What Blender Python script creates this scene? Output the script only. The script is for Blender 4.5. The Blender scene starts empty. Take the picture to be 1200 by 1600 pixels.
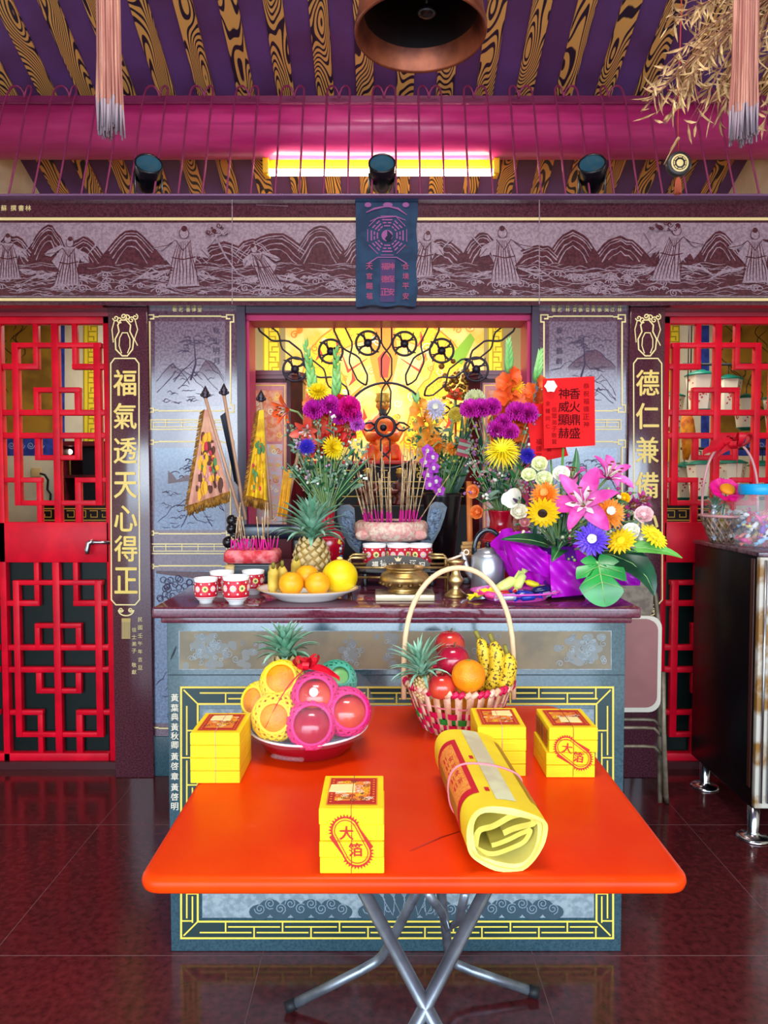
import bpy, bmesh, math, random
from mathutils import Vector, Matrix, Euler
from mathutils.geometry import tessellate_polygon
random.seed(7)
SC = bpy.context.scene
COL = SC.collection
PI = math.pi
F = 1110.0; PIT = math.radians(2.476); CAMZ = 1.4
# ------------------------------------------------------------------ camera
cam = bpy.data.cameras.new('camera'); camo = bpy.data.objects.new('camera', cam); COL.objects.link(camo)
cam.sensor_fit = 'VERTICAL'; cam.sensor_height = 36.0; cam.lens = 36.0 * F / 1600.0
camo.location = (0, 0, CAMZ); camo.rotation_euler = (PI/2 - PIT, 0, 0)
cam.clip_start = 0.05
SC.camera = camo
SC.view_settings.view_transform = 'Standard'; SC.view_settings.look = 'None'
SC.view_settings.gamma = 1.0; SC.view_settings.use_curve_mapping = False
SC.view_settings.exposure = 0.45
SC.cycles.max_bounces = 8; SC.cycles.diffuse_bounces = 4; SC.cycles.glossy_bounces = 4
SC.cycles.transparent_max_bounces = 12; SC.cycles.transmission_bounces = 6
SC.cycles.sample_clamp_indirect = 6.0; SC.cycles.use_denoising = True
SC.cycles.caustics_reflective = False; SC.cycles.caustics_refractive = False
# ------------------------------------------------------------------ sky
W = bpy.data.worlds.new('sky'); SC.world = W; W.use_nodes = True
nt = W.node_tree; bg = nt.nodes['Background']
tc = nt.nodes.new('ShaderNodeTexCoord'); sp = nt.nodes.new('ShaderNodeSeparateXYZ')
rp = nt.nodes.new('ShaderNodeValToRGB')
nt.links.new(tc.outputs['Generated'], sp.inputs[0]); nt.links.new(sp.outputs['Z'], rp.inputs[0])
rp.color_ramp.elements[0].position = 0.0; rp.color_ramp.elements[0].color = (.30, .30, .31, 1)
rp.color_ramp.elements[1].position = 0.03; rp.color_ramp.elements[1].color = (.64, .84, 1, 1)
e = rp.color_ramp.elements.new(0.8); e.color = (.66, .80, 1, 1)
nt.links.new(rp.outputs[0], bg.inputs['Color']); bg.inputs['Strength'].default_value = 6.5
# ------------------------------------------------------------------ daylight portal, lamps and an added fill
def area(name, loc, rot, sx, sy, power, color=(1, 1, 1), portal=False):
    l = bpy.data.lights.new(name, 'AREA'); l.shape = 'RECTANGLE'; l.size = sx; l.size_y = sy
    l.energy = power; l.color = color
    if portal: l.cycles.is_portal = True
    o = bpy.data.objects.new(name, l); COL.objects.link(o); o.location = loc; o.rotation_euler = rot
    return o
FY = -2.3            # the open front of the hall, behind the camera
area('daylight_opening', (0, FY, 1.36), (PI/2, 0, 0), 7.1, 2.7, 1.0, portal=True)
area('daylight_front', (0, FY + .05, 2.2), (math.radians(97), 0, 0), 5.0, .9, 45, (.95, .97, 1))
area('hall_fill_light', (.05, 1.0, 4.02), (0, 0, 0), 1.3, .5, 48, (1, .97, .93))  # fill light added overhead to brighten the table and other level surfaces
area('sanctuary_lamp', (0.03, 4.2, 2.44), (math.radians(25), 0, 0), 1.1, .5, 22, (1, .92, .76))
area('side_room_lamp_left', (-1.45, 4.3, 2.44), (math.radians(15), 0, 0), .6, .6, 9, (1, .95, .85))
area('side_room_lamp_right', (1.5, 4.0, 2.44), (math.radians(15), 0, 0), .6, .6, 9, (1, .95, .85))

# ================================================================== helpers
def P(x, y, d):
    cx = (x-600)/F; cy = (800-y)/F
    dy = math.cos(PIT) + cy*math.sin(PIT); dz = -math.sin(PIT) + cy*math.cos(PIT)
    s = d/dy
    return Vector((cx*s, d, CAMZ + dz*s))
def PZ(x, y, z):
    cx = (x-600)/F; cy = (800-y)/F
    dy = math.cos(PIT) + cy*math.sin(PIT); dz = -math.sin(PIT) + cy*math.cos(PIT)
    s = (z-CAMZ)/dz
    return Vector((cx*s, dy*s, z))
def px(d): return d/F            # metres per pixel at depth d
def lin(c):
    return tuple(((v/255)/12.92 if v/255 <= .04045 else ((v/255+.055)/1.055)**2.4) for v in c)
MATS = {}
def M(name, c, r=.5, metal=0., spec=.5, c2=None, ns=30., nt_=(.4, .6), coat=0., emit=0., bump=0., bs=60., trans=0., alpha=1., detail=3., ior=1.45, stretch=None):
    if name in MATS: return MATS[name]
    m = bpy.data.materials.new(name); m.use_nodes = True; MATS[name] = m
    t = m.node_tree; b = t.nodes['Principled BSDF']
    col = (*lin(c), 1)
    b.inputs['Base Color'].default_value = col; b.inputs['Roughness'].default_value = r
    b.inputs['Metallic'].default_value = metal; b.inputs['Specular IOR Level'].default_value = spec
    b.inputs['Coat Weight'].default_value = coat; b.inputs['Coat Roughness'].default_value = .08
    b.inputs['Transmission Weight'].default_value = trans; b.inputs['Alpha'].default_value = alpha
    b.inputs['IOR'].default_value = ior
    if emit:
        b.inputs['Emission Color'].default_value = col; b.inputs['Emission Strength'].default_value = emit
    if c2 is not None or bump:
        co = t.nodes.new('ShaderNodeTexCoord'); src = co.outputs['Object']
        if stretch:
            mp = t.nodes.new('ShaderNodeMapping'); mp.inputs['Scale'].default_value = stretch
            t.links.new(src, mp.inputs[0]); src = mp.outputs[0]
    if c2 is not None:
        n = t.nodes.new('ShaderNodeTexNoise'); n.inputs['Scale'].default_value = ns; n.inputs['Detail'].default_value = detail
        t.links.new(src, n.inputs['Vector'])
        k = t.nodes.new('ShaderNodeValToRGB')
        k.color_ramp.elements[0].position = nt_[0]; k.color_ramp.elements[0].color = col
        k.color_ramp.elements[1].position = nt_[1]; k.color_ramp.elements[1].color = (*lin(c2), 1)
        t.links.new(n.outputs['Fac'], k.inputs[0]); t.links.new(k.outputs[0], b.inputs['Base Color'])
        if emit: t.links.new(k.outputs[0], b.inputs['Emission Color'])
    if bump:
        n = t.nodes.new('ShaderNodeTexNoise'); n.inputs['Scale'].default_value = bs
        t.links.new(src, n.inputs['Vector'])
        bp = t.nodes.new('ShaderNodeBump'); bp.inputs['Strength'].default_value = bump; bp.inputs['Distance'].default_value = .01
        t.links.new(n.outputs['Fac'], bp.inputs['Height']); t.links.new(bp.outputs[0], b.inputs['Normal'])
    return m
def rot(rx=0, ry=0, rz=0): return Euler((rx, ry, rz)).to_matrix().to_4x4()
def tr(v): return Matrix.Translation(Vector(v))
def align(a, b):
    """matrix that puts local +Z along a->b with its origin at a"""
    a = Vector(a); d = Vector(b) - a
    return tr(a) @ d.to_track_quat('Z', 'Y').to_matrix().to_4x4()
class MB:
    def __init__(s): s.v = []; s.f = []; s.m = []; s.sm = []; s.mats = []
    def mi(s, m):
        if m not in s.mats: s.mats.append(m)
        return s.mats.index(m)
    def add(s, vs, fs, m, smooth=False, X=None):
        n = len(s.v); k = s.mi(m)
        s.v += [tuple(X @ Vector(v)) if X is not None else tuple(v) for v in vs]
        for f in fs:
            s.f.append(tuple(i+n for i in f)); s.m.append(k); s.sm.append(smooth)
        return s
    def box(s, x0, x1, y0, y1, z0, z1, m, b=0., X=None, seg=2):
        if b <= 0:
            vs = [(x, y, z) for x in (x0, x1) for y in (y0, y1) for z in (z0, z1)]
            fs = [(0, 1, 3, 2), (4, 6, 7, 5), (0, 4, 5, 1), (2, 3, 7, 6), (0, 2, 6, 4), (1, 5, 7, 3)]
            return s.add(vs, fs, m, False, X)
        bm = bmesh.new(); bmesh.ops.create_cube(bm, size=1)
        for v in bm.verts:
            v.co = Vector(((x0+x1)/2 + v.co.x*(x1-x0), (y0+y1)/2 + v.co.y*(y1-y0), (z0+z1)/2 + v.co.z*(z1-z0)))
        bmesh.ops.bevel(bm, geom=bm.edges[:], offset=b, segments=seg, profile=.5, affect='EDGES')
        bm.verts.index_update()
        s.add([v.co.copy() for v in bm.verts], [[v.index for v in f.verts] for f in bm.faces], m, seg > 1, X)
        bm.free(); return s
    def tube(s, pts, r, m, n=8, closed=False, X=None, flat=1., cap=True):
        pts = [Vector(p) for p in pts]; N = len(pts)
        R = r if isinstance(r, (list, tuple)) else [r]*N
        vs = []; fs = []; up = None
        for i, p in enumerate(pts):
            if closed: t = pts[(i+1) % N] - pts[i-1]
            else: t = pts[min(i+1, N-1)] - pts[max(i-1, 0)]
            if t.length < 1e-9: t = Vector((0, 0, 1))
            t.normalize()
            if up is None:
                up = Vector((0, 0, 1)) if abs(t.z) < .9 else Vector((0, 1, 0))
            a = t.cross(up)
            if a.length < 1e-6: a = t.cross(Vector((1, 0, 0)))
            a.normalize(); b = a.cross(t).normalized(); up = b
            for k in range(n):
                w = 2*PI*k/n
                vs.append(p + a*(math.cos(w)*R[i]) + b*(math.sin(w)*R[i]*flat))
        L = N if closed else N-1
        for i in range(L):
            for k in range(n):
                a0 = i*n+k; a1 = i*n+(k+1) % n; b0 = ((i+1) % N)*n+k; b1 = ((i+1) % N)*n+(k+1) % n
                fs.append((a0, a1, b1, b0))
        if cap and not closed:
            fs.append(tuple(range(n))[::-1]); fs.append(tuple((N-1)*n+k for k in range(n)))
        return s.add(vs, fs, m, True, X)
    def lathe(s, prof, m, n=24, X=None, smooth=True, wob=None):
        vs = []; fs = []
        for r, z in prof:
            for k in range(n):
                w = 2*PI*k/n; q = 1 + (wob(w, z) if wob else 0)
                vs.append((r*q*math.cos(w), r*q*math.sin(w), z))
        for i in range(len(prof)-1):
            for k in range(n):
                fs.append((i*n+k, i*n+(k+1) % n, (i+1)*n+(k+1) % n, (i+1)*n+k))
        return s.add(vs, fs, m, smooth, X)
    def ball(s, c, r, m, X=None, n=16, h=10, sq=(1, 1, 1)):
        prof = [(max(1e-4, math.sin(PI*i/h)), -math.cos(PI*i/h)) for i in range(h+1)]
        T = tr(c) @ Matrix.Diagonal((r*sq[0], r*sq[1], r*sq[2], 1))
        if X is not None: T = X @ T
        return s.lathe(prof, m, n, T)
    def grid(s, fn, nu, nv, m, X=None, smooth=True):
        vs = [fn(i/nu, j/nv) for i in range(nu+1) for j in range(nv+1)]
        fs = [(i*(nv+1)+j, (i+1)*(nv+1)+j, (i+1)*(nv+1)+j+1, i*(nv+1)+j+1) for i in range(nu) for j in range(nv)]
        return s.add(vs, fs, m, smooth, X)
    def prism(s, pts, thick, m, X=None, smooth=False):
        """2-D outline (x,y) extruded along z from 0 to thick"""
        n = len(pts)
        tri = tessellate_polygon([[Vector((p[0], p[1], 0)) for p in pts]])
        vs = [(p[0], p[1], 0) for p in pts] + [(p[0], p[1], thick) for p in pts]
        fs = [tuple(t) for t in tri] + [tuple(i+n for i in t) for t in tri]
        fs += [(i, (i+1) % n, (i+1) % n+n, i+n) for i in range(n)]
        return s.add(vs, fs, m, smooth, X)
    def mesh(s, name, off=(0, 0, 0)):
        me = bpy.data.meshes.new(name); o = Vector(off)
        me.from_pydata([tuple(Vector(v)-o) for v in s.v], [], s.f)
        for m in s.mats: me.materials.append(m)
        me.polygons.foreach_set('material_index', s.m); me.polygons.foreach_set('use_smooth', s.sm)
        bm = bmesh.new(); bm.from_mesh(me); bmesh.ops.recalc_face_normals(bm, faces=bm.faces); bm.to_mesh(me); bm.free()
        me.update(); return me
ORG = {}
def props(o, label=None, cat=None, group=None, kind=None):
    if label: o['label'] = label
    if cat: o['category'] = cat
    if group: o['group'] = group
    if kind: o['kind'] = kind
    return o
def thing(name, label, cat, loc=(0, 0, 0), rz=0., group=None, kind=None, rot3=None):
    o = bpy.data.objects.new(name, None); COL.objects.link(o)
    o.empty_display_size = .05; o.location = loc; o.rotation_euler = rot3 if rot3 else (0, 0, rz)
    ORG[o.name] = Vector(loc)
    return props(o, label, cat, group, kind)
def part(mb, name, parent, world=False, label=None):
    """a part; world=True: its mesh was built in world coordinates (parent unrotated)"""
    off = ORG[parent.name] if world else Vector((0, 0, 0))
    o = bpy.data.objects.new(name, mb.mesh(name, off)); COL.objects.link(o); o.parent = parent
    ORG[o.name] = ORG[parent.name] if world else Vector((0, 0, 0))
    if label: o['label'] = label
    return o
def solo(mb, name, label=None, cat=None, group=None, kind=None, loc=None, rz=0., rot3=None):
    """a one-mesh thing; loc None: built in world coordinates, origin moved to its base"""
    if loc is None:
        xs = [v[0] for v in mb.v]; ys = [v[1] for v in mb.v]; zs = [v[2] for v in mb.v]
        loc = Vector(((min(xs)+max(xs))/2, (min(ys)+max(ys))/2, min(zs))); off = loc
    else: off = (0, 0, 0)
    o = bpy.data.objects.new(name, mb.mesh(name, off)); COL.objects.link(o)
    o.location = loc; o.rotation_euler = rot3 if rot3 else (0, 0, rz); ORG[o.name] = Vector(loc)
    return props(o, label, cat, group, kind)
KIDS = {}
def copy_tree(o, loc=None, rz=None, label=None, parent=None, rot3=None, group=None, scale=None):
    c = o.copy(); COL.objects.link(c)
    if parent is not None: c.parent = parent
    if loc is not None: c.location = loc
    if rz is not None: c.rotation_euler = (0, 0, rz)
    if rot3 is not None: c.rotation_euler = rot3
    if label: c['label'] = label
    if group: c['group'] = group
    if scale: c.scale = (scale,)*3
    for k in list(o.children): copy_tree(k, parent=c)
    return c
# ---- drawing on a vertical plane that faces the camera: points are given in the photograph's pixels at that plane's depth
TXT = {}
def glyphs(s, bold=0.):
    if (s, bold) in TXT: return TXT[(s, bold)]
    cu = bpy.data.curves.new('lettering', 'FONT'); cu.body = s; cu.size = 1; cu.align_x = 'CENTER'; cu.offset = bold; cu.resolution_u = 3
    ob = bpy.data.objects.new('lettering', cu); COL.objects.link(ob)
    dg = bpy.context.evaluated_depsgraph_get(); me = bpy.data.meshes.new_from_object(ob.evaluated_get(dg))
    vs = [v.co.copy() for v in me.vertices]; fs = [tuple(p.vertices) for p in me.polygons]
    bpy.data.objects.remove(ob); bpy.data.curves.remove(cu); bpy.data.meshes.remove(me)
    if vs:
        x0 = min(v.x for v in vs); x1 = max(v.x for v in vs); y0 = min(v.y for v in vs); y1 = max(v.y for v in vs)
        vs = [Vector((v.x-(x0+x1)/2, v.y-(y0+y1)/2, 0)) for v in vs]
        TXT[(s, bold)] = (vs, fs, x1-x0, y1-y0)
    else: TXT[(s, bold)] = ([], [], 1, 1)
    return TXT[(s, bold)]
class Art:
    """flat inlay art; to3(x,y,layer) maps 2-D drawing units to world"""
    def __init__(s, to3):
        s.c = 0
        def t(x, y, l): return to3(x, y, l + s.c*.004)   # every stroke a hair above the one before
        s.t = t; s.b = MB()
    def poly(s, pts, m, l=1):
        tri = tessellate_polygon([[Vector((p[0], p[1], 0)) for p in pts]]); s.c += 1
        s.b.add([s.t(p[0], p[1], l) for p in pts], [tuple(t) for t in tri], m)
    def rect(s, x0, y0, x1, y1, m, l=1): s.poly([(x0, y0), (x1, y0), (x1, y1), (x0, y1)], m, l)
    def line(s, pts, w, m, l=2, closed=False):
        pts = [Vector((p[0], p[1])) for p in pts]; N = len(pts)
        if N < 2: return
        L = []; Rr = []; s.c += 1
        for i, p in enumerate(pts):
            a = pts[i-1] if (i > 0 or closed) else None; b = pts[(i+1) % N] if (i < N-1 or closed) else None
            d1 = (p-a).normalized() if a is not None and (p-a).length > 1e-9 else None
            d2 = (b-p).normalized() if b is not None and (b-p).length > 1e-9 else None
            if d1 is None: d1 = d2
            if d2 is None: d2 = d1
            if d1 is None: d1 = d2 = Vector((1, 0))
            n1 = Vector((-d1.y, d1.x)); n2 = Vector((-d2.y, d2.x)); n = n1+n2
            n = n1 if n.length < 1e-6 else n.normalized()
            k = 1/max(.5, n.dot(n1)); ww = w[i] if isinstance(w, (list, tuple)) else w
            L.append(p+n*ww/2*k); Rr.append(p-n*ww/2*k)
        vs = [s.t(q.x, q.y, l) for q in L] + [s.t(q.x, q.y, l) for q in Rr]
        fs = [(i, (i+1) % N, (i+1) % N+N, i+N) for i in range(N if closed else N-1)]
        s.b.add(vs, fs, m)
    def circ(s, x, y, r, m, l=2, n=20, ry=None): s.poly([(x+r*math.cos(2*PI*k/n), y+(ry or r)*math.sin(2*PI*k/n)) for k in range(n)], m, l)
    def ring(s, x, y, r, w, m, l=2, n=24, ry=None, a0=0, a1=2*PI):
        full = abs(a1-a0-2*PI) < 1e-6
        s.line([(x+r*math.cos(a0+(a1-a0)*k/n), y+(ry or r)*math.sin(a0+(a1-a0)*k/n)) for k in range(n if full else n+1)], w, m, l, full)
    def spiral(s, x, y, r, w, m, l=2, turns=1.6, sg=1, a0=0):
        N = 14
        s.line([(x+sg*r*(1-.8*k/N)*math.cos(a0+turns*2*PI*k/N), y+r*(1-.8*k/N)*math.sin(a0+turns*2*PI*k/N)) for k in range(N+1)], w, m, l)
    def text(s, ch, x, y, h, m, l=3, bold=.0, w=None, rotd=0., norm=True):
        vs, fs, gw, gh = glyphs(ch, bold)
        if not vs: return
        s.c += 1
        k = h/(gh if norm else 1.); kx = (w/gw if w else k); c, sn = math.cos(math.radians(rotd)), math.sin(math.radians(rotd))
        out = []
        for v in vs:
            a, b = v.x*kx, -v.y*k
            out.append(s.t(x+a*c-b*sn, y+a*sn+b*c, l))
        s.b.add(out, fs, m)
    def column(s, txt, x, y0, dy, h, m, l=3, bold=0., w=None):
        for i, ch in enumerate(txt):
            if ch != ' ': s.text(ch, x, y0+i*dy, h, m, l, bold, w)
def wallart(d, eps=.0007): return Art(lambda x, y, l: P(x, y, d-.0008-l*eps))
def wob(a, n, amp, seed=0):
    r = random.Random(seed); return [a+r.uniform(-amp, amp) for _ in range(n)]
# ================================================================== materials of the setting
GRAN = M('red_granite', (96, 50, 60), .13, spec=.9, c2=(58, 26, 34), ns=140, nt_=(.35, .68), detail=6)
GRAN2 = M('red_granite_panel', (112, 78, 92), .10, spec=1.0, c2=(74, 44, 56), ns=120, nt_=(.35, .7), detail=6)
FLOORM = M('floor_granite', (92, 34, 36), .15, spec=.55, c2=(60, 20, 22), ns=45, nt_=(.35, .7), detail=8)
GROUT = M('floor_joint', (112, 74, 74), .4)
ETCH = M('etched_grey', (164, 138, 148), .4, spec=.4, c2=(138, 112, 124), ns=90)
ETCHD = M('etched_dark', (92, 42, 50), .25, spec=.6, c2=(68, 28, 34), ns=90)
ETCHB = M('etched_sky_sheen', (104, 120, 150), .12, spec=1.0, c2=(80, 92, 122), ns=90)  # blue of the reflected sky mixed into the stone colour
ETCHP = M('etched_purple', (128, 104, 118), .16, spec=1.0, c2=(98, 74, 88), ns=90)
ETCHL = M('etched_line', (74, 60, 82), .6, spec=.1)
GOLD = M('gilded_inlay', (236, 200, 96), .35, spec=.6)
GOLDP = M('gilded_pale', (240, 216, 150), .4)
RED = M('red_lacquer_paint', (224, 6, 38), .4, spec=.22, c2=(200, 4, 34), ns=8)
CREAM = M('cream_wall', (226, 216, 190), .7, c2=(214, 202, 174), ns=6)
TEAL = M('teal_granite', (62, 90, 100), .12, spec=1.0, c2=(44, 68, 78), ns=150, nt_=(.35, .7), detail=6)
TEALE = M('teal_etched', (150, 160, 164), .4, c2=(122, 134, 140), ns=60)
TANE = M('tan_etched', (150, 136, 110), .4, c2=(120, 112, 96), ns=40)
INK = M('black_ink', (22, 18, 24), .5)
CEIL = M('ceiling_paint', (100, 64, 120), .5, c2=(90, 52, 96), ns=3)
# floor ------------------------------------------------------------
def st(mb, name, **k): return solo(mb, name, kind='structure', **k)
b = MB(); b.box(-3.7, 3.7, FY-.7, 5.4, -.1, 0, FLOORM)
fl = st(b, 'floor', loc=(0, 0, 0))
b = MB()
for i in range(-5, 4):
    x = .44 + .8*(i) - .0
    b.box(x-.0012, x+.0012, FY-.6, 5.2, -.002, .0004, GROUT)
for i in range(-4, 5):
    y = 2.04 + .8*i
    b.box(-3.5, 3.5, y-.0012, y+.0012, -.002, .0004, GROUT)
part(b, 'joint', fl)
b = MB(); b.box(-30, 30, -40, FY-.7, -.12, -.02, M('courtyard_paving', (186, 186, 184), .8, c2=(166, 166, 164), ns=2))
st(b, 'ground_courtyard', loc=(0, 0, 0))
# side and back walls --------------------------------------------------
for nm, sg in (('wall_left', -1), ('wall_right', 1)):
    b = MB()
    x0, x1 = sorted((sg*3.6, sg*3.7)); b.box(x0, x1, FY, 3.4, 0, 4.9, CREAM); x0, x1 = sorted((sg*2.03, sg*2.15))
    b.box(x0, x1, 3.52, 5.1, 2.56, 3.6, CREAM)
    w = st(b, nm)
    b = MB(); x0, x1 = sorted((sg*3.4, sg*3.5)); b.box(x0, x1, 3.4, 5.1, 0, 2.56, CREAM)
    x0, x1 = sorted((sg*2.03, sg*3.6)); b.box(x0, x1, 3.45, 5.1, 2.56, 2.62, CREAM); b.box(x0, x1, 3.36, 3.5, 0, 2.6, CREAM)
    part(b, 'wing_wall', w, True)
b = MB(); b.box(-3.5, 3.5, 5.0, 5.12, 0, 3.2, CREAM); st(b, 'wall_back')
# ceiling: two pitches --------------------------------------------------
def zroof(y): return 3.54 - .44*(y-3.256)
YR = .85
b = MB()
b.add([(-3.75, YR, zroof(YR)), (3.75, YR, zroof(YR)), (3.75, 5.15, zroof(5.15)), (-3.75, 5.15, zroof(5.15)),
       (-3.75, YR, zroof(YR)+.12), (3.75, YR, zroof(YR)+.12), (3.75, 5.15, zroof(5.15)+.12), (-3.75, 5.15, zroof(5.15)+.12)],
      [(0, 1, 2, 3), (4, 5, 6, 7), (0, 1, 5, 4), (2, 3, 7, 6), (0, 3, 7, 4), (1, 2, 6, 5)], CEIL)
zr = zroof(YR)
b.add([(-3.75, FY-.2, 2.76), (3.75, FY-.2, 2.76), (3.75, YR, zr), (-3.75, YR, zr), (-3.75, FY-.2, 2.88), (3.75, FY-.2, 2.88), (3.75, YR, zr+.12), (-3.75, YR, zr+.12)],
      [(0, 1, 2, 3), (4, 5, 6, 7), (0, 1, 5, 4), (2, 3, 7, 6), (0, 3, 7, 4), (1, 2, 6, 5)], CEIL)
cl = st(b, 'ceiling', loc=(0, 0, 0))
# rafters with a painted wood grain
def grain_mat():
    m = bpy.data.materials.new('painted_wood_grain'); m.use_nodes = True; t = m.node_tree; p = t.nodes['Principled BSDF']
    N = t.nodes.new; L = t.links.new
    co = N('ShaderNodeTexCoord'); oi = N('ShaderNodeObjectInfo'); mp = N('ShaderNodeMapping'); mp.inputs['Scale'].default_value = (1.0, .22, 1)
    cb = N('ShaderNodeCombineXYZ'); ml = N('ShaderNodeMath'); ml.operation = 'MULTIPLY'; ml.inputs[1].default_value = 37.
    L(oi.outputs['Random'], ml.inputs[0]); L(ml.outputs[0], cb.inputs['Y']); L(ml.outputs[0], cb.inputs['Z'])
    L(co.outputs['Object'], mp.inputs[0]); ad = N('ShaderNodeVectorMath'); ad.operation = 'ADD'; L(mp.outputs[0], ad.inputs[0]); L(cb.outputs[0], ad.inputs[1])
    nz = N('ShaderNodeTexNoise'); nz.inputs['Scale'].default_value = 7.5; nz.inputs['Detail'].default_value = 1.0; L(ad.outputs[0], nz.inputs['Vector'])
    mm = N('ShaderNodeMath'); mm.operation = 'MULTIPLY'; mm.inputs[1].default_value = 190; L(nz.outputs['Fac'], mm.inputs[0])
    sn = N('ShaderNodeMath'); sn.operation = 'SINE'; L(mm.outputs[0], sn.inputs[0])
    k = N('ShaderNodeValToRGB'); k.color_ramp.elements[0].position = .30; k.color_ramp.elements[0].color = (*lin((38, 22, 42)), 1)
    k.color_ramp.elements[1].position = .46; k.color_ramp.elements[1].color = (*lin((214, 158, 84)), 1)
    ma = N('ShaderNodeMath'); ma.operation = 'MULTIPLY_ADD'; ma.inputs[1].default_value = .5; ma.inputs[2].default_value = .5
    L(sn.outputs[0], ma.inputs[0]); L(ma.outputs[0], k.inputs[0]); L(k.outputs[0], p.inputs['Base Color']); p.inputs['Roughness'].default_value = .5
    return m
GRAIN = grain_mat()
b = MB(); b.box(-.043, .043, 0, 4.68, -.012, .02, GRAIN)
ang = -math.atan(.44)
r0 = part(b, 'rafter', cl); first = True
for i in range(-17, 18):
    x = -.095 + .2*i
    if abs(x) > 3.55: continue
    o = r0 if first else r0.copy()
    if not first: COL.objects.link(o); o.parent = cl
    first = False
    o.location = (x, YR+.02, zroof(YR+.02)); o.rotation_euler = (ang, 0, 0)
# round roof beam and the board on top of it
BEAMR = M('purlin_red', (216, 62, 132), .34, spec=.5, coat=.15, c2=(196, 44, 116), ns=6, stretch=(.4, 3, 3))  # red beam; the bluish daylight on it is put into this magenta
zb = (P(600, 165, 3.72).z + P(600, 246, 3.72).z)/2; rb = (P(600, 165, 3.72).z - P(600, 246, 3.72).z)/2
b = MB(); b.tube([(-2.03, 3.72, zb), (2.03, 3.72, zb)], rb, BEAMR, 40)
rbm = st(b, 'trim_1')
b = MB(); z0 = P(600, 163, 3.62).z; b.box(-2.02, 2.02, 3.60, 3.70, z0, z0+.032, M('purlin_board', (120, 30, 76), .4))
part(b, 'board', rbm, True)
# ================================================================== the stone front
DP, DPN, DB = 3.30, 3.325, 3.27
def pbox(mb, x0, y0, x1, y1, d0, d1, m, b=0.):
    ym = (y0+y1)/2; xm = (x0+x1)/2
    X0, X1 = P(x0, ym, d0).x, P(x1, ym, d0).x; Z0, Z1 = P(xm, y1, d0).z, P(xm, y0, d0).z
    return mb.box(X0, X1, d0, d1, max(0, Z0), Z1, m, b)
# lintel beam -------------------------------------------------------
b = MB(); zt, zbm = P(600, 312, DB).z, P(600, 477, DB).z
b.box(-3.6, 3.6, DB, 3.52, zbm, zt, GRAN)
LIN = st(b, 'trim_2')
LEDGE = M('ledge_stone', (128, 88, 128), .2, spec=.8)
b = MB(); b.box(-3.6, 3.6, DB-.045, 3.54, zt, P(600, 302, DB-.045).z, LEDGE, .004)
part(b, 'cornice', LIN, True)
A = wallart(DB)
for y in (342, 468):
    A.rect(-60, y-2.2, 1260, y+2.2, GOLDP, 2); A.rect(-60, y+2.2, 1260, y+4, ETCHD, 2)
A.rect(-60, 348, 1260, 464, ETCH, 1)
part(A.b, 'gold_line', LIN, True)
# frieze landscape
A = wallart(DB-.0016); rr = random.Random(3)
def mountain(cx, w, h, base, l):
    n = 12; pts = []; k = rr.uniform(.9, 1.5)
    for i in range(n+1):
        t = i/n; y = base - h*(math.sin(PI*t)**k) + rr.uniform(-2.2, 2.2)
        pts.append((cx-w/2+w*t, y))
    A.poly(pts + [(cx+w/2, base+14), (cx-w/2, base+14)], ETCHD, l)
    for j in (1, 2, 4, 6):
        q = [(cx+(x-cx)*(1-.05*j), y + 4.2*j + rr.uniform(-1, 1)) for x, y in pts[2:-2] if y+4.2*j < base+4]
        if len(q) > 2: A.line(q, [rr.uniform(.5, 2.2) for _ in q], ETCH, l+1)
peaks = [(20, 90, 44), (75, 80, 60), (130, 90, 42), (205, 110, 52), (350, 130, 34), (430, 150, 48), (500, 110, 60), (560, 70, 40), (395, 90, 40),
         (690, 90, 38), (755, 80, 48), (840, 100, 30), (895, 95, 52), (970, 110, 42), (1050, 80, 40), (1125, 90, 50), (1200, 90, 40), (300, 90, 34), (640, 90, 40)]
for i, (x, w, h) in enumerate(peaks): mountain(x, w, h, 412, 2 + (i % 4)*.3)
A.rect(-60, 412, 1260, 462, ETCHD, 4)
for i in range(420):
    x = rr.uniform(-40, 1230); y = rr.uniform(412, 461); w = rr.uniform(20, 70)
    A.line([(x+w*t/8, y+1.8*math.sin(t*.9+i)) for t in range(9)], [.5]+[rr.uniform(.5, 1.2) for _ in range(7)]+[.3], ETCH, 5)
for i in range(120):
    g_ = rr.choice((40, 110, 190, 260, 330, 400, 450, 520, 690, 760, 810, 900, 960, 1040, 1100, 1180)); x = g_+rr.gauss(0, 26); y = rr.uniform(426, 458); r = rr.uniform(3, 7)
    A.spiral(x, y, r, 1.5, ETCH, 6, 1.4, rr.choice((-1, 1)), rr.uniform(0, 6))
    A.ring(x, y+3, r*2, 1.6, ETCH, 6, 12, r*1.2, PI*1.05, PI*1.95)
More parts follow.
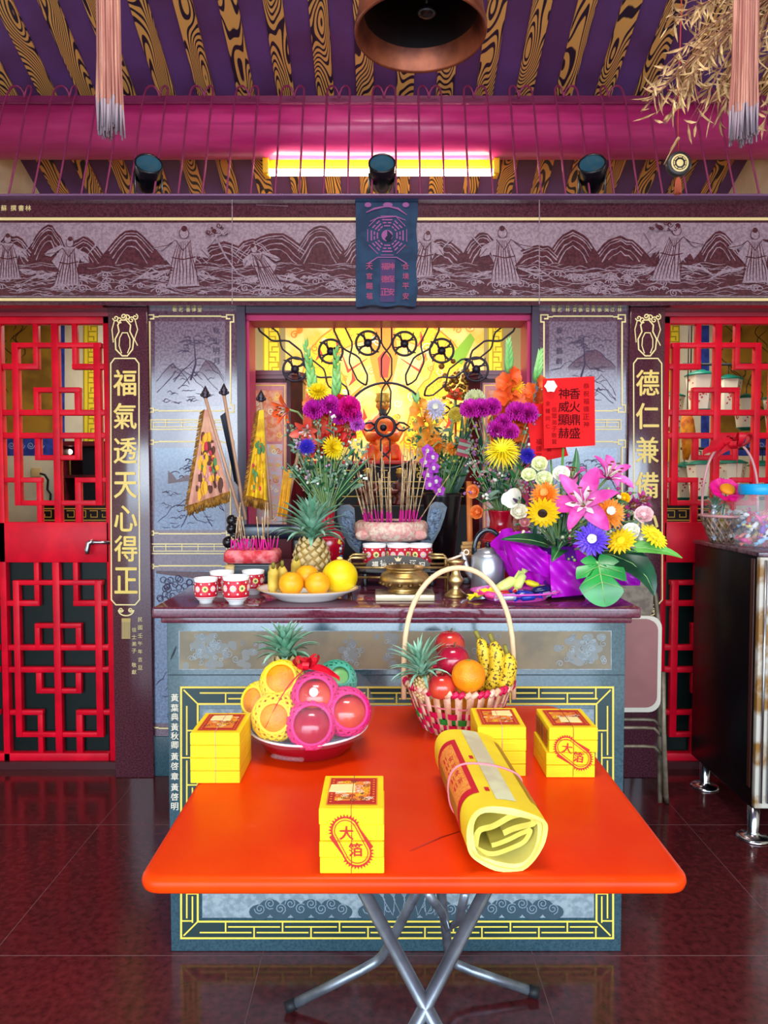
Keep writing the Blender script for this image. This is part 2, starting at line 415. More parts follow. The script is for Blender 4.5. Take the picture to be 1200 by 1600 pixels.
def figure(x, y, s, fl=1, lean=0.):
    """a robed figure in relief: robe, sleeves, head, folds"""
    q = lambda a, c: (x + fl*(a*1.35*s + lean*(-c)*s), y + c*s)
    A.poly([q(-9, -40), q(8, -40), q(16, -18), q(13, 2), q(20, 30), q(-16, 32), q(-10, 4), q(-22, -14)], ETCH, 7)
    A.poly([q(-8, -40), q(-24, -22), q(-34, -26), q(-28, -34), q(-12, -44)], ETCH, 7)
    A.poly([q(7, -40), q(26, -26), q(30, -10), q(18, -14)], ETCH, 7)
    A.circ(*q(0, -48), 7*s, ETCH, 7, 14, 8*s); A.circ(*q(0, -55), 4.5*s, ETCHD, 8, 10)
    A.ring(*q(0, -48), 7*s, .9, ETCHD, 8, 16, 8*s)
    for k in range(9):
        a = -12+k*3.3
        A.line([q(a*.5, -36), q(a*.8+rr.uniform(-2, 2), -12), q(a*1.1, 8), q(a*1.25, 28)], [.6, 1.3, 1.6, .8], ETCHD, 8)
    A.line([q(-9, -38), q(0, -22), q(8, -38)], 1.2, ETCHD, 8); A.line([q(-12, -12), q(0, -9), q(14, -13)], 1.8, ETCHD, 8)
    A.line([q(-34, -26), q(-18, -30), q(-9, -38)], 1, ETCHD, 8); A.line([q(30, -10), q(20, -24)], 1, ETCHD, 8)
    A.line([q(26, -26), q(36, -44), q(30, -58)], [1, 3, .5], ETCH, 8)
    for k in range(5): A.line([q(-12+rr.uniform(-3, 3), 6), q(-24-4*k, 14+rr.uniform(-6, 6)), q(-34-5*k, 4+5*k), q(-44-4*k, 16+3*k)], [1, 2.2, 1.6, .4], ETCH, 7); A.line([q(14, 10), q(24+3*k, 18+rr.uniform(-4, 4)), q(34+4*k, 10+4*k)], [1, 2, .4], ETCH, 7)
for x, y, s, f, ln in ((12, 412, .8, 1, 0), (105, 420, .85, 1, .1), (285, 415, 1.05, 1, .05), (415, 425, .75, -1, .5), (660, 408, .8, 1, .2), (790, 412, 1.0, -1, .1), (1048, 408, 1.0, -1, -.2), (1180, 412, .95, 1, 0)):
    figure(x, y, s, f, ln)
for k in range(26):   # pine-like tuft beside the standing figure, and another at right
    a = rr.uniform(0, 6.28); d = rr.uniform(0, 16)
    A.spiral(338+d*1.2*math.cos(a), 360+d*.6*math.sin(a), rr.uniform(2, 5), 1.3, ETCHD if k % 2 else ETCH, 8, 1.2)
    A.spiral(1035+d*1.6*math.cos(a), 354+d*.5*math.sin(a), rr.uniform(2, 5), 1.3, ETCHD if k % 2 else ETCH, 8, 1.2)
A.line([(338, 372), (352, 400), (372, 428), (420, 446)], [3, 2.5, 2, 1], ETCH, 7)
A.rect(362, 312, 363.4, 475, ETCH, 9); A.rect(842, 312, 843.4, 475, ETCH, 9)
part(A.b, 'frieze', LIN, True, 'grey frieze of robed figures above waves and mountains')
A = wallart(DB)
for i, ch in enumerate('蘇撰書林'): A.text(ch, (6, 21, 33, 44)[i], 325, 9, GOLDP, 2, .01)
A.line([(400, 320), (450, 322)], .6, ETCH, 2)
part(A.b, 'inscription', LIN, True)
# pillars with couplets -------------------------------------------------
def pillar(n, x0, x1, text, ys, cx):
    b = MB(); X0, X1 = P(x0, 480, DP).x, P(x1, 480, DP).x
    b.box(X0, X1, DP, 3.5, 0, zbm, GRAN, .004)
    o = st(b, 'trim_%d' % n)
    A = wallart(DP); g = GOLDP; yb = 945; hw = 22
    A.line([(cx-hw+6, 560), (cx-hw, 568), (cx-hw+1, yb-8), (cx-hw+8, yb), (cx+hw-6, yb), (cx+hw+1, yb-8), (cx+hw, 568), (cx+hw-6, 560)], 2, g, 2, True)
    # gourd shaped ornament on top
    A.line([(cx-4, 556), (cx-14, 546), (cx-15, 530), (cx-9, 518), (cx-11, 508), (cx-6, 500), (cx+2, 500), (cx+9, 508), (cx+8, 518), (cx+14, 530), (cx+12, 546), (cx+4, 556)], 2.2, g, 2, True)
    A.line([(cx-5, 552), (cx-9, 540), (cx-8, 528), (cx-4, 520), (cx+4, 520), (cx+8, 530), (cx+8, 542), (cx+4, 552)], 1.6, g, 2)
    for k in range(6): A.spiral(cx-14+6*k, 497+3*math.sin(k*2.), 5, 1.8, g, 3, 1.2, 1 if k % 2 else -1, k)
    A.line([(cx-16, 500), (cx-20, 515), (cx-18, 535)], 1.6, g, 2); A.line([(cx+16, 500), (cx+20, 515), (cx+15, 530), (cx+20, 540)], 1.6, g, 2)
    # tassel under the frame
    A.ring(cx+2, 953, 12, 2, g, 2, 14, 9, 0, PI); A.spiral(cx-6, 953, 4, 1.5, g, 3); A.spiral(cx+9, 953, 4, 1.5, g, 3)
    A.rect(cx-5, 966, cx+9, 998, M('gilded_dull', (190, 160, 90), .5), 2)
    for k in range(5): A.line([(cx-4+3*k, 972), (cx-4+3*k, 997)], .8, GRAN, 3)
    part(A.b, 'couplet_frame', o, True)
    A = wallart(DP)
    for ch, y in zip(text, ys): [A.text(ch, cx + dx_ + (y-600)*(7/330.)*(1 if cx < 600 else -1)*.3, y+dy_, 40, GOLD, 3, 0, 35) for dx_, dy_ in ((-.7, 0), (.7, 0), (0, -.5), (0, .5))]
    part(A.b, 'couplet', o, True)
    return o
PL = pillar(3, 168, 230, '福氣透天心得正', (598, 650, 704, 758, 810, 857, 907), 195)
PR = pillar(4, 985, 1040, '德仁兼備心', (598, 650, 703, 758, 812), 1012)
A = wallart(DP)
A.column('民國壬午年吉旦', 219, 968, 12.5, 7, GOLDP, 3); A.column('信士弟子 敬獻', 209.5, 984, 11, 7, GOLDP, 3)
part(A.b, 'inscription', PL, True)
# relief panels ----------------------------------------------------------
def keycorner(A, x, y, sx, sy, m, s=9, w=2.2):
    A.line([(x, y+sy*14), (x, y+sy*s), (x-sx*5, y+sy*s), (x-sx*5, y-sy*2), (x+sx*6, y-sy*2), (x+sx*6, y+sy*4), (x, y+sy*4)], w, m, 3)
    A.line([(x+sx*6, y+sy*1), (x+sx*14, y+sy*1)], w, m, 3)
def panel(n, x0, x1, a0, a1, head, hx, seed, blue):
    rr = random.Random(seed)
    b = MB(); X0, X1 = P(x0, 480, DPN).x, P(x1, 480, DPN).x
    b.box(X0, X1, DPN, 3.5, P(600, 1150, DPN).z, zbm, GRAN2)
    o = st(b, 'trim_%d' % n)
    b = MB(); b.box(X0, X1, DPN-.008, 3.5, 0, P(600, 1150, DPN).z, TEAL, .003); part(b, 'plinth', o, True)
    A = wallart(DPN); g = GOLDP
    L = wallart(DPN)
    for (y0, y1) in ((494, 642), (690, 834), (884, 1138)):
        A.line([(a0, y0+14), (a0, y1-14)], 2.4, g, 3); A.line([(a1, y0+14), (a1, y1-14)], 2.4, g, 3)
        A.line([(a0+14, y0), (a1-14, y0)], 2.4, g, 3)
        if y1 < 1000 or True: A.line([(a0+14, y1), (a1-14, y1)], 2.2, g, 3)
        for sx, x in ((1, a0), (-1, a1)):
            for sy, y in ((1, y0), (-1, y1)): keycorner(A, x, y, sx, sy, g)
    for y in (656, 850):
        A.line([(a0+2, y), (a1-2, y), (a1-2, y+15), (a0+2, y+15)], 1.8, g, 3, True)
        A.line([(a0+6, y+4), (a1-6, y+4), (a1-6, y+11), (a0+6, y+11)], 1.4, g, 3, True)
        for k in range(1, 5): A.line([(a0+k*(a1-a0)/5, y), (a0+k*(a1-a0)/5, y+10)], 1.4, g, 3)
    part(A.b, 'gold_border', o, True)
    # etched landscapes: ground tinted with reflected sky in the lower two, dark contour drawing
    for pi, (y0, y1) in enumerate(((502, 634), (700, 828), (892, 1130))):
        L.rect(a0+8, y0, a1-8, y1, ETCHB if pi else ETCHP, 1)
        wd = a1-a0-16; cx = (a0+a1)/2
        for k in range(6):
            x = a0+12+rr.uniform(.1, .8)*wd; w = rr.uniform(30, 60); h = rr.uniform(16, 40); y = y1-rr.uniform(4, 70)
            x1_ = min(a1-10, x+w); x0_ = max(a0+10, x-w*.4)
            pts = [(x0_+(x1_-x0_)*t/10, y-h*math.sin(PI*t/10)**1.3+rr.uniform(-3, 3)) for t in range(11)]
            L.line(pts, [rr.uniform(.6, 1.6) for _ in pts], ETCHL, 2)
            if pi == 0 and k < 3: L.poly(pts+[(x1_, min(y1, y+6)), (x0_, min(y1, y+6))], GRAN2, 1.5)
        # a pine with cloud-shaped needles
        tx = cx + rr.uniform(-16, 16); ty = y0+26
        L.line([(tx-5, y1-40), (tx+3, (y0+y1)/2), (tx, ty)], [3, 2.4, 1], ETCHL, 3)
        for k in range(22):
            a = rr.uniform(0, 6.28); d = rr.uniform(4, 34)
            x = tx+d*1.15*math.cos(a); y = ty+8+d*.5*math.sin(a)
            x = max(a0+14, min(a1-14, x)); y = max(y0+5, y)
            L.ring(x, y, rr.uniform(3, 7), 1.1, ETCHL, 3, 10, 3, PI, 2*PI)
        for k in range(26):
            x = rr.uniform(a0+14, a1-30); y = rr.uniform((y0+y1)/2, y1-4)
            L.line([(x+t*2.6, y+rr.uniform(-2, 2)) for t in range(6)], [.4, .9, 1.1, .9, .7, .4], ETCHL, 3)
        if pi == 1:
            fx = a0+10+(a1-a0-20)*.25
            L.poly([(fx-8, 735), (fx, 742), (fx+6, 750), (fx+20, 742), (fx+44, 745), (fx+60, 740), (fx+60, 748), (fx+20, 752), (fx-8, 756)], ETCHD, 2)
        if pi == 2:
            for k in range(26):
                x = a0+12+rr.uniform(0, 60); y = 900+rr.uniform(0, 46)
                L.ring(x, y, 4.5, 1.0, ETCHL, 4, 9)
            L.poly([(a0+10, 896), (a0+40, 900), (a0+80, 905), (a1-10, 900), (a1-10, 894), (a0+10, 892)], ETCHD, 2)
    ccol = '秋山明月' if seed == 1 else '春松鶴齡'
    L.column(ccol, (a1-22 if seed == 1 else a0+24), 516, 16, 10, ETCHL, 4)
    part(L.b, 'etched_landscape', o, True)
    T = wallart(DPN)
    for ch, x in zip(head, hx): T.text(ch, x, 484, 6.5, GOLDP, 3, .01)
    part(T.b, 'inscription', o, True)
    return o
PANL = panel(5, 230, 373, 234, 360, '敬獻善博堂', (273, 283, 294, 303, 312), 1, 1)
PANR = panel(6, 838, 985, 850, 972, '敬獻林曾張曾黃張吳江林', (865, 875, 887, 898, 907, 918, 927, 937, 948, 957, 968), 2, 1)
# jambs of the middle opening
JAMB = M('jamb_dark', (50, 28, 52), .3, spec=.5)
PINK = M('inner_frame', (200, 50, 104), .45, spec=.3)
b = MB(); pbox(b, 373, 478, 386, 1300, 3.30, 3.5, JAMB); pbox(b, 828, 478, 839, 1300, 3.30, 3.5, JAMB)
b.box(P(384, 480, 3.3).x, P(830, 480, 3.3).x, 3.30, 3.35, P(600, 489, 3.3).z, zbm+.002, JAMB)
jm = st(b, 'trim_7')
b = MB(); pbox(b, 378, 488, 836, 501, 3.34, 3.5, PINK); pbox(b, 380, 500, 391, 1000, 3.34, 3.5, PINK); pbox(b, 822, 500, 834, 1000, 3.34, 3.5, PINK)
part(b, 'inner_frame', jm, True)
# ================================================================== lattice doors
DD = 3.42
def lattice(mb, cx, sg, yo, yk, d):
    f = lambda x: cx + sg*(x-87)
    g = lambda y: yo + (y-505)*yk
    k = [0]
    def R(x0, y0, x1, y1):
        a, c = sorted((f(x0), f(x1))); k[0] += 1; e = k[0]*.00022; pbox(mb, a, g(y0), c, g(y1), d+e, d+.035-e, RED, .003)
    for x0, y0, x1, y1 in ((82, 505, 93, 818), (20, 535, 30, 790), (147, 535, 158, 790), (18, 535, 158, 543), (3, 568, 58, 577), (112, 568, 168, 577),
                           (51, 505, 59, 577), (112, 505, 120, 577), (52, 605, 125, 613), (52, 605, 60, 648), (116, 605, 125, 648),
                           (3, 640, 168, 649), (3, 676, 168, 685), (54, 685, 63, 719), (116, 685, 125, 719), (54, 711, 125, 719),
                           (3, 746, 65, 754), (117, 746, 170, 754), (25, 782, 158, 790), (57, 746, 65, 818), (117, 746, 127, 818)):
        R(x0, y0, x1, y1)
DGLASS = M('dark_glass', (8, 20, 18), .35, spec=.25)
def door(n, cx, sg, xs):
    x0, x1 = xs
    b = MB()
    pbox(b, x0, 477, x1, 494, DD-.02, DD+.06, M('door_head_red', (150, 6, 40), .35, coat=.2))
    pbox(b, x0, 492, x1, 506, DD, DD+.04, RED, .003)
    pbox(b, x0, 816, x1, 879, DD, DD+.04, RED, .003)
    pbox(b, x0, 1177, x1, 1191, DD, DD+.04, RED, .003)
    for xx in (3, 171):
        a = cx + sg*(xx-87); w = 5
        pbox(b, a-w, 492, a+w, 1191, DD, DD+.04, RED, .003)
    o = st(b, 'door_%d' % n)
    b = MB(); lattice(b, cx, sg, 505, 1., DD+.002); part(b, 'lattice', o, True)
    b = MB(); lattice(b, cx+sg*2, sg, 878, .962, DD+.002); part(b, 'lower_lattice', o, True)
    b = MB(); pbox(b, x0+2, 870, x1-2, 1182, DD+.036, DD+.046, DGLASS); part(b, 'glass', o, True)
    return o
D1 = door(1, 87, 1, (-120, 170)); D2 = door(2, 1121, -1, (1038, 1330))
# second leaf beyond each door toward the frame edge
for o, cx, sg in ((D1, -84, -1), (D2, 1292, 1)):
    b = MB(); lattice(b, cx, sg, 505, 1., DD+.002); part(b, 'lattice', o, True)
    b = MB(); lattice(b, cx, sg, 878, .962, DD+.002); part(b, 'lower_lattice', o, True)
STEEL = M('brushed_steel', (190, 190, 195), .28, 1.)
b = MB(); q = lambda x, y, d=DD-.05: P(x, y, d)
b.tube([q(170, 848, DD-.02), q(170, 848), q(148, 847), q(143, 850)], .008, STEEL, 10)
b.tube([q(146, 846), q(139, 848), q(136, 860), q(137, 866)], [.011, .013, .013, .009], STEEL, 10)
part(b, 'door_handle', D1, True, 'steel lever door handle')
# walls of the front beyond the frame edge are closed by the doors; threshold strip
b = MB(); b.box(-2.03, P(168, 1200, DP).x, 3.40, 3.5, 0, .035, M('threshold', (66, 26, 30), .3)); b.box(P(1040, 1200, DP).x, 2.03, 3.40, 3.5, 0, .035, MATS['threshold'])
st(b, 'trim_8')
# ================================================================== what stands on the back wall
DW = 5.0
OLIVE = M('mural_olive', (176, 132, 40), .6, c2=(130, 92, 26), ns=5)
MLINE = M('mural_line', (70, 46, 20), .6)
BLUE = M('painted_blue', (52, 78, 178), .5, c2=(36, 52, 140), ns=20)
YEL = M('painted_yellow', (240, 212, 50), .5)
TAUPE = M('painted_taupe', (150, 134, 92), .6)
A = wallart(DW); rr = random.Random(11)
for (x0, x1) in ((-140, 84), (1122, 1340)):
    A.rect(x0, 470, x1, 680, OLIVE, 1)
    for k in range(26):
        x = rr.uniform(x0+8, x1-8); y = rr.uniform(480, 640); s = rr.choice((-1, 1))
        pts = [(max(x0+3, min(x1-3, x+s*10*math.sin(t*.8+k))), y+t*6) for t in range(7) if y+t*6 < 676]
        A.line(pts, [.5]+[1.5]*(len(pts)-2)+[.4] if len(pts) > 2 else 1, MLINE, 2)
    A.rect(x0, 680, x1, 712, BLUE, 1)
    for k in range(14):
        A.spiral(x0+8+k*15, 696, 6, 1.4, M('painted_sky', (150, 170, 220), .5), 2)
for x0, x1 in ((91, 101), (1095, 1108)): A.rect(x0, 470, x1, 700, BLUE, 1)
part_wall = A
def fretcol(A, x0, x1, y0, y1, m, bgm):
    A.rect(x0, y0, x1, y1, bgm, 1); w = x1-x0; k = 0; y = y0
    A.rect(x0, y0, x0+2, y1, m, 2); A.rect(x1-2, y0, x1, y1, m, 2); A.rect(x0+w*.3, y0, x0+w*.3+1.6, y1, m, 2)
    while y < y1-18:
        s = -1 if k % 2 else 1; c = (x0+x1)/2+w*.12
        A.line([(c-s*w*.26, y), (c+s*w*.26, y), (c+s*w*.26, y+8), (c-s*w*.1, y+8), (c-s*w*.1, y+14)], 2, m, 2); y += 16; k += 1
DKY = M('fret_dark_yellow', (170, 146, 20), .5)
for x0, x1 in ((130, 153), (411, 438), (762, 786), (1040, 1062)): fretcol(A, x0, x1, 470, 830, DKY, YEL)
for x0, x1 in ((386, 411), (438, 446), (786, 822), (756, 762)): A.rect(x0, 470, x1, 760, TAUPE, 1)
A.b.name = 0
mural_rest = part(A.b, 'painted_band', bpy.data.objects['wall_back'], True)
# dragon mural behind the shrine
A = wallart(DW); rr = random.Random(5)
MC = M('mural_cream', (236, 206, 128), .6, c2=(226, 180, 70), ns=8)
MY = M('mural_yellow', (250, 206, 30), .55, c2=(240, 180, 20), ns=30)
MO = M('mural_orange', (226, 128, 24), .6); MR = M('mural_red', (214, 50, 28), .6); MG = M('mural_green', (120, 170, 40), .6); MW = M('mural_white', (246, 236, 200), .6)
A.rect(446, 470, 757, 770, MC, 1)
def dragon(pts, w):
    A.line(pts, w+5, MO, 2); A.line(pts, w, MY, 3)
    for i in range(1, len(pts)-1):
        x, y = pts[i]; dx, dy = pts[i+1][0]-pts[i-1][0], pts[i+1][1]-pts[i-1][1]; a = math.atan2(dy, dx)
        for j in (-.3, 0, .3):
            A.ring(x-math.sin(a)*w*j, y+math.cos(a)*w*j, w*.16, 1.1, MO, 4, 8, None, a-PI/2, a+PI/2)
dragon([(600+(112-t*.2)*math.cos(PI*.05+t*PI/15)*1.0, 590-80*math.sin(PI*.05+t*PI/15)) for t in range(0, 15)], 34)
dragon([(700-6*t, 560+14*t+12*math.sin(t*.9)) for t in range(0, 11)], 36)
dragon([(505+5*t, 570+13*t+12*math.sin(t*.9+2)) for t in range(0, 11)], 36)
dragon([(470+t*8, 640+12*math.sin(t)) for t in range(0, 9)], 24); dragon([(660+t*9, 650+12*math.sin(t+1)) for t in range(0, 9)], 24)
for s in (-1, 1):
    A.line([(600+s*6, 520), (600+s*24, 500), (600+s*40, 478)], [10, 8, 3], MO, 5)
    A.line([(600+s*26, 560), (600+s*56, 580), (600+s*66, 552)], [1, 4, 1], MR, 6)
    A.line([(600+s*30, 600), (600+s*62, 630), (600+s*60, 670)], [2, 7, 1], MO, 6)
A.poly([(582, 520), (600, 508), (618, 520), (622, 560), (612, 600), (600, 612), (588, 600), (578, 560)], MO, 5)
A.poly([(590, 560), (600, 548), (610, 560), (606, 590), (594, 590)], MR, 6)
for k in range(90):
    x = rr.uniform(452, 752); y = rr.uniform(478, 760)
    A.spiral(x, y, rr.uniform(4, 10), rr.uniform(1.2, 2.2), rr.choice((MW, MO, MY, MW, MO)), 5, 1.3, rr.choice((-1, 1)), rr.uniform(0, 6))
for k in range(12):
    x = rr.uniform(460, 740); y = rr.uniform(500, 700); A.line([(x, y), (x+8, y-10), (x+5, y-24)], [1, 6, .5], rr.choice((MR, MO, MR)), 5)
A.poly([(700, 560), (735, 520), (742, 530), (722, 570)], MG, 5)
solo(A.b, 'dragon_mural', 'gold dragon mural glowing behind the iron screen of the shrine', 'mural')
# wall outlet with a plug
b = MB(); pbox(b, 49, 731, 64, 745, DW-.012, DW, M('outlet_cream', (222, 190, 130), .5), .003)
ot = solo(b, 'wall_outlet', 'cream wall outlet seen through the left lattice door', 'outlet')
b = MB(); b.tube([P(63, 740, DW-.03), P(70, 742, DW-.05), P(75, 750, DW-.03), P(74, 765, DW-.012), P(79, 772, DW-.012), P(78, 800, DW-.012)], .008, INK, 6)
solo(b, 'power_cord', 'black power cord hanging from the wall outlet', 'cord')
# ================================================================== altar
DA = 2.058
zc_top = P(600, 949, 2.02).z
AX0, AX1 = P(264, 1250, DA).x, P(974, 1250, DA).x
TOPG = M('counter_granite', (112, 50, 66), .08, spec=1.0, c2=(74, 28, 42), ns=120, nt_=(.35, .7), detail=6)
altar = thing('altar_table', 'long teal stone altar with gold fret border behind the red folding table', 'altar', (.03, 2.6, 0))
b = MB(); b.box(AX0, AX1, DA, 3.28, 0, zc_top-.05, TEAL, .003); part(b, 'body', altar, True)
b = MB(); b.box(AX0-.03, AX1+.03, DA-.04, 3.29, zc_top-.032, zc_top, TOPG, .006, seg=3)
b.box(AX0-.012, AX1+.012, DA-.018, 3.285, zc_top-.05, zc_top-.031, TOPG, .004)
part(b, 'countertop', altar, True, 'dark red polished granite countertop')
A = wallart(DA); rr = random.Random(21)
A.rect(262, 1054, 976, 1055.5, M('joint_dark', (34, 50, 58), .5), 1)
A.rect(280, 986, 955, 1046, M('tan_panel', (142, 126, 98), .45, spec=.35, c2=(124, 112, 92), ns=14), 1); A.line([(280, 986), (955, 986), (955, 1046), (280, 1046)], 1.4, TEALE, 2, True)
BLG = M('etched_bluegrey', (128, 128, 122), .35)
def cloud(cx, cy, w, h, n, m, m2):
    for k in range(n):
        x = cx+rr.gauss(0, w/3); y = max(990+4, min(1040, cy+rr.gauss(0, h/3))); r = rr.uniform(4, 9)
        x = max(290, min(945, x)); A.circ(x, y, r, m, 2, 10, min(r, 6))
    for k in range(n):
        x = max(292, min(943, cx+rr.gauss(0, w/3))); y = max(994, min(1038, cy+rr.gauss(0, h/3))); A.spiral(x, y, rr.uniform(3, 6), 1, m2, 3, 1.3, rr.choice((-1, 1)), rr.uniform(0, 6))
for cx, w, n in ((322, 40, 30), (375, 50, 10), (548, 24, 12), (612, 22, 9), (770, 40, 8), (915, 50, 36)):
    cloud(cx, 1016, w, 40, n, BLG, TEALE)
# lower face: fret border
yg = M('fret_gold', (236, 206, 84), .4)
def fret_rect(A, x0, y0, x1, y1, bw, m, per, w=2.3):
    dk = M('fret_ground', (36, 56, 56), .2, spec=.6)
    for q_ in ((x0, y0, x1, y0+bw), (x0, y1-bw, x1, y1), (x0, y0, x0+bw, y1), (x1-bw, y0, x1, y1)): A.rect(*q_, dk, 1)
    A.line([(x0, y0), (x1, y0), (x1, y1), (x0, y1)], w*1.3, m, 2, True)
    A.line([(x0+bw, y0+bw), (x1-bw, y0+bw), (x1-bw, y1-bw), (x0+bw, y1-bw)], w*1.3, m, 2, True)
    for (cx, cy, sx, sy) in ((x0, y0, 1, 1), (x1, y0, -1, 1), (x1, y1, -1, -1), (x0, y1, 1, -1)):
        A.line([(cx+sx*bw*.15, cy+sy*bw*.15), (cx+sx*bw, cy+sy*bw)], w, m, 2)
    def run(L, T):
        n = max(2, round((L-2*bw)/per)); p = (L-2*bw)/n
        for i in range(n):
            a = bw + i*p
            A.line([T(a+3, bw*.34), T(a+p-5, bw*.34)], w, m, 2); A.line([T(a+p/2+3, bw*.68), T(min(L-bw+2, a+p*1.5-5), bw*.68)], w, m, 2)
            A.line([T(a+p-1, 0), T(a+p-1, bw*.68)], w, m, 2); A.line([T(a+p/2-1, bw*.34), T(a+p/2-1, bw)], w, m, 2)
    run(x1-x0, lambda a, c: (x0+a, y0+c)); run(x1-x0, lambda a, c: (x0+a, y1-c))
    run(y1-y0, lambda a, c: (x0+c, y0+a)); run(y1-y0, lambda a, c: (x1-c, y0+a))
fret_rect(A, 283, 1074, 958, 1466, 26, yg, 92)
part(A.b, 'fret_border', altar, True, 'gold key-fret border')
A = wallart(DA)
A.rect(316, 1108, 928, 1434, TEALE, 1)
LD = M('teal_relief', (58, 76, 86), .3); LL = M('relief_line', (136, 150, 160), .4)
for cx in (470, 640, 800):
    for k in range(9):
        x = cx+(k-4)*16; A.circ(x, 1425-8*(k % 2), 17, LD, 2, 14, 12)
        A.spiral(x, 1420-8*(k % 2), 9, 1.2, LL, 3, 1.6, 1 if k % 2 else -1, k)
for k in range(24):
    x = rr.uniform(340, 910); y = rr.uniform(1120, 1400); A.spiral(x, y, 14, 1.6, LL, 3, 1.6); A.circ(x, y, 16, LD, 2, 12, 11)
for k in range(-3, 4):
    A.poly([(640+k*16-9, 1405), (640+k*20, 1384), (640+k*16+9, 1405), (640+k*13, 1430)], LD, 3); A.line([(640+k*16-9, 1405), (640+k*20, 1384), (640+k*16+9, 1405), (640+k*13, 1430)], 1, LL, 4, True)
part(A.b, 'cloud_relief', altar, True)
A = wallart(DA)
for ch, y in zip('黃葉典黃秋卿黃啓章黃啓明', (1090, 1106, 1120, 1136, 1150, 1164, 1182, 1197, 1213, 1230, 1245, 1260)): A.text(ch, 273, y, 12, M('lettering_pale', (226, 214, 190), .5), 3, .012)
A.line([(262+4, 1031), (270, 1022), (275, 1009)], [.6, 2.2, .6], INK, 3)
part(A.b, 'inscription', altar, True)
# ================================================================== red folding table
def slab(mb, x0, x1, y0, y1, prof, rc, m, n=6):
    """rounded rectangle whose outline is inset by prof[i][0] at height prof[i][1]; caps on both ends"""
    rings = []
    for ins, z in prof:
        r = max(.002, rc-ins); pts = []
        for cx, cy, a in ((x1-ins-r, y1-ins-r, 0), (x0+ins+r, y1-ins-r, 1), (x0+ins+r, y0+ins+r, 2), (x1-ins-r, y0+ins+r, 3)):
            for k in range(n+1):
                w = PI/2*(a+k/n); pts.append((cx+r*math.cos(w), cy+r*math.sin(w), z))
        rings.append(pts)
    N = len(rings[0]); vs = [p for r in rings for p in r]
    fs = [(i*N+k, i*N+(k+1) % N, (i+1)*N+(k+1) % N, (i+1)*N+k) for i in range(len(rings)-1) for k in range(N)]
    mb.add(vs, fs, m, True); mb.add(rings[0], [tuple(range(N))], m); mb.add(rings[-1], [tuple(range(N))], m)
def table_mat():
    m = bpy.data.materials.new('orange_red_laminate'); m.use_nodes = True; t = m.node_tree; p = t.nodes['Principled BSDF']; N = t.nodes.new; L = t.links.new
    co = N('ShaderNodeTexCoord')
    n1 = N('ShaderNodeTexNoise'); n1.inputs['Scale'].default_value = 5; n1.inputs['Detail'].default_value = 5; L(co.outputs['Object'], n1.inputs['Vector'])
    k1 = N('ShaderNodeValToRGB'); k1.color_ramp.elements[0].position = .35; k1.color_ramp.elements[0].color = (*lin((218, 46, 4)), 1); k1.color_ramp.elements[1].position = .7; k1.color_ramp.elements[1].color = (*lin((226, 66, 8)), 1)
    L(n1.outputs['Fac'], k1.inputs[0])
    mp = N('ShaderNodeMapping'); mp.inputs['Rotation'].default_value = (0, 0, .5); mp.inputs['Scale'].default_value = (4, 26, 1); L(co.outputs['Object'], mp.inputs[0])
    n2 = N('ShaderNodeTexNoise'); n2.inputs['Scale'].default_value = 3; n2.inputs['Detail'].default_value = 8; n2.inputs['Roughness'].default_value = .75; L(mp.outputs[0], n2.inputs['Vector'])
    k2 = N('ShaderNodeValToRGB'); k2.color_ramp.elements[0].position = .66; k2.color_ramp.elements[0].color = (0, 0, 0, 1); k2.color_ramp.elements[1].position = .78; k2.color_ramp.elements[1].color = (.6, .6, .6, 1); L(n2.outputs['Fac'], k2.inputs[0])
    mx = N('ShaderNodeMix'); mx.data_type = 'RGBA'; L(k2.outputs[0], mx.inputs[0]); L(k1.outputs[0], mx.inputs[6]); mx.inputs[7].default_value = (*lin((250, 140, 110)), 1)
    L(mx.outputs[2], p.inputs['Base Color']); p.inputs['Roughness'].default_value = .3; p.inputs['Specular IOR Level'].default_value = .12
    return m
TBL = table_mat()
TZ = .772; TX0, TX1, TY0, TY1 = -.393, .49, 1.095, 1.975
tab = thing('folding_table', 'square orange-red folding table with grey metal legs before the altar', 'table', (.05, 1.53, 0))
b = MB(); slab(b, TX0, TX1, TY0, TY1, ((.03, TZ-.030), (.012, TZ-.030), (.003, TZ-.024), (0, TZ-.015), (.002, TZ-.007), (.008, TZ-.001), (.016, TZ), (.1, TZ)), .035, TBL)
part(b, 'table_top', tab, True)
b = MB(); b.tube([PZ(640, 1330, TZ+.0008), PZ(690, 1308, TZ+.0008), PZ(722, 1298, TZ+.0008)], [.0004, .0012, .0004], M('scratch_dark', (120, 20, 6), .5), 4); part(b, 'crack', tab, True)
GREYM = M('grey_steel_tube', (150, 156, 166), .32, .75, c2=(120, 124, 134), ns=14)
def ext(a, c, z):  # the point at height z on the line a-c
    t = (z-a.z)/(c.z-a.z); return a+(c-a)*t
legs = [(P(575, 1405, 1.38), P(690, 1620, 1.30)), (P(752, 1405, 1.38), P(640, 1620, 1.30))]
for a, c in legs:
    t1 = ext(a, c, TZ-.03); t0 = ext(a, c, .016); d = (t0-t1); d.z = 0; d.normalize()
    b = MB(); b.tube([t1, ext(a, c, .1), ext(a, c, .05)+d*.01, t0+d*.06, t0+d*.16], .0135, GREYM, 12); o = part(b, 'leg', tab, True)
    b = MB(); q = t0+d*.16; b.tube([q-d*.012, q+d*.012], .0155, M('black_rubber', (20, 20, 24), .6), 12); part(b, 'foot_cap', o, True)
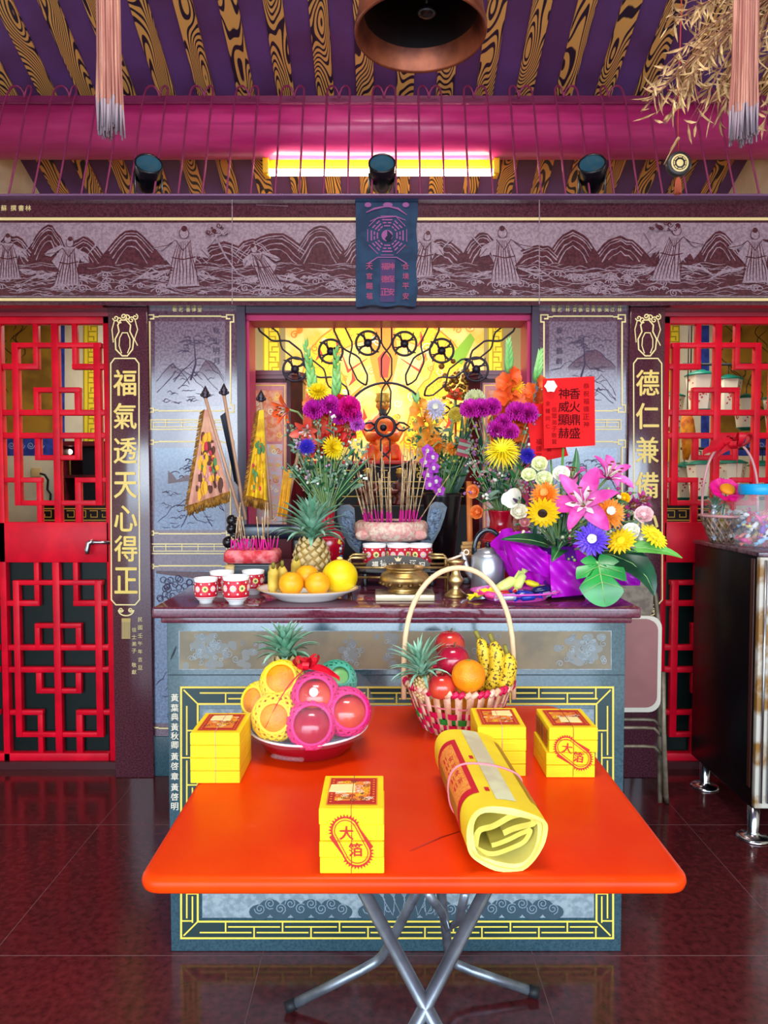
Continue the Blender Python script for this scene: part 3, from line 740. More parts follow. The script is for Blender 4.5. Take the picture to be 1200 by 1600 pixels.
for (u0, u1, u2) in (((648, 1400, 1.75), (596, 1500, 1.85), (455, 1571, 1.82)), ((690, 1400, 1.78), (703, 1505, 1.90), (833, 1551, 1.87))):
    a, k, f = P(*u0), P(*u1), P(*u2); f.z = .016; t1 = ext(a, k, TZ-.03)
    d1 = (a-k).normalized(); d2 = (f-k).normalized()
    b = MB(); b.tube([t1, k+d1*.06, k+d1*.02+d2*.006, k+d2*.02+d1*.006, k+d2*.06, f], .0125, GREYM, 12); o = part(b, 'leg', tab, True)
    b = MB(); b.tube([f-d2*.012, f+d2*.014], .0148, MATS['black_rubber'], 12); part(b, 'foot_cap', o, True)
b = MB(); b.tube([P(668, 1395, 1.5), P(690, 1425, 1.58), P(700, 1450, 1.62), P(716, 1440, 1.58), P(727, 1395, 1.5)], .010, GREYM, 10)
b.box(TX0+.08, TX1-.08, 1.42, 1.46, TZ-.055, TZ-.03, GREYM); b.box(TX0+.08, TX1-.08, 1.60, 1.64, TZ-.055, TZ-.03, GREYM)
part(b, 'brace', tab, True)
# ================================================================== black cabinet at the right
CX = 1.435
BLK = M('black_lacquer', (10, 8, 10), .3, spec=.25, c2=(18, 11, 9), ns=4)
cab = thing('counter_cabinet', 'tall black sided cabinet with peeling pale front on chrome feet', 'cabinet', (1.75, 2.98, 0))
b = MB(); b.box(CX, 2.02, 2.72, 3.27, .125, 1.112, BLK, .003); part(b, 'body', cab, True)
b = MB(); b.box(CX-.006, 2.02, 2.70, 3.275, 1.112, 1.130, M('cabinet_top', (120, 84, 96), .25, spec=.8, c2=(70, 50, 56), ns=30), .003); part(b, 'top', cab, True)
b = MB(); b.box(CX-.002, 2.02, 2.695, 2.72, .135, 1.110, M('peeling_wood', (206, 196, 180), .5, c2=(150, 104, 44), ns=9, nt_=(.5, .62), detail=6), .003); o = part(b, 'front_panel', cab, True, 'pale front panel with peeling brown wood')
b = MB()
for xx in (1.452, 1.478): b.tube([(xx, 2.688, .16), (xx, 2.688, 1.10)], .005, STEEL, 8)
part(b, 'metal_strip', cab, True)
b = MB(); b.box(CX-.004, CX+.008, 2.735, 2.76, .2, 1.1, M('brown_edge', (70, 34, 24), .35), .002); part(b, 'edge_strip', cab, True)
CHR = M('chrome', (206, 208, 212), .18, 1.)
for x, y in ((1.45, 2.735), (1.47, 3.2), (1.97, 2.735), (1.97, 3.2)):
    b = MB(); b.lathe([(0, 0), (.06, 0), (.062, .006), (.05, .012), (.024, .016), (.021, .03), (.022, .126), (0, .126)], CHR, 24, tr((x, y, 0))); part(b, 'foot', cab, True)
# ================================================================== folded chair beside the altar
ch = thing('folding_chair', 'folded metal chair with brown vinyl seat leaning beside the altar', 'chair', (.94, 2.95, 0))
VIN = M('brown_vinyl', (150, 92, 88), .35, spec=.5, c2=(134, 80, 76), ns=5); RIM = M('cream_metal', (206, 194, 176), .4, .2); RUST = M('grey_brown_metal', (140, 124, 104), .5, .3, c2=(110, 94, 74), ns=20)
def q(x, y, d): return P(x, y, d)
s0 = q(1031, 1112, 2.93); s1 = q(1024, 962, 2.93)
b = MB()
def rrect(x0, x1, z0, z1, r, n=5):
    return [(cx+r*math.cos(PI/2*(a+k/n)), cz+r*math.sin(PI/2*(a+k/n))) for cx, cz, a in ((x1-r, z1-r, 0), (x0+r, z1-r, 1), (x0+r, z0+r, 2), (x1-r, z0+r, 3)) for k in range(n+1)]
Xs = Matrix(((1, 0, 0, 0), (0, 0, -1, 0), (0, 1, 0, 0), (0, 0, 0, 1)))   # (x,y,z)->(x,-z,y)
b.prism(rrect(.765, s0.x, s0.z, s1.z, .05), .022, RIM, tr((0, 2.945, 0)) @ Xs); o = part(b, 'seat_pan', ch, True, 'cream metal seat pan')
b = MB(); b.prism(rrect(.78, s0.x-.022, s0.z+.025, s1.z-.012, .045), .02, VIN, tr((0, 2.926, 0)) @ Xs); part(b, 'seat_cushion', ch, True)
b = MB(); c0 = q(1016, 964, 3.0); c1 = q(935, 905, 3.0); b.prism(rrect(.765, c0.x, c0.z, c1.z, .04), .03, M('backrest_worn', (134, 118, 100), .5, c2=(104, 84, 70), ns=25), tr((0, 3.0, 0)) @ Xs); part(b, 'backrest', ch, True, 'worn grey-brown backrest')
xl = .765
for side in (0, 1):
    X = lambda p: p if side == 0 else Vector((xl+ (1.155-p.x), p.y, p.z))
    b = MB(); b.tube([X(q(995, 890, 3.0)), X(q(1012, 905, 3.0)), X(q(1024, 930, 3.0)), X(q(1029, 975, 2.99)), X(q(1030, 1100, 2.985)), X(q(1031, 1225, 3.02)), X(Vector((q(1031, 1236, 3.03).x, 3.03, 0.008)))], .0105, RUST, 8); part(b, 'back_leg', ch, True)
    b = MB(); b.tube([X(q(1036, 1050, 2.94)), X(q(1037, 1140, 2.93)), X(q(1040, 1238, 2.99)), X(Vector((q(1041, 1250, 3.04).x, 3.04, .006)))], [.0105, .0105, .012, .013], RUST, 8); part(b, 'front_leg', ch, True)
b = MB()
for y, d in ((1124, 2.99), (1137, 2.95), (1166, 2.98)):
    b.tube([q(1033, y+12, d), q(1022, y+1, d), q(1005, y, d), Vector((.785, d, q(1000, y, d).z))], .007, RUST, 8)
part(b, 'crossbar', ch, True)
# ================================================================== above the lintel
zl = P(600, 302, DB-.045).z   # ledge top
rail = thing('spike_railing', 'row of thin red iron rods with hooked tops above the stone lintel', 'railing', (0, 3.30, zl))
IRON = M('red_iron', (140, 44, 88), .4, .2)
NR = 34
for i in range(NR):
    x = -1.83 + i*(3.66/(NR-1)); s = 1 if i % 2 == 0 else -1
    zt_ = P(600, 143, 3.5).z
    pts = [(x, 3.30, zl-.003), (x*.995, 3.38, zl+(zt_-zl)*.4), (x*.99, 3.46, zl+(zt_-zl)*.85)]
    for k in range(7):
        a = PI*k/6; pts.append((x*.985 + s*(.027-.027*math.cos(a)), 3.49+.05*math.sin(a/2), zt_-.01+.05*math.sin(a)))
    b = MB(); b.tube(pts, .005, IRON, 6); part(b, 'rod', rail, True)
b = MB(); zz = P(600, 160, 3.47).z; b.tube([(-1.9, 3.475, zz), (1.9, 3.475, zz)], .005, IRON, 6); part(b, 'top_bar', rail, True)
# fluorescent lamp under the round beam
L0, L1 = P(413, 240, 3.78), P(778, 240, 3.78); zq = P(600, 270, 3.75).z
lamp = thing('fluorescent_lamp', 'long fluorescent fitting coloured in its own yellow glow with glowing white tube under the round beam', 'lamp', ((L0.x+L1.x)/2, 3.78, zq))
b = MB(); YH = M('housing_tube_glow', (250, 196, 20), .45)  # warm glow of the tube put into the housing colour
zh0, zh1 = P(600, 260, 3.78).z, P(600, 238, 3.78).z
b.box(L0.x, L1.x, 3.79, 3.85, zh0, zh1, YH, .004); b.box(L0.x, L0.x+.03, 3.72, 3.8, zq-.012, zh0+.02, YH, .003); b.box(L1.x-.03, L1.x, 3.72, 3.8, zq-.012, zh0+.02, YH, .003); part(b, 'housing', lamp, True)
b = MB(); b.tube([(L0.x+.03, 3.745, zq), (L1.x-.03, 3.745, zq)], .017, M('lit_tube', (255, 244, 214), .5, emit=26.), 12); part(b, 'tube', lamp, True, 'glowing white tube')
b = MB(); b.box(L0.x+.2, L0.x+.23, 3.8, 3.83, zh1-.003, zb+.02, YH); b.box(L1.x-.23, L1.x-.2, 3.8, 3.83, zh1-.003, zb+.02, YH); part(b, 'bracket', lamp, True)
# spotlights on the ledge
SPS = 1.28
BLKM = M('black_plastic', (16, 18, 24), .25, spec=.6); LENS = M('spot_glass', (40, 90, 110), .05, spec=.8)
def spot(cx, label, tilt):
    c = P(cx, 276, 3.36); t = thing('spotlight', label, 'spotlight', (c.x, 3.36, zl), tilt, 'spotlights on the ledge')
    h = c.z-zl
    b = MB(); t.scale = (SPS,)*3; h /= SPS; b.box(-.03, .03, -.03, .03, 0, .012, BLKM, .003); b.box(-.05, -.042, -.012, .012, .01, h+.01, BLKM, .002); b.box(.042, .05, -.012, .012, .01, h+.01, BLKM, .002); b.box(-.05, .05, -.012, .012, .008, .016, BLKM, .002); part(b, 'bracket', t)
    b = MB(); X = tr((0, 0, h)) @ rot(math.radians(62))
    b.lathe([(0, -.07), (.02, -.068), (.035, -.05), (.042, -.02), (.046, .02), (.05, .055), (.046, .06), (.043, .055)], BLKM, 20, X); part(b, 'head', t)
    b = MB(); b.lathe([(.044, .054), (.03, .05), (0, .048)], LENS, 20, X); part(b, 'lens', t)
spot(232, 'black spotlight on the ledge under the third rafter from the lintel inscription', .35)
spot(597, 'black spotlight on the ledge right above the dark trigram cloth', 0)
spot(925, 'black spotlight on the ledge nearest the hanging trigram disc', -.3)
bpy.data.objects['spotlight']['label'] = 'black spotlight on the ledge beyond the left thread tassel'
# trigram cloth hung over the lintel
ban = thing('trigram_cloth', 'dark blue cloth with trigram octagon hung over the middle of the lintel', 'banner', (P(603, 478, DB).x, DB-.02, P(603, 478, DB).z))
CLO = M('dark_blue_cloth', (34, 62, 92), .8, c2=(26, 48, 76), ns=12)
DCL = DB-.012
def cl_fn(u, v):
    x = 556+96*u + (1.5*math.sin(v*17)-.8*v if u > .9 else 0) ; y = 313+165*v+1.5*math.sin(u*14+1)*(v > .95)
    p = P(x, y, DCL); p.y += .0022*math.sin(u*9+v*2)*min(1, v*3); return p
b = MB(); b.grid(cl_fn, 16, 14, CLO); part(b, 'cloth', ban, True)
b = MB(); X0, X1 = P(555, 312, DB).x, P(653, 312, DB).x; b.box(X0, X1, DB-.018, DB-.0005, P(600, 317, DB).z, P(600, 312.5, DB).z, CLO, .002); part(b, 'top_hem', ban, True)
A = wallart(DCL-.003); PK = M('stitched_violet', (150, 84, 140), .8); PK2 = M('stitched_dark', (20, 26, 52), .8)
cx, cy = 605, 368
for k in range(8):
    a = PI/8+k*PI/4; b2 = a+PI/4
    for j, r in enumerate((16, 21, 26, 32)):
        p0 = (cx+r*math.cos(a+.08), cy+r*1.0*math.sin(a+.08)); p1 = (cx+r*math.cos(b2-.08), cy+r*math.sin(b2-.08))
        if (k*5+j*3) % 4 in (0, 2) and j < 3:
            m0 = (p0[0]*.58+p1[0]*.42, p0[1]*.58+p1[1]*.42); m1 = (p0[0]*.42+p1[0]*.58, p0[1]*.42+p1[1]*.58)
            A.line([p0, m0], 2.2, PK, 2); A.line([m1, p1], 2.2, PK, 2)
        else: A.line([p0, p1], 2.2 if j < 3 else 1.2, PK, 2)
A.circ(cx, cy, 9, PK, 2); A.poly([(cx, cy-9), (cx+9, cy), (cx+5, cy+8), (cx, cy+9), (cx-4, cy+5), (cx, cy)], PK2, 3)
A.line([(572, 332), (585, 326), (605, 322), (622, 326), (636, 336)], [1, 3, 2, 3, 1], PK, 2)
A.line([(578, 346), (592, 340), (618, 338), (634, 344)], [1, 2, 2, 1], PK, 2)
for x, w in ((575, 9), (606, 13), (634, 9)): A.circ(x, 320, w*.6, PK, 2, 10, 4)
A.line([(575, 412), (590, 402), (620, 402), (636, 412)], [2, 1.4, 1.4, 2], PK, 2)
A.rect(594, 405, 617, 472, M('cloth_violet', (70, 52, 96), .8), 1)
for x, t in ((577, '天官賜福'), (601, '福德正'), (611, '神保安'), (634, '合境平安')):
    A.column(t, x, 416, 15.5 if len(t) == 4 else 20, 10 if len(t) == 4 else 11, M('stitched_red', (170, 74, 110), .8), 3, .01)
part(A.b, 'trigram_print', ban, True, 'violet trigrams and characters on the cloth')
# bell hanging in front
bc = P(657, 57, 1.9)
bell = thing('bronze_bell', 'large copper brown bell hanging mouth down from the ceiling', 'bell', bc)
BRZ = M('bronze_brown', (176, 100, 70), .38, .65, c2=(92, 46, 40), ns=12, nt_=(.35, .7), detail=6)
b = MB(); X = tr(bc)
b.lathe([(0, .30), (.10, .30), (.132, .27), (.140, .10), (.148, .058)], M('bell_hollow_shade', (46, 28, 26), .5, .3, c2=(30, 20, 20), ns=10), 48, X)  # shade of the hollow painted onto the inner shell
b.lathe([(.148, .058), (.150, .052), (.164, .006), (.168, 0), (.172, .006), (.172, .02), (.166, .04), (.158, .09), (.152, .22), (.144, .3), (.11, .345), (.05, .36), (0, .362)], BRZ, 48, X)
part(b, 'shell', bell, True)
b = MB(); b.tube([bc+Vector((0, 0, .35)), Vector((bc.x, bc.y, zroof(bc.y)+.02))], .008, BLKM, 8); b.tube([bc+Vector((.03*math.cos(k*PI/5), 0, .36+.05*math.sin(k*PI/5))) for k in range(6)], .008, BRZ, 8); part(b, 'hanger', bell, True)
b = MB(); c = bc+Vector((.015, -.02, .05)); b.tube([c+Vector((0, .02, .25)), c], .005, BLKM, 6); b.ball(c, .022, BLKM, sq=(1.2, 1, .7)); part(b, 'clapper', bell, True)
# unseen housing made up for the added fill light above the table
t = thing('fill_light_housing', 'white housing added for the fill light, unseen over the front hall', 'lamp', (.05, 1.0, 4.05))
b = MB(); b.box(-.66, .66, -.14, .14, .0, .05, M('white_enamel', (236, 236, 232), .5), .01); part(b, 'housing', t)
b = MB(); b.tube([(-.5, 0, .05), (-.5, 0, .5)], .008, MATS['white_enamel'], 8); b.tube([(.5, 0, .05), (.5, 0, .5)], .008, MATS['white_enamel'], 8); part(b, 'rod', t)
# tassels
TAS = M('pink_thread', (200, 142, 122), .6, c2=(160, 98, 86), ns=80, stretch=(1, 1, .05)); TIP = M('faded_thread', (150, 132, 142), .7)
def tassel(cx, yb, w, label, d, seed):
    rr = random.Random(seed); p = P(cx, yb, d); ztop = zroof(d)
    t = thing('thread_tassel', label, 'tassel', p, 0, 'hanging tassels')
    b = MB(); R = w*px(d)/2; e = MB()
    for k in range(90):
        a = rr.uniform(0, 6.28); r = R*math.sqrt(rr.uniform(0.02, 1)); x, y = r*math.cos(a), r*math.sin(a); dz = rr.uniform(0, .03)
        fx = 1.0 + rr.uniform(-.05, .2)
        b.tube([(x*.6, y*.6, .72), (x*.96, y*.96, .5), (x*1.0, y, .2), (x*fx, y*fx, .07+dz)], .0034, TAS, 5, cap=False)
        e.tube([(x*fx, y*fx, .075+dz), (x*fx*1.04+rr.uniform(-.004, .004), y*fx, dz)], [.0032, .0022], TIP, 5)
    part(b, 'strands', t); part(e, 'frayed_tip', t, label='greyish frayed ends')
    b = MB(); b.lathe([(0, .80), (.012, .795), (.022, .775), (R*.62+.006, .74), (R*.62+.006, .70), (R*.6, .69)], M('tassel_cap', (170, 30, 50), .5), 16); b.tube([(0, 0, .79), (0, 0, ztop-p.z+.02)], .004, MATS['tassel_cap'], 6); part(b, 'cap', t)
tassel(172, 215, 34, 'pinkish thread tassel hanging alone before the round beam', 1.9, 1)
tassel(1161, 225, 35, 'pinkish thread tassel hanging against the dried bamboo', 1.9, 2)
# dried bamboo
STRAW = M('dried_straw', (224, 190, 136), .7, c2=(176, 136, 90), ns=30); STR2 = M('dried_stem', (150, 100, 76), .7)
db = thing('dried_bamboo_bundle', 'bundle of dried bamboo twigs and pale leaves hanging in the upper corner', 'dried plant', P(1130, 60, 2.2))
rr = random.Random(9); b = MB(); lf = MB(); D0 = 2.2
root = P(1215, 40, D0)+Vector((0, 0, .1))
tips = []
for k in range(46):
    tx, ty = rr.choice(((1010, 160), (1025, 120), (1050, 60), (1040, 170), (1075, 190), (1100, 205), (1120, 180), (1150, 190), (1195, 200), (1060, 20), (1085, 100), (1110, 60)))
    tx += rr.uniform(-16, 16); ty += rr.uniform(-25, 25); d = D0+rr.uniform(-.12, .15)
    e_ = P(tx, ty, d); m_ = (root+e_)/2 + Vector((rr.uniform(-.04, .04), rr.uniform(-.05, .05), rr.uniform(.02, .08)))
    pts = [root.lerp(m_, t).lerp(m_.lerp(e_, t), t) for t in (0, .2, .4, .6, .8, 1)]
    b.tube(pts, [.003, .0025, .002, .0016, .0013, .0008], STR2, 5); tips.append(pts)
for k in range(620):
    pts = rr.choice(tips); i = rr.randint(1, 4); t = rr.random(); p = pts[i].lerp(pts[i+1], t)
    dr = Vector((rr.uniform(-.9, .5), rr.uniform(-.5, .5), rr.uniform(-1.2, .35))).normalized(); L = rr.uniform(.03, .08); w = rr.uniform(.002, .0052)
    sd = dr.cross(Vector((rr.uniform(-.3, .3), 1, rr.uniform(-.3, .3)))).normalized(); up = sd.cross(dr)*.15*L
    lf.add([p, p+dr*L*.35+sd*w+up*.6, p+dr*L*.7+sd*w*.7+up*.5, p+dr*L, p+dr*L*.7-sd*w*.7+up*.5, p+dr*L*.35-sd*w+up*.6, p+dr*L*.35+up, p+dr*L*.7+up*.9],
           [(0, 1, 6), (1, 2, 7, 6), (2, 3, 7), (0, 6, 5), (6, 7, 4, 5), (7, 3, 4)], STRAW, True)
b.tube([root, Vector((root.x, root.y, zroof(root.y)+.02))], .004, STR2, 6)
part(b, 'stems', db, True); o = part(lf, 'leaves', db, True); o['kind'] = 'stuff'
# trigram disc on a string
dc = P(1060, 257, 2.5)
dd = thing('trigram_disc', 'small dark round trigram disc with a short tassel on a string', 'ornament', dc)
b = MB(); X = tr(dc) @ rot(PI/2); b.lathe([(0, -.012), (.036, -.012), (.042, -.008), (.042, .008), (.036, .012), (0, .012)], M('disc_dark', (48, 44, 44), .4), 28, X); part(b, 'disc', dd, True)
b = MB(); b.lathe([(.030, .0135), (.027, .015), (.024, .0135)], GOLDP, 24, X); b.lathe([(.012, .0135), (.006, .015), (0, .015)], GOLDP, 16, X)
for k in range(8):
    a = k*PI/4; b.box(-.006, .006, -.0015, .0015, .0125, .015, GOLDP, X=X @ rot(0, 0, a) @ tr((0, .0195, 0)))
part(b, 'trigram_print', dd, True)
b = MB(); b.tube([dc+Vector((0, 0, .04)), dc+Vector((-.004, 0, .14)), Vector((dc.x+.01, dc.y, zroof(dc.y)+.02))], .0022, M('red_string', (190, 60, 60), .6), 5); part(b, 'string', dd, True)
b = MB()
for k in range(14): a = k*.45; b.tube([dc+Vector((0, 0, -.04)), dc+Vector((.008*math.cos(a), .008*math.sin(a), -.055)), dc+Vector((.011*math.cos(a), .011*math.sin(a), -.10))], .0022, M('rust_thread', (190, 90, 60), .7), 5)
b.tube([dc+Vector((-.03, 0, .05)), dc+Vector((0, 0, .09))], [.001, .006], STRAW, 5); b.tube([dc+Vector((-.05, 0, .0)), dc+Vector((-.005, 0, .085))], [.001, .005], STRAW, 5)
part(b, 'tassel', dd, True)
# ================================================================== offerings on the red table
PAPY = M('joss_yellow', (250, 218, 20), .7, c2=(244, 206, 14), ns=20); PAPD = M('joss_gap', (206, 160, 10), .8); PAPR = M('joss_red', (186, 36, 26), .7); PAPO = M('joss_orange', (232, 130, 40), .7)
BEI = M('beige_slip', (240, 206, 120), .75); STRING = M('pink_string', (226, 130, 140), .6); PRW = M('print_pale', (236, 222, 200), .7); PRD = M('print_dark', (86, 50, 56), .7)
def joss(x, y, label, seed, slip=(0, 0), stamp=False, front=False, loose=False, w=.103, d=.128, h=.107, rz=0.):
    rr = random.Random(seed)
    p = PZ(x, y, TZ); p.y += d/2
    t = thing('joss_paper_stack', label, 'joss paper', p, rz, 'yellow joss paper stacks on the red table')
    b = MB(); n = 4; z = 0
    for k in range(n):
        z1 = h*(k+1)/n; o = rr.uniform(-.0012, .0012); ox = -.005 if (loose and k < 2) else o
        b.box(-w/2+ox, w/2+ox, -d/2+o, d/2+o, z+.0004, z1-.0004, PAPY, .0012, seg=1)
        for j in range(7):
            zz = z+(z1-z)*(j+.5)/7+rr.uniform(-.001, .001)
            b.box(-w/2+ox-.0001, w/2+ox+.0001, -d/2+o-.0002, d/2+o+.0002, zz, zz+.0003, PAPD)
        z = z1
    part(b, 'paper', t)
    A = Art(lambda a, c, l: (a, c, h+.0003+l*.00022)); W2, D2 = w/2-.011, d/2-.013
    A.rect(-W2, -D2, W2, D2, PAPR, 1); A.line([(-W2, -D2), (W2, -D2), (W2, D2), (-W2, D2)], .002, PAPO, 2, True)
    A.rect(-W2*.72, -D2*.72, W2*.72, D2*.72, PAPO, 2)
    for k in range(40):
        A.spiral(rr.uniform(-W2*.7, W2*.7), rr.uniform(-D2*.7, D2*.7), rr.uniform(.003, .008), .0014, rr.choice((PRW, PRD, PAPR, PAPY)), 3, 1.3)
    for k in range(10):
        A.circ(-W2*.86, -D2*.8+k*D2*.18, .0022, PAPO, 3, 8); A.circ(W2*.86, -D2*.8+k*D2*.18, .0022, PAPO, 3, 8)
    part(A.b, 'printed_top', t, label='red bordered printed picture')
    A = Art(lambda a, c, l: (a, c, h+.0016+l*.00025)); sx, sy = slip; s = .022
    q = MB(); q.prism([(sx-s, sy-s*.6), (sx+s, sy-s*.75), (sx+s*.95, sy+s*.7), (sx-s*.9, sy+s*.6)], .0012, M('slip_pale', (250, 224, 150), .8), tr((0, 0, h+.0012)))
    part(q, 'paper_slip', t, label='small beige paper slip')
    b = MB(); e = .0009
    b.tube([(0, -d/2-e, 0.002), (0.001, -d/2-e, h*.5), (0, -d/2-e, h), (0, -d/2+.01, h+.0028), (0, 0, h+.0032), (0, d/2-.01, h+.0028), (0, d/2+e, h), (0, d/2+e, .002)], .0006, STRING if not stamp else M('red_string_thin', (176, 60, 40), .6), 5)
    part(b, 'string', t)
    if stamp:
        A = Art(lambda a, c, l: (a, -d/2-.0014-l*.00012, h/2 - c)); R = .0215; L = .0205; an = math.radians(stamp)
        dx, dy = math.cos(an), math.sin(an)
        def pill(r, n=36):
            pts = []
            for k in range(n):
                a = 2*PI*k/n; ox = L if math.cos(a) > 0 else -L
                pts.append(((ox+r*math.cos(a))*dx - r*math.sin(a)*dy, (ox+r*math.cos(a))*dy + r*math.sin(a)*dx))
            return pts
        A.line(pill(R), .0026, PAPR, 1, True); A.line(pill(R-.0045), .0014, PAPR, 1, True)
        P0, P1 = pill(R, 60), pill(R+.006, 60)
        for k in range(0, 60, 2): A.poly([P0[k-1], P1[k], P0[(k+1) % 60]], PAPR, 2)
        for ox in (-.0005, .0005): A.text('大', -L*.8*dx+ox, -L*.8*dy+ox*.6, .022, PAPR, 2, 0, rotd=stamp-62 if stamp > 45 else stamp-30)
        for ox in (-.0005, .0005): A.text('箔', L*.7*dx+ox, L*.7*dy+ox*.6, .022, PAPR, 2, 0, rotd=stamp-62 if stamp > 45 else stamp-30)
        part(A.b, 'stamp', t, label='red toothed oval stamp with two characters')
    if loose:
        A = Art(lambda a, c, l: (-w/2-.0018-l*.0002, a, c))
        for k in range(14): A.rect(-d/2+.01+k*.0078, h*.56, -d/2+.015+k*.0078, h*.92, rr.choice((PAPR, PRD)), 1)
        part(A.b, 'side_print', t)
    return t
joss(337, 1224, 'yellow joss paper stack at the table corner beside the fruit basin', 1, (-.006, .024))
joss(549, 1366, 'yellow joss paper stack with red oval stamp, alone near the front edge', 2, (-.018, .008), stamp=62)
joss(784, 1213, 'yellow joss paper stack standing right behind the rolled paper', 3, (.012, .022))
joss(895, 1215, 'yellow joss paper stack with red oval stamp at the table edge, next to another stack', 4, (.004, -.016), stamp=38, loose=True)
# rolled joss paper ------------------------------------------------------
RW, RH, RL = .132, .104, .36
rb_ = PZ(789, 1361, TZ); rp_ = Vector((rb_.x, rb_.y, TZ))
roll = thing('rolled_joss_paper', 'thick roll of yellow joss paper tied with pink string on the red table', 'joss paper', (rp_.x, rp_.y, TZ), math.radians(4))
RYEL = M('roll_yellow', (244, 214, 40), .65, c2=(234, 200, 36), ns=9); RPALE = M('roll_pale', (240, 226, 120), .7, c2=(226, 208, 96), ns=14, stretch=(1, .15, 1)); RGRN = M('roll_strip', (214, 212, 168), .7, c2=(200, 186, 150), ns=14)
def rprof(a, k=1., dz=0.):
    """rounded, slightly squashed loop"""
    x = math.copysign(abs(math.cos(a))**.82, math.cos(a))*RW/2*k; z = math.copysign(abs(math.sin(a))**.80, math.sin(a))*RH/2*k
    x += .006*math.sin(2*a+.6)*k; z += .004*math.cos(3*a)*k
    return x, max(z+RH/2, 0.0005)
N = 40
def loopband(mb, k0, k1, y0, y1, m, me, jag=.0, sc=(1, 1), off=(0, 0)):
    vs = []; 
    for kk in (k0, k1):
        for yy in (y0, y1):
            for i in range(N):
                a = 2*PI*i/N; x, z = rprof(a, kk); yj = yy + (jag*math.sin(3*a+kk*9) if yy == y0 else 0)
                vs.append((x*sc[0]+off[0], yj, RH/2+(z-RH/2)*sc[1]+off[1]))
    o = lambda s, i: s*N+i % N
    mb.add(vs, [(o(0, i), o(0, i+1), o(1, i+1), o(1, i)) for i in range(N)], m, True)
    mb.add(vs, [(o(2, i), o(2, i+1), o(3, i+1), o(3, i)) for i in range(N)], me, True)
    mb.add(vs, [(o(0, i), o(0, i+1), o(2, i+1), o(2, i)) for i in range(N)], me, False)
    mb.add(vs, [(o(1, i), o(1, i+1), o(3, i+1), o(3, i)) for i in range(N)], me, False)
b = MB()
loopband(b, 1., .90, 0, RL, RYEL, RPALE, .004); loopband(b, .895, .80, .004, RL-.005, RPALE, RPALE, .005)
part(b, 'outer_sheets', roll)
b = MB()
def fold(pts, w, y0, m):
    # a band of folded sheets following pts in the roll's cross-section
    n = len(pts); L = []
    for i, p in enumerate(pts):
        t = Vector(pts[min(i+1, n-1)])-Vector(pts[max(i-1, 0)]); t.normalize(); nn = Vector((-t.y, t.x))*w/2
        L.append((Vector(p)+nn, Vector(p)-nn))
    vs = []
    for yy in (y0, RL-.02):
        for a, c in L: vs += [(a.x, yy+.003*math.sin(a.x*90), a.y), (c.x, yy+.003*math.sin(a.x*90), c.y)]
    fs = []
    for i in range(n-1):
        a = 2*i; B = 2*n
        fs += [(a, a+2, a+2+B, a+B), (a+1, a+3, a+3+B, a+1+B), (a, a+1, a+3, a+2)]
    fs += [(0, 1, 2*n+1, 2*n), (2*n-2, 2*n-1, 4*n-1, 4*n-2)]
    b.add(vs, fs, m, False)
def sm(pts, n=5):
    out = []; P_ = [Vector(p) for p in pts]
    for i in range(len(P_)-1):
        p0, p1, p2, p3 = P_[max(i-1, 0)], P_[i], P_[i+1], P_[min(i+2, len(P_)-1)]
        for k in range(n):
            t = k/n; out.append(.5*((2*p1)+(p2-p0)*t+(2*p0-5*p1+4*p2-p3)*t*t+(3*p1-p0-3*p2+p3)*t**3))
    out.append(P_[-1]); return out
RPALE = M('roll_inner_shade', (214, 196, 84), .7, c2=(190, 170, 60), ns=14)  # folds coloured darker for the shade inside the roll
fold(sm([(-.046, .034), (-.040, .060), (-.018, .070), (.012, .082), (.040, .086), (.050, .074), (.030, .066), (.0, .056)]), .010, .012, RPALE)
fold(sm([(-.044, .028), (-.02, .020), (.012, .024), (.036, .036), (.046, .056), (.034, .052), (.012, .040), (-.018, .034)]), .008, .02, RPALE)
fold(sm([(-.03, .05), (-.01, .056), (.014, .064), (.034, .064)]), .007, .05, RYEL)
part(b, 'inner_folds', roll)
# printing on the outside of the roll; x = angle in degrees, y = distance along it
A = Art(lambda a, c, l: (lambda q: (q[0], c, q[1]))(rprof(math.radians(a), 1.012+l*.0022)))
def patch(a0, a1, y0, y1, m, l):
    n = 10
    for i in range(n):
        A.rect(a0+(a1-a0)*i/n, y0, a0+(a1-a0)*(i+1)/n, y1, m, l); A.c -= 1
    A.c += 1
RRED = M('roll_red', (196, 16, 40), .6); RORG = M('roll_orange', (232, 150, 60), .65, c2=(222, 120, 44), ns=160); BRN = M('roll_brown', (168, 120, 30), .6)
patch(108, 186, .055, .30, RRED, 1); patch(117, 181, .075, .28, RORG, 2)
patch(162, 181, .08, .275, BRN, 2.6)
patch(72, 92, .03, RL-.004, RGRN, 1); patch(10, 44, .05, RL-.03, M('roll_gold', (196, 140, 40), .6), 1); patch(10, 44, .06, RL-.04, BRN, 2)
patch(94, 99, .06, .075, RRED, 2); patch(94, 99, .20, .215, RRED, 2)
for i, ch_ in enumerate('祈求平安'): A.text(ch_, 130, .12+.033*i, .02, RRED, 3, .02, w=11, rotd=180)
for i in range(5): A.rect(140, .11+.03*i, 150, .128+.03*i, RRED, 3)
for i in range(16): A.circ(82+random.Random(i).uniform(-7, 7), .05+.018*i, .005, M('roll_pinkprint', (222, 170, 170), .7), 2, 8)
part(A.b, 'roll_print', roll, label='red and orange printed label')
b = MB()
for y0 in (.165,): b.tube([(lambda q: (q[0], y0+.01*math.sin(2*PI*i/40), q[1]))(rprof(2*PI*i/40, 1.03)) for i in range(40)], .0022, STRING, 6, True)
part(b, 'string', roll)
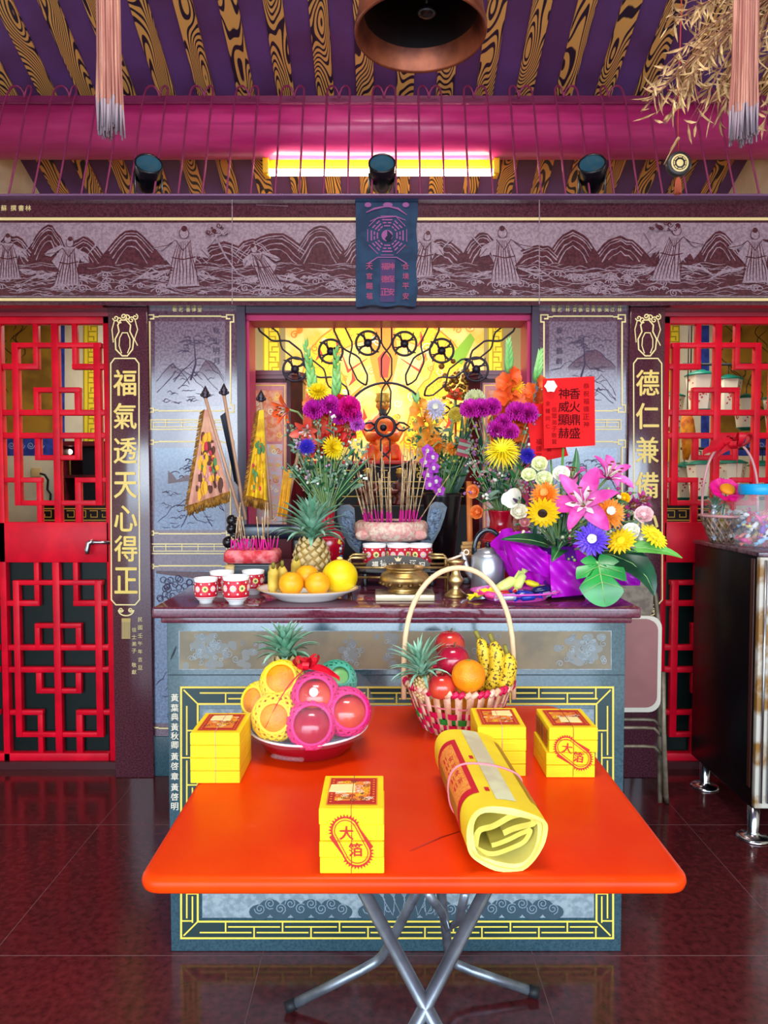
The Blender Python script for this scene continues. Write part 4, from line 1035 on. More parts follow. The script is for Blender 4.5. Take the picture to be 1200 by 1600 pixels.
# fruit kinds --------------------------------------------------------------
ORG_ = M('orange_peel', (246, 146, 14), .42, c2=(238, 128, 8), ns=30, bump=.25, bs=260); POM = M('pomelo_peel', (250, 216, 16), .4, c2=(242, 200, 10), ns=12, bump=.15, bs=200)
APR = M('apple_red', (170, 14, 34), .2, c2=(220, 84, 50), ns=9, nt_=(.45, .75), coat=.4); APD = M('apple_dark_red', (140, 10, 40), .18, c2=(172, 20, 50), ns=8, coat=.4)
STEM = M('fruit_stem', (96, 70, 36), .7); BAN = M('banana_peel', (224, 184, 40), .5, c2=(84, 56, 18), ns=150, nt_=(.54, .60), detail=2); BANP = M('banana_plain', (226, 196, 84), .5, c2=(206, 170, 60), ns=12)
def orange_mb(r, m=None):
    b = MB(); b.lathe([(max(.0003, r*math.sin(PI*i/14)), -r*.96*math.cos(PI*i/14) - (.05*r if i == 14 else 0)) for i in range(15)], m or ORG_, 22); return b
def apple_mb(r, m):
    b = MB(); pr = []
    for i in range(17):
        a = PI*i/16; rad = r*math.sin(a)*(1+.10*math.cos(a)*-1*-1); z = -r*.92*math.cos(a)
        if i > 12: z -= r*.22*((i-12)/4)**2
        pr.append((max(.0004, rad), z))
    b.lathe(pr, m, 24); return b
def fruit(kind, r, c, label, mat=None, group=None, rot3=None, cat=None):
    t = thing(kind, label, cat or kind.split('_')[-1], c, 0, group, rot3=rot3)
    if 'apple' in kind:
        part(apple_mb(r, mat or APR), 'skin', t); b = MB(); b.tube([(0, 0, r*.6), (r*.05, 0, r*.85), (r*.14, 0, r*1.02)], r*.045, STEM, 6); part(b, 'stem', t)
    else:
        part(orange_mb(r, mat), 'skin', t); b = MB(); b.lathe([(0, r*.93), (r*.1, r*.93), (r*.12, r*.955), (r*.05, r*.985), (0, r*.985)], M('calyx', (120, 140, 50), .6), 8); part(b, 'calyx', t)
    return t
def net(parent, r, m, axis, hole=38, n=15):
    """a foam net sleeve round a fruit, open toward axis"""
    b = MB(); X = Vector(axis).normalized().to_track_quat('Z', 'Y').to_matrix().to_4x4()
    for s in (-1, 1):
        for k in range(n):
            pts = []
            for i in range(15):
                th = math.radians(hole+(172-hole)*i/14); ph = 2*PI*k/n + s*i*.16
                pts.append((r*math.sin(th)*math.cos(ph), r*math.sin(th)*math.sin(ph), r*math.cos(th)))
            b.tube(pts, r*.072, m, 5, X=X)
    th = math.radians(hole); b.tube([(r*math.sin(th)*math.cos(2*PI*i/24), r*math.sin(th)*math.sin(2*PI*i/24), r*math.cos(th)) for i in range(24)], r*.075, m, 6, True, X)
    part(b, 'foam_net', parent, label='yellow foam net' if m.name.startswith('net_y') else ('pink foam net' if m.name.startswith('net_p') else 'green foam net'))
LEAFP = M('pineapple_leaf', (150, 194, 166), .45, c2=(92, 146, 112), ns=18); PINB = M('pineapple_skin', (176, 136, 62), .6, c2=(120, 92, 40), ns=30); PINE = M('pineapple_eye', (222, 190, 130), .55)
def blade(mb, p, az, el0, L, w, m, droop=1., n=6, fold_=.3):
    """a strap leaf starting at p, leaving at elevation el0 and drooping"""
    vs = []; q = Vector(p); el = el0
    h = Vector((math.cos(az), math.sin(az), 0)); sd = Vector((-math.sin(az), math.cos(az), 0))
    for i in range(n+1):
        t = i/n; ww = w*(1-t)**.6*(.75+.9*t if t < .3 else 1.0); ww = max(ww, .0004)
        up = Vector((0, 0, 1))*math.cos(el) - h*math.sin(el)
        vs += [q+sd*ww/2+up*ww*fold_, q, q-sd*ww/2+up*ww*fold_]
        d = h*math.cos(el)+Vector((0, 0, 1))*math.sin(el); q = q+d*L/n; el -= droop/n
    fs = []
    for i in range(n):
        a = 3*i; fs += [(a, a+1, a+4, a+3), (a+1, a+2, a+5, a+4)]
    mb.add(vs, fs, m, True)
def pineapple(c, R, H, crownL, label, seed, rot3=None, group=None, nl=46):
    rr = random.Random(seed); t = thing('pineapple', label, 'pineapple', c, rot3=rot3, group=group)
    b = MB(); prof = lambda z: R*(math.sin(PI*(.12+.80*z))**.45)
    b.lathe([(.001, 0)]+[(prof(i/12), H*i/12) for i in range(13)]+[(.001, H*1.0)], PINB, 20)
    n = 110
    for k in range(n):
        z = (k+.5)/n; a = k*2.39996; r = prof(z); X = tr((r*math.cos(a), r*math.sin(a), z*H)) @ rot(0, 0, a) @ rot(0, PI/2, 0); s = R*.20
        b.add([(-s, 0, 0), (0, s, 0), (s, 0, 0), (0, -s, 0), (-s*.3, 0, s*.55), (0, s*.3, s*.5), (s*.2, 0, s*.5), (0, -s*.3, s*.5)], [(0, 1, 5, 4), (1, 2, 6, 5), (2, 3, 7, 6), (3, 0, 4, 7), (4, 5, 6, 7)], PINE, True, X)
    part(b, 'body', t)
    b = MB()
    for k in range(nl):
        f = k/nl; az = k*2.39996; el = math.radians(28+58*f)+rr.uniform(-.1, .1); L = crownL*(.38+.5*math.sin(PI*min(1, .15+f*.75)))*rr.uniform(.85, 1.1)
        r0 = R*.30*(1-f); blade(b, (r0*math.cos(az), r0*math.sin(az), H*.97+crownL*.28*f), az, el, L, R*.46, LEAFP, droop=1.2*(1-f)+.3)
    part(b, 'crown', t, label='spiky green leaf crown')
    return t
def banana(c, L, r, rot3, label, m=None, bend=1.1, group=None):
    t = thing('banana', label, 'banana', c, rot3=rot3, group=group)
    b = MB(); n = 14; pts = []; R = []
    for i in range(n+1):
        u = i/n; a = (u-.5)*bend; pts.append((math.sin(a)*L/bend, 0, (math.cos(a)-math.cos(.5*bend))*L/bend))
        R.append(r*(.32 if u > .96 else .35 if u < .03 else min(1, .45+2.6*min(u, 1-u))))
    b.tube(pts, R, m or BAN, 10); part(b, 'peel', t)
    b = MB(); p = Vector(pts[0]); d = (Vector(pts[0])-Vector(pts[1])).normalized(); b.tube([p-d*.004, p+d*.022], [r*.32, r*.28], M('banana_stalk', (130, 120, 40), .6), 8); part(b, 'stalk', t)
    b = MB(); q_ = Vector(pts[-1]); d = (Vector(pts[-1])-Vector(pts[-2])).normalized(); b.tube([q_, q_+d*.005], [r*.3, r*.15], STEM, 8)
    part(b, 'tip', t); return t
# enamel basin with wrapped fruit -----------------------------------------
bcx, bcy = -.178, 1.655
BR = M('enamel_red', (150, 12, 30), .16, coat=.5); BW = M('enamel_white', (238, 238, 240), .2, coat=.4); BB = M('enamel_blue', (70, 90, 150), .25)
bas = thing('enamel_basin', 'shallow red enamel basin with white rim holding wrapped fruit', 'basin', (bcx, bcy, TZ))
b = MB(); b.lathe([(0, 0), (.092, 0), (.100, .004), (.118, .03), (.131, .048)], BR, 48); part(b, 'outside', bas)
b = MB(); b.lathe([(.131, .048), (.139, .052), (.141, .055), (.139, .057), (.129, .053), (.114, .030), (.096, .008), (0, .006)], BW, 48); o = part(b, 'rim', bas)
b = MB(); b.lathe([(.1325, .0575), (.1335, .0582), (.1345, .0575)], BB, 48); part(b, 'blue_line', o)
NY = M('net_yellow', (250, 214, 40), .6); NP = M('net_pink', (226, 30, 120), .6); NG = M('net_green', (70, 160, 130), .6)
V = Vector
gN = 'fruit in foam nets in the enamel basin'
cam_dir = lambda c: (V((0, 0, CAMZ))-V(c))
def netfruit(kind, r, c, label, mat, nm, ax=(0, 0, 0), hole=38):
    t = fruit(kind, r, c, label, mat, gN); net(t, r*1.05, nm, cam_dir(c).normalized()+V(ax), hole); return t
netfruit('orange', .047, P(441, 1066, 1.64), 'uppermost orange in a yellow net, under the pineapple crown', ORG_, NY, (-.15, 0, .3), 46)
netfruit('orange', .050, P(431, 1120, 1.585), 'orange in a yellow net resting low beside the dark red apple', ORG_, NY, (-.1, 0, -.05), 40)
netfruit('orange', .044, P(409, 1096, 1.66), 'orange in a yellow net at the outer left of the wrapped basin', ORG_, NY, (-.8, 0, .1), 42)
netfruit('apple', .050, P(493, 1087, 1.60), 'orange-red apple in a pink net with a white sticker, below the bow', APR, NP, (-.05, 0, .05), 48)
o = bpy.data.objects.new('sticker', None); bpy.data.objects.remove(o)
netfruit('apple', .050, P(486, 1132, 1.555), 'glossy dark red apple in a pink net at the basin front', APD, NP, (.05, 0, .0), 54)
netfruit('apple', .051, P(541, 1112, 1.60), 'rosy apple in a pink net leaning on the right basin rim', APR, NP, (.25, 0, .05), 48)
netfruit('apple', .046, P(525, 1064, 1.70), 'green netted fruit half hidden behind the bow', M('pear_green', (110, 170, 90), .35), NG, (.3, 0, .4), 30)
fruit('apple', .045, V((bcx-.03, bcy+.07, TZ+.055)), 'apple buried under the netted fruit at the back of the basin', APR, gN)
ap = [o for o in bpy.data.objects if o.get('label', '').startswith('orange-red apple')][0]
b = MB(); d = cam_dir(ap.location).normalized(); b.lathe([(0, .0008), (.009, .0006), (.010, 0)], M('sticker_white', (220, 230, 240), .4), 16, tr(d*.0502+V((-.004, 0, .008))) @ d.to_track_quat('Z', 'Y').to_matrix().to_4x4()); part(b, 'sticker', ap, label='small round white sticker')
pineapple(V((bcx-.052, bcy+.075, TZ+.045)), .048, .15, .105, 'pineapple standing at the back of the wrapped fruit basin', 4, rot3=(-.05, -.08, 0))
# cellophane and bow
CELL = M('cellophane', (235, 240, 245), .07, spec=1., alpha=.045)
cel = thing('cellophane_wrap', 'clear cellophane gathered over the fruit basin under a red bow', 'wrapping', (bcx, bcy, TZ+.03))
bow = P(480, 1043, 1.60)
b = MB(); top = bow - V((bcx, bcy, TZ+.03))
def cello(u, v):
    a = 2*PI*u; r = .1455+.002*math.sin(9*a); base = V((r*math.cos(a), r*math.sin(a), .018)); tt = top+V((.006*math.cos(a), .006*math.sin(a), -.005))
    p = base.lerp(tt, v); bul = math.sin(PI*v)**.8*(.055+.005*math.sin(13*a+5*v)); h = V((math.cos(a), math.sin(a), .5))
    if math.sin(a) > .3: h = h*1.15
    return p + h*bul
b.grid(cello, 48, 10, CELL); part(b, 'film', cel)
b = MB()
for k in range(7):
    x = .05+.0; a = -2.15+.09*k; p = V((.121*math.cos(a), .121*math.sin(a), -.012)); b.ball(p, .007, CELL, sq=(1.2, .5, .8), n=8, h=6)
part(b, 'crumple', cel)
BOWR = M('red_ribbon', (226, 20, 44), .4, c2=(204, 12, 36), ns=20, trans=.0)
def ribbon_bow(c, s, label, tails, mat=BOWR, kind='ribbon_bow', loops=7, seed=0):
    rr = random.Random(seed); t = thing(kind, label, 'bow', c); b = MB()
    for k in range(loops):
        az = 2*PI*k/loops + rr.uniform(-.2, .2); el = rr.uniform(.1, .9); L = s*rr.uniform(.8, 1.15); w = s*.42
        h = V((math.cos(az)*math.cos(el), math.sin(az)*math.cos(el), math.sin(el))); sd = h.cross(V((0, 0, 1))).normalized(); up = sd.cross(h)
        vs = []
        for i in range(11):
            u = 2*PI*i/10; q = h*(L*.5*(1-math.cos(u)))+up*(L*.26*math.sin(u)); ww = w*(.35+.65*math.sin(u/2))
            vs += [q+sd*ww/2, q-sd*ww/2]
        b.add(vs, [(2*i, 2*i+1, 2*i+3, 2*i+2) for i in range(10)], mat, True)
    b.ball((0, 0, 0), s*.16, mat); part(b, 'loops', t)
    b = MB()
    for (e, w) in tails:
        e = V(e); n = 8; sd = V((0, -.35, 1)).normalized(); vs = []
        for i in range(n+1):
            u = i/n; q = e*u+V((0, 0, -.12*e.length*math.sin(PI*u)*-1)); ww = w*(.4+.6*math.sin(PI*min(1, u*1.1))+.25*u); vs += [q+sd*ww/2, q-sd*ww/2]
        b.add(vs, [(2*i, 2*i+1, 2*i+3, 2*i+2) for i in range(n)], mat, True)
    part(b, 'tail', t); return t
ribbon_bow(bow, .036, 'red ribbon bow on top of the wrapped fruit basin', [((.075, -.015, -.022), .018), ((-.085, -.07, -.115), .005), ((.06, -.02, -.012), .012)], loops=9, seed=2)
# woven basket -----------------------------------------------------------
kx, ky = .192, 1.805
WT = M('basket_tan', (240, 196, 168), .55, c2=(214, 160, 120), ns=40); WR = M('basket_red', (206, 16, 74), .45); WG = M('basket_green', (20, 140, 50), .45); WI = M('basket_inside', (150, 96, 64), .7)
bk = thing('woven_basket', 'woven tan and red gift basket with a tall hoop handle, holding fruit', 'basket', (kx, ky, TZ))
br = lambda z: .092+.046*(z/.118)**.9 if z > 0 else .092
Hh = .118; NS = 30
b = MB()
for k in range(NS):
    a0 = 2*PI*k/NS; wv = .62*2*PI/NS/2; vs = []
    for i in range(9):
        z = Hh*i/8; r = br(z)
        for a in (a0-wv, a0+wv):
            for rr_ in (r-.0012, r+.0012): vs.append((rr_*math.cos(a), rr_*math.sin(a), z))
    fs = []
    for i in range(8):
        q0 = 4*i; q1 = q0+4; fs += [(q0, q0+2, q1+2, q1), (q0+1, q0+3, q1+3, q1+1), (q0, q0+1, q1+1, q1), (q0+2, q0+3, q1+3, q1+2)]
    b.add(vs, fs, WT, True)
part(b, 'slats', bk)
b = MB()
rows = [(.003, .019), (.0195, .035), (.0355, .051), (.0515, .067), (.0785, .083)]
for ri, (z0, z1) in enumerate(rows):
    for k in range(NS*3):
        f = (k//3+ri) % 2; a0, a1 = 2*PI*k/(NS*3), 2*PI*(k+1)/(NS*3)
        wig = lambda kk: (.0042 if ((kk//3) + ri) % 2 == 0 else -.0030)*(.5 if kk % 3 == 0 else 1)
        m = WR if ri in (0, 1, 3) else (WG if (k//3) % 5 < 3 else WR)
        if ri == 4: m = M('basket_pinkline', (226, 120, 130), .5)
        vs = []
        for a, w_ in ((a0, wig(k)), (a1, wig(k+1) if (k+1) % 3 else wig(k+1))):
            for z in (z0, z1): r = br(z)+w_; vs.append((r*math.cos(a), r*math.sin(a), z))
        b.add(vs, [(0, 1, 3, 2)], m, True)
part(b, 'weave', bk, label='red and green woven bands')
b = MB(); b.lathe([(0, .003), (.091, .003), (.091, .0), (0, .0)], WI, 30); part(b, 'base', bk)
b = MB(); n = 56
for k in range(n):
    m = WR if k % 4 in (0, 1) else WT; a0, a1 = 2*PI*k/n, 2*PI*(k+1)/n; R = br(Hh)
    b.tube([(R*math.cos(a0), R*math.sin(a0), Hh-.004), (R*math.cos(a1), R*math.sin(a1), Hh+.006)], .0075, m, 6)
part(b, 'rim', bk, label='red and tan wrapped rim')
b = MB(); pts = []
for i in range(33):
    a = PI*i/32; R = br(Hh)+.003; pts.append((R*math.cos(a)*(1+.06*math.sin(a)) , .012*math.sin(a), Hh-.05+.05*min(1, math.sin(a)*4)+.288*math.sin(a)**.78))
b.tube(pts, .0068, M('cane', (232, 196, 150), .5), 8, flat=.7); part(b, 'handle', bk)
bz = TZ+.085
gB = 'fruit in the woven basket'
for k, (fx, fy) in enumerate(((-.04, .03), (.045, .03), (0, -.04), (.0, .06))):
    fruit('orange', .043, V((kx+fx, ky+fy, TZ+.05)), 'orange lying in the bottom layer of the woven basket', ORG_, 'oranges under the fruit of the woven basket')
pineapple(P(668, 1088, 1.74), .030, .055, .11, 'small pineapple leaning on the left rim of the woven basket', 8, rot3=(.12, -.22, 0), nl=44)
fruit('apple', .042, P(708, 1030, 1.75), 'dark red apple between the small pineapple and the bananas', APD, gB)
fruit('apple', .040, P(703, 1006, 1.83), 'orange-red apple topmost at the back of the woven basket', APR, gB)
fruit('apple', .035, P(690, 1072, 1.70), 'apple half sunk behind the front rim of the woven basket', APR, gB)
fruit('orange', .041, P(732, 1056, 1.69), 'orange at the front of the woven basket, before the bananas', ORG_, gB)
for k, (x0, y0, x1, y1, d) in enumerate(((742, 1006, 752, 1072, 1.76), (762, 1010, 768, 1072, 1.74), (786, 1026, 786, 1075, 1.74))):
    a, c_ = P(x0, y0, d), P(x1, y1, d); mid = (a+c_)/2
    banana(mid, (a-c_).length*1.3, .0195, (math.radians(0), math.radians(92+k*5), math.radians(-12)), ('spotted banana nearest the orange in the woven basket', 'spotted banana in the middle of the woven basket bunch', 'spotted banana against the basket handle')[k], group='bananas in the woven basket')
# ================================================================== things on the altar counter
CZ = zc_top
def onC(x, y): return PZ(x, y, CZ)
def atC(x, d):  # point on the counter at depth d below pixel column x
    p = P(x, 900, d); p.z = CZ; return p
# plate of fruit
PORC = M('white_porcelain', (242, 240, 236), .2, coat=.3)
pl = V((P(481, 930, 2.16).x, 2.16, CZ))
t = thing('fruit_plate', 'oval white plate of bananas, oranges and a pomelo on the altar', 'plate', pl)
b = MB(); X = Matrix.Diagonal((1, .82, 1.35, 1))
b.lathe([(0, 0), (.085, 0), (.095, .004), (.125, .016), (.150, .024), (.154, .027), (.148, .0275), (.12, .020), (.09, .008), (0, .007)], PORC, 48, X); part(b, 'dish', t)
b = MB(); b.lathe([(.149, .0275), (.1535, .0285), (.155, .0262)], M('plate_edge', (196, 150, 90), .4), 48, X); part(b, 'rim', t, label='thin brown rim line')
gp = 'fruit on the white altar plate'
c = P(531, 901, 2.19); c.z = max(c.z, CZ+.062)
t = thing('pomelo', 'big round yellow pomelo at the right end of the white plate', 'pomelo', c, 0, gp); part(orange_mb(.056, POM), 'skin', t); b = MB(); b.lathe([(0, .0535), (.008, .054), (.010, .058), (.004, .062), (0, .062)], BEI, 10); part(b, 'stem', t)
for x, y, d, l in ((455, 919, 2.115, 'orange at the front of the white plate, next to the bananas'), (496, 920, 2.115, 'orange at the front of the white plate, next to the pomelo'), (480, 901, 2.17, 'orange resting on top of the two front oranges on the plate')):
    c = P(x, y, d); c.z = max(c.z, CZ+.054); fruit('orange', .0375, c, l, M('orange_bright', (248, 170, 20), .42, c2=(244, 156, 14), ns=30), gp)
for k, (x, y, d, rx) in enumerate(((427, 916, 2.14, 80), (441, 906, 2.17, 84), (463, 893, 2.24, 70))):
    c = P(x, y, d); c.z = max(c.z, CZ+.06); banana(c, .085, .0165, (0, math.radians(rx), math.radians(100)), ('short yellow banana at the left end of the white plate', 'short upright banana second from the plate end', 'short banana behind the oranges on the white plate')[k], BANP, group='small bananas on the plate')
pineapple(atC(487, 2.42), .062, .165, .175, 'tall pineapple standing on the altar behind the white fruit plate', 12, nl=54)
# cups
CUPR = M('cup_red', (206, 30, 50), .25, coat=.4); CUPP = M('cup_pink', (240, 190, 200), .3); CUPY = M('cup_yellow', (236, 220, 140), .3); CUPG = M('cup_green', (90, 110, 60), .35)
def make_cup():
    t = thing('tea_cup', 'x', 'cup', (0, 0, 0)); k = 1.
    b = MB(); b.lathe([(0, 0), (.020, 0), (.020, .006), (.024, .010), (.0325, .020), (.034, .030), (.034, .066), (.036, .076), (.0345, .0765), (.032, .066), (.032, .02), (.02, .012), (0, .011)], PORC, 32); part(b, 'bowl', t)
    b = MB(); b.lathe([(.0300, .0165), (.0342, .024), (.0346, .030), (.0346, .060), (.0350, .066)], CUPR, 32)
    for j in range(9):
        a = 2*PI*j/9; m = (CUPP, CUPY, CUPP)[j % 3]; X = rot(0, 0, a) @ tr((.0348, 0, .046)) @ rot(0, PI/2, 0)
        for q in range(8):
            w = 2*PI*q/8; b.lathe([(.0034, .0002), (.002, .0011), (0, .0013)], m, 7, X @ tr((.0062*math.cos(w), .0062*math.sin(w), 0)))
        b.lathe([(.0042, .0004), (.002, .0018), (0, .002)], CUPY if m is CUPP else CUPG, 8, X)
        for dz in (-.0165, .0165):
            b.lathe([(.0028, .0002), (0, .0012)], PORC, 6, rot(0, 0, a+.35) @ tr((.0348, 0, .046+dz*.9)) @ rot(0, PI/2, 0))
    part(b, 'pattern', t, label='red band with pale rosettes'); return t
cup = make_cup(); first = True
def place_cup(p, label, group, s=1., rz=0.):
    global first
    if first: cup.location = p; cup['label'] = label; cup['group'] = group; cup.scale = (s,)*3; cup.rotation_euler = (0, 0, rz); first = False
    else: copy_tree(cup, p, rz, label, group=group, scale=s)
g1 = 'red patterned cups at the end of the altar'; g2 = 'red patterned cups before the incense burner'
place_cup(onC(322, 942), 'red patterned cup at the outer corner of the altar', g1, .98)
place_cup(onC(369, 944), 'red patterned cup in front, between the corner cup and the plate', g1, 1.1, .5)
place_cup(onC(347, 932), 'red patterned cup mostly hidden behind two other cups', g1, 1.05, .9)
place_cup(onC(396, 928), 'red patterned cup farther back, touching the white plate rim', g1, 1.0, .2)
# stand for the offering cups
sz = P(600, 889, 2.45).z
BLKL = M('black_wood', (20, 16, 20), .25, spec=.6)
t = thing('cup_stand', 'low dark stand carrying three red patterned cups', 'stand', (P(622, 880, 2.47).x, 2.47, CZ))
b = MB(); hw = .135; b.box(-hw, hw, -.06, .06, sz-CZ-.012, sz-CZ, BLKL, .003); part(b, 'board', t)
for x in (-hw+.02, hw-.02):
    for y in (-.04, .04): b = MB(); b.box(x-.008, x+.008, y-.008, y+.008, 0, sz-CZ-.012, BLKL, .002); part(b, 'leg', t)
for k, x in enumerate((585, 623, 657)):
    p = P(x, 889, 2.45); place_cup(p, ('red patterned cup on the dark stand, nearest the pomelo', 'red patterned cup in the middle of the dark stand', 'red patterned cup on the dark stand, nearest the kettle')[k], g2, 1.15, k*.7)
# big stone incense burner
STONE = M('black_stone', (58, 72, 92), .3, spec=.7, c2=(36, 44, 60), ns=60); ASH = M('ash', (196, 178, 158), .9, c2=(170, 150, 130), ns=60); WRAP = M('pink_wrap', (238, 160, 150), .7, c2=(242, 214, 186), ns=60, nt_=(.42, .6), bump=.7, bs=70)
Bd = 2.78; bx = P(611, 840, Bd).x; zr0, zr1 = P(611, 846, Bd-.14).z, P(611, 819, Bd-.14).z
t = thing('incense_burner', 'big dark stone incense burner with upright ears and pink cloth wrapped rim', 'incense burner', (bx, Bd, CZ))
b = MB(); q0, q1 = zr0-CZ, zr1-CZ
b.lathe([(0, 0), (.085, 0), (.09, .012), (.07, .025), (.11, .05), (.125, q0*.6), (.118, q0-.01), (.12, q1), (.112, q1), (.105, q1-.02), (0, q1-.022)], STONE, 40); part(b, 'bowl', t)
b = MB(); b.lathe([(.104, q1-.018), (.06, q1-.012), (0, q1-.01)], ASH, 24); part(b, 'ash', t)
b = MB()
b.lathe([(.122, q0-.004), (.140, q0+.004), (.146, (q0+q1)/2), (.142, q1-.004), (.128, q1+.006), (.112, q1+.003), (.114, q1-.01)], WRAP, 64, wob=lambda w, z: .02*math.sin(11*w+40*z)+.012*math.sin(23*w))
for s in (-1, 1): b.ball((s*.11, -.10, (q0+q1)/2-.012), .022, WRAP, sq=(1.2, .7, .9))
part(b, 'cloth_wrap', t, label='crumpled pink cloth round the rim')
def ear(pts, nm):
    b = MB(); W3 = [P(x, y, Bd) for x, y in pts]
    b.prism([(p.x, p.z) for p in W3], .036, STONE, tr((0, Bd+.018, 0)) @ Xs)
    cxm = sum(p.x for p in W3)/len(W3); czm = sum(p.z for p in W3)/len(W3)
    b.prism([(cxm+(p.x-cxm)*.7, czm+(p.z-czm)*.75) for p in W3], .044, M('stone_carved', (90, 112, 140), .35, spec=.7, c2=(52, 66, 88), ns=40, bump=.6, bs=70), tr((0, Bd+.022, 0)) @ Xs)
    part(b, 'ear', t, True)
earL = [(527, 796), (534, 789), (546, 788), (554, 794), (555, 812), (556, 828), (564, 842), (578, 852), (574, 868), (560, 866), (546, 852), (535, 832), (528, 812)]
ear(earL, 'l'); ear([(1222-x+ (3 if y < 800 else 0), y-4) for x, y in earL], 'r')
# incense sticks
INC = M('incense_tan', (230, 200, 156), .8, c2=(180, 140, 96), ns=50); MAG = M('incense_magenta', (220, 24, 140), .6)
def stick(b0, tip, split, label, group):
    t = thing('incense_stick', label, 'incense', b0, 0, group)
    b0, tip = V(b0), V(tip); m = b0.lerp(tip, split)
    b = MB(); b.tube([b0, m], .0027, MAG, 5); part(b, 'dyed_base', t, True)
    b = MB(); b.tube([m, tip], .0021, INC, 5); part(b, 'stick', t, True)
rr = random.Random(31); gi = 'incense sticks in the big stone burner'
for k in range(38):
    x0 = rr.choice((578, 594, 600, 612, 628, 634, 640))+rr.uniform(-7, 7); d = Bd+rr.uniform(-.06, .06)
    xt = 611+(x0-611)*rr.uniform(1.0, 1.7)+rr.uniform(-5, 5); yt = rr.uniform(692, 752)
    bp = P(x0, 819, d); bp.z = CZ+q1-.02
    stick(bp, P(xt, yt, d+rr.uniform(-.03, .05)), .28 if yt > 720 else .22, 'thin tan incense stick with magenta base in the big stone burner', gi)
for x0, xt, yt in ((583, 553, 705), (648, 702, 742), (640, 668, 700)):
    bp = P(x0, 819, Bd); bp.z = CZ+q1-.02
    stick(bp, P(xt, yt, Bd), .2, {553: 'long incense stick leaning out toward the pineapple from the stone burner', 702: 'incense stick leaning far out toward the kettle from the stone burner', 668: 'incense stick leaning toward the orchid from the stone burner'}[xt], None)
# brass censer with its plaque
BRS = M('brass', (222, 190, 128), .36, .9, c2=(156, 120, 66), ns=22); BRSD = M('brass_dark', (110, 84, 50), .35, .9)
p = V((P(632, 940, 2.17).x, 2.17, CZ))
t = thing('brass_censer', 'round brass censer on a grey metal block at the altar edge', 'censer', p)
b = MB(); b.box(-.09, .09, -.055, .055, 0, .022, M('grey_brass_block', (178, 160, 132), .3, .7), .003); part(b, 'base', t)
b = MB(); b.lathe([(0, .022), (.05, .022), (.05, .027), (.035, .031), (.06, .040), (.074, .054), (.077, .065), (.070, .078), (.056, .085), (.056, .093), (.064, .098), (.060, .100), (.05, .091), (0, .08)], BRS, 40); part(b, 'bowl', t)
b = MB()
for j in range(14):
    a = 2*PI*j/14; b.ball((.072*math.cos(a), .072*math.sin(a), .050), .009, BRSD, sq=(1, 1, .7), n=8, h=6)
part(b, 'relief_band', t)
p = V((P(622, 900, 2.30).x, 2.30, CZ))
t = thing('incense_rack', 'brass rack with a dark arched plaque of pale characters behind the censer', 'rack', p)
PLQ = M('plaque_dark', (66, 54, 44), .4, spec=.6)
zp0, zp1 = P(622, 893, 2.3).z, P(622, 868, 2.3).z; hwp = 50*px(2.33)
arc = [(hwp*math.cos(PI*i/20)+p.x, max(zp0+.012, zp0+.012+(zp1-zp0-.012)*math.sin(PI*i/20)**.7)) for i in range(21)]
b = MB(); b.prism([(p.x+hwp, zp0), (p.x+hwp, zp0+.01)]+arc[1:-1]+[(p.x-hwp, zp0+.01), (p.x-hwp, zp0)], .01, PLQ, tr((0, 2.305, 0)) @ Xs); o = part(b, 'plaque', t, True)
A = wallart(2.293); LET = M('plaque_letter', (230, 214, 190), .5)
for ch, x, y in (('福', 586, 882), ('德', 599, 880), ('酒', 645, 880), ('祠', 659, 883)): A.text(ch, x, y, 10, LET, 2, .02)
for x, y in ((622, 873), (613, 882), (631, 882)):
    A.poly([(x-6, y-2), (x-3, y+4), (x+3, y+4), (x+6, y-2), (x+2, y), (x, y-4), (x-2, y)], M('ingot', (240, 200, 150), .4), 2)
ob = bpy.data.objects.new('lettering', A.b.mesh('lettering', ORG[t.name])); COL.objects.link(ob); ob.parent = o; ORG[ob.name] = ORG[t.name]
b = MB(); z = lambda y: P(622, y, 2.30).z; xx = lambda x: P(x, 885, 2.30).x
for s in (-1, 1):
    ax = lambda d: p.x+s*d
    for y0, y1 in ((-.05, -.05), (.05, .05)):
        b.tube([(ax(.158), 2.30+y0, CZ), (ax(.158), 2.30+y0, z(872)), (ax(.15), 2.30+y0, z(869)), (ax(.10), 2.30+y0, z(869))], .0045, BRS, 8)
    b.tube([(ax(.158), 2.25, z(885)), (ax(.158), 2.35, z(885))], .004, BRS, 8)
for y in (884, 899): b.tube([(p.x-.158, 2.25, z(y)), (p.x+.158, 2.25, z(y))], .004, BRS, 8)
b.tube([(p.x-.158, 2.35, z(884)), (p.x+.158, 2.35, z(884))], .004, BRS, 8)
part(b, 'frame', t, True)
# brass candlestick
p = atC(712, 2.2)
t = thing('brass_candlestick', 'stout brass candlestick between the censer and the pink plate', 'candlestick', p)
b = MB(); b.lathe([(0, 0), (.034, 0), (.036, .008), (.020, .02), (.012, .03), (.02, .045), (.026, .055), (.016, .068), (.012, .085), (.018, .1), (.03, .11), (.032, .116), (0, .118)], BRS, 28); part(b, 'stem', t)
b = MB(); b.tube([(-.028, -.02, .118), (-.01, -.022, .124), (.008, -.02, .130), (.02, -.02, .134)], .004, M('pale_brass', (232, 200, 170), .35, .6), 8); b.tube([(.03+.008*math.cos(k*PI/6), -.02, .142+.008*math.sin(k*PI/6)) for k in range(12)], .003, MATS['pale_brass'], 6, True); part(b, 'snuffer', t)
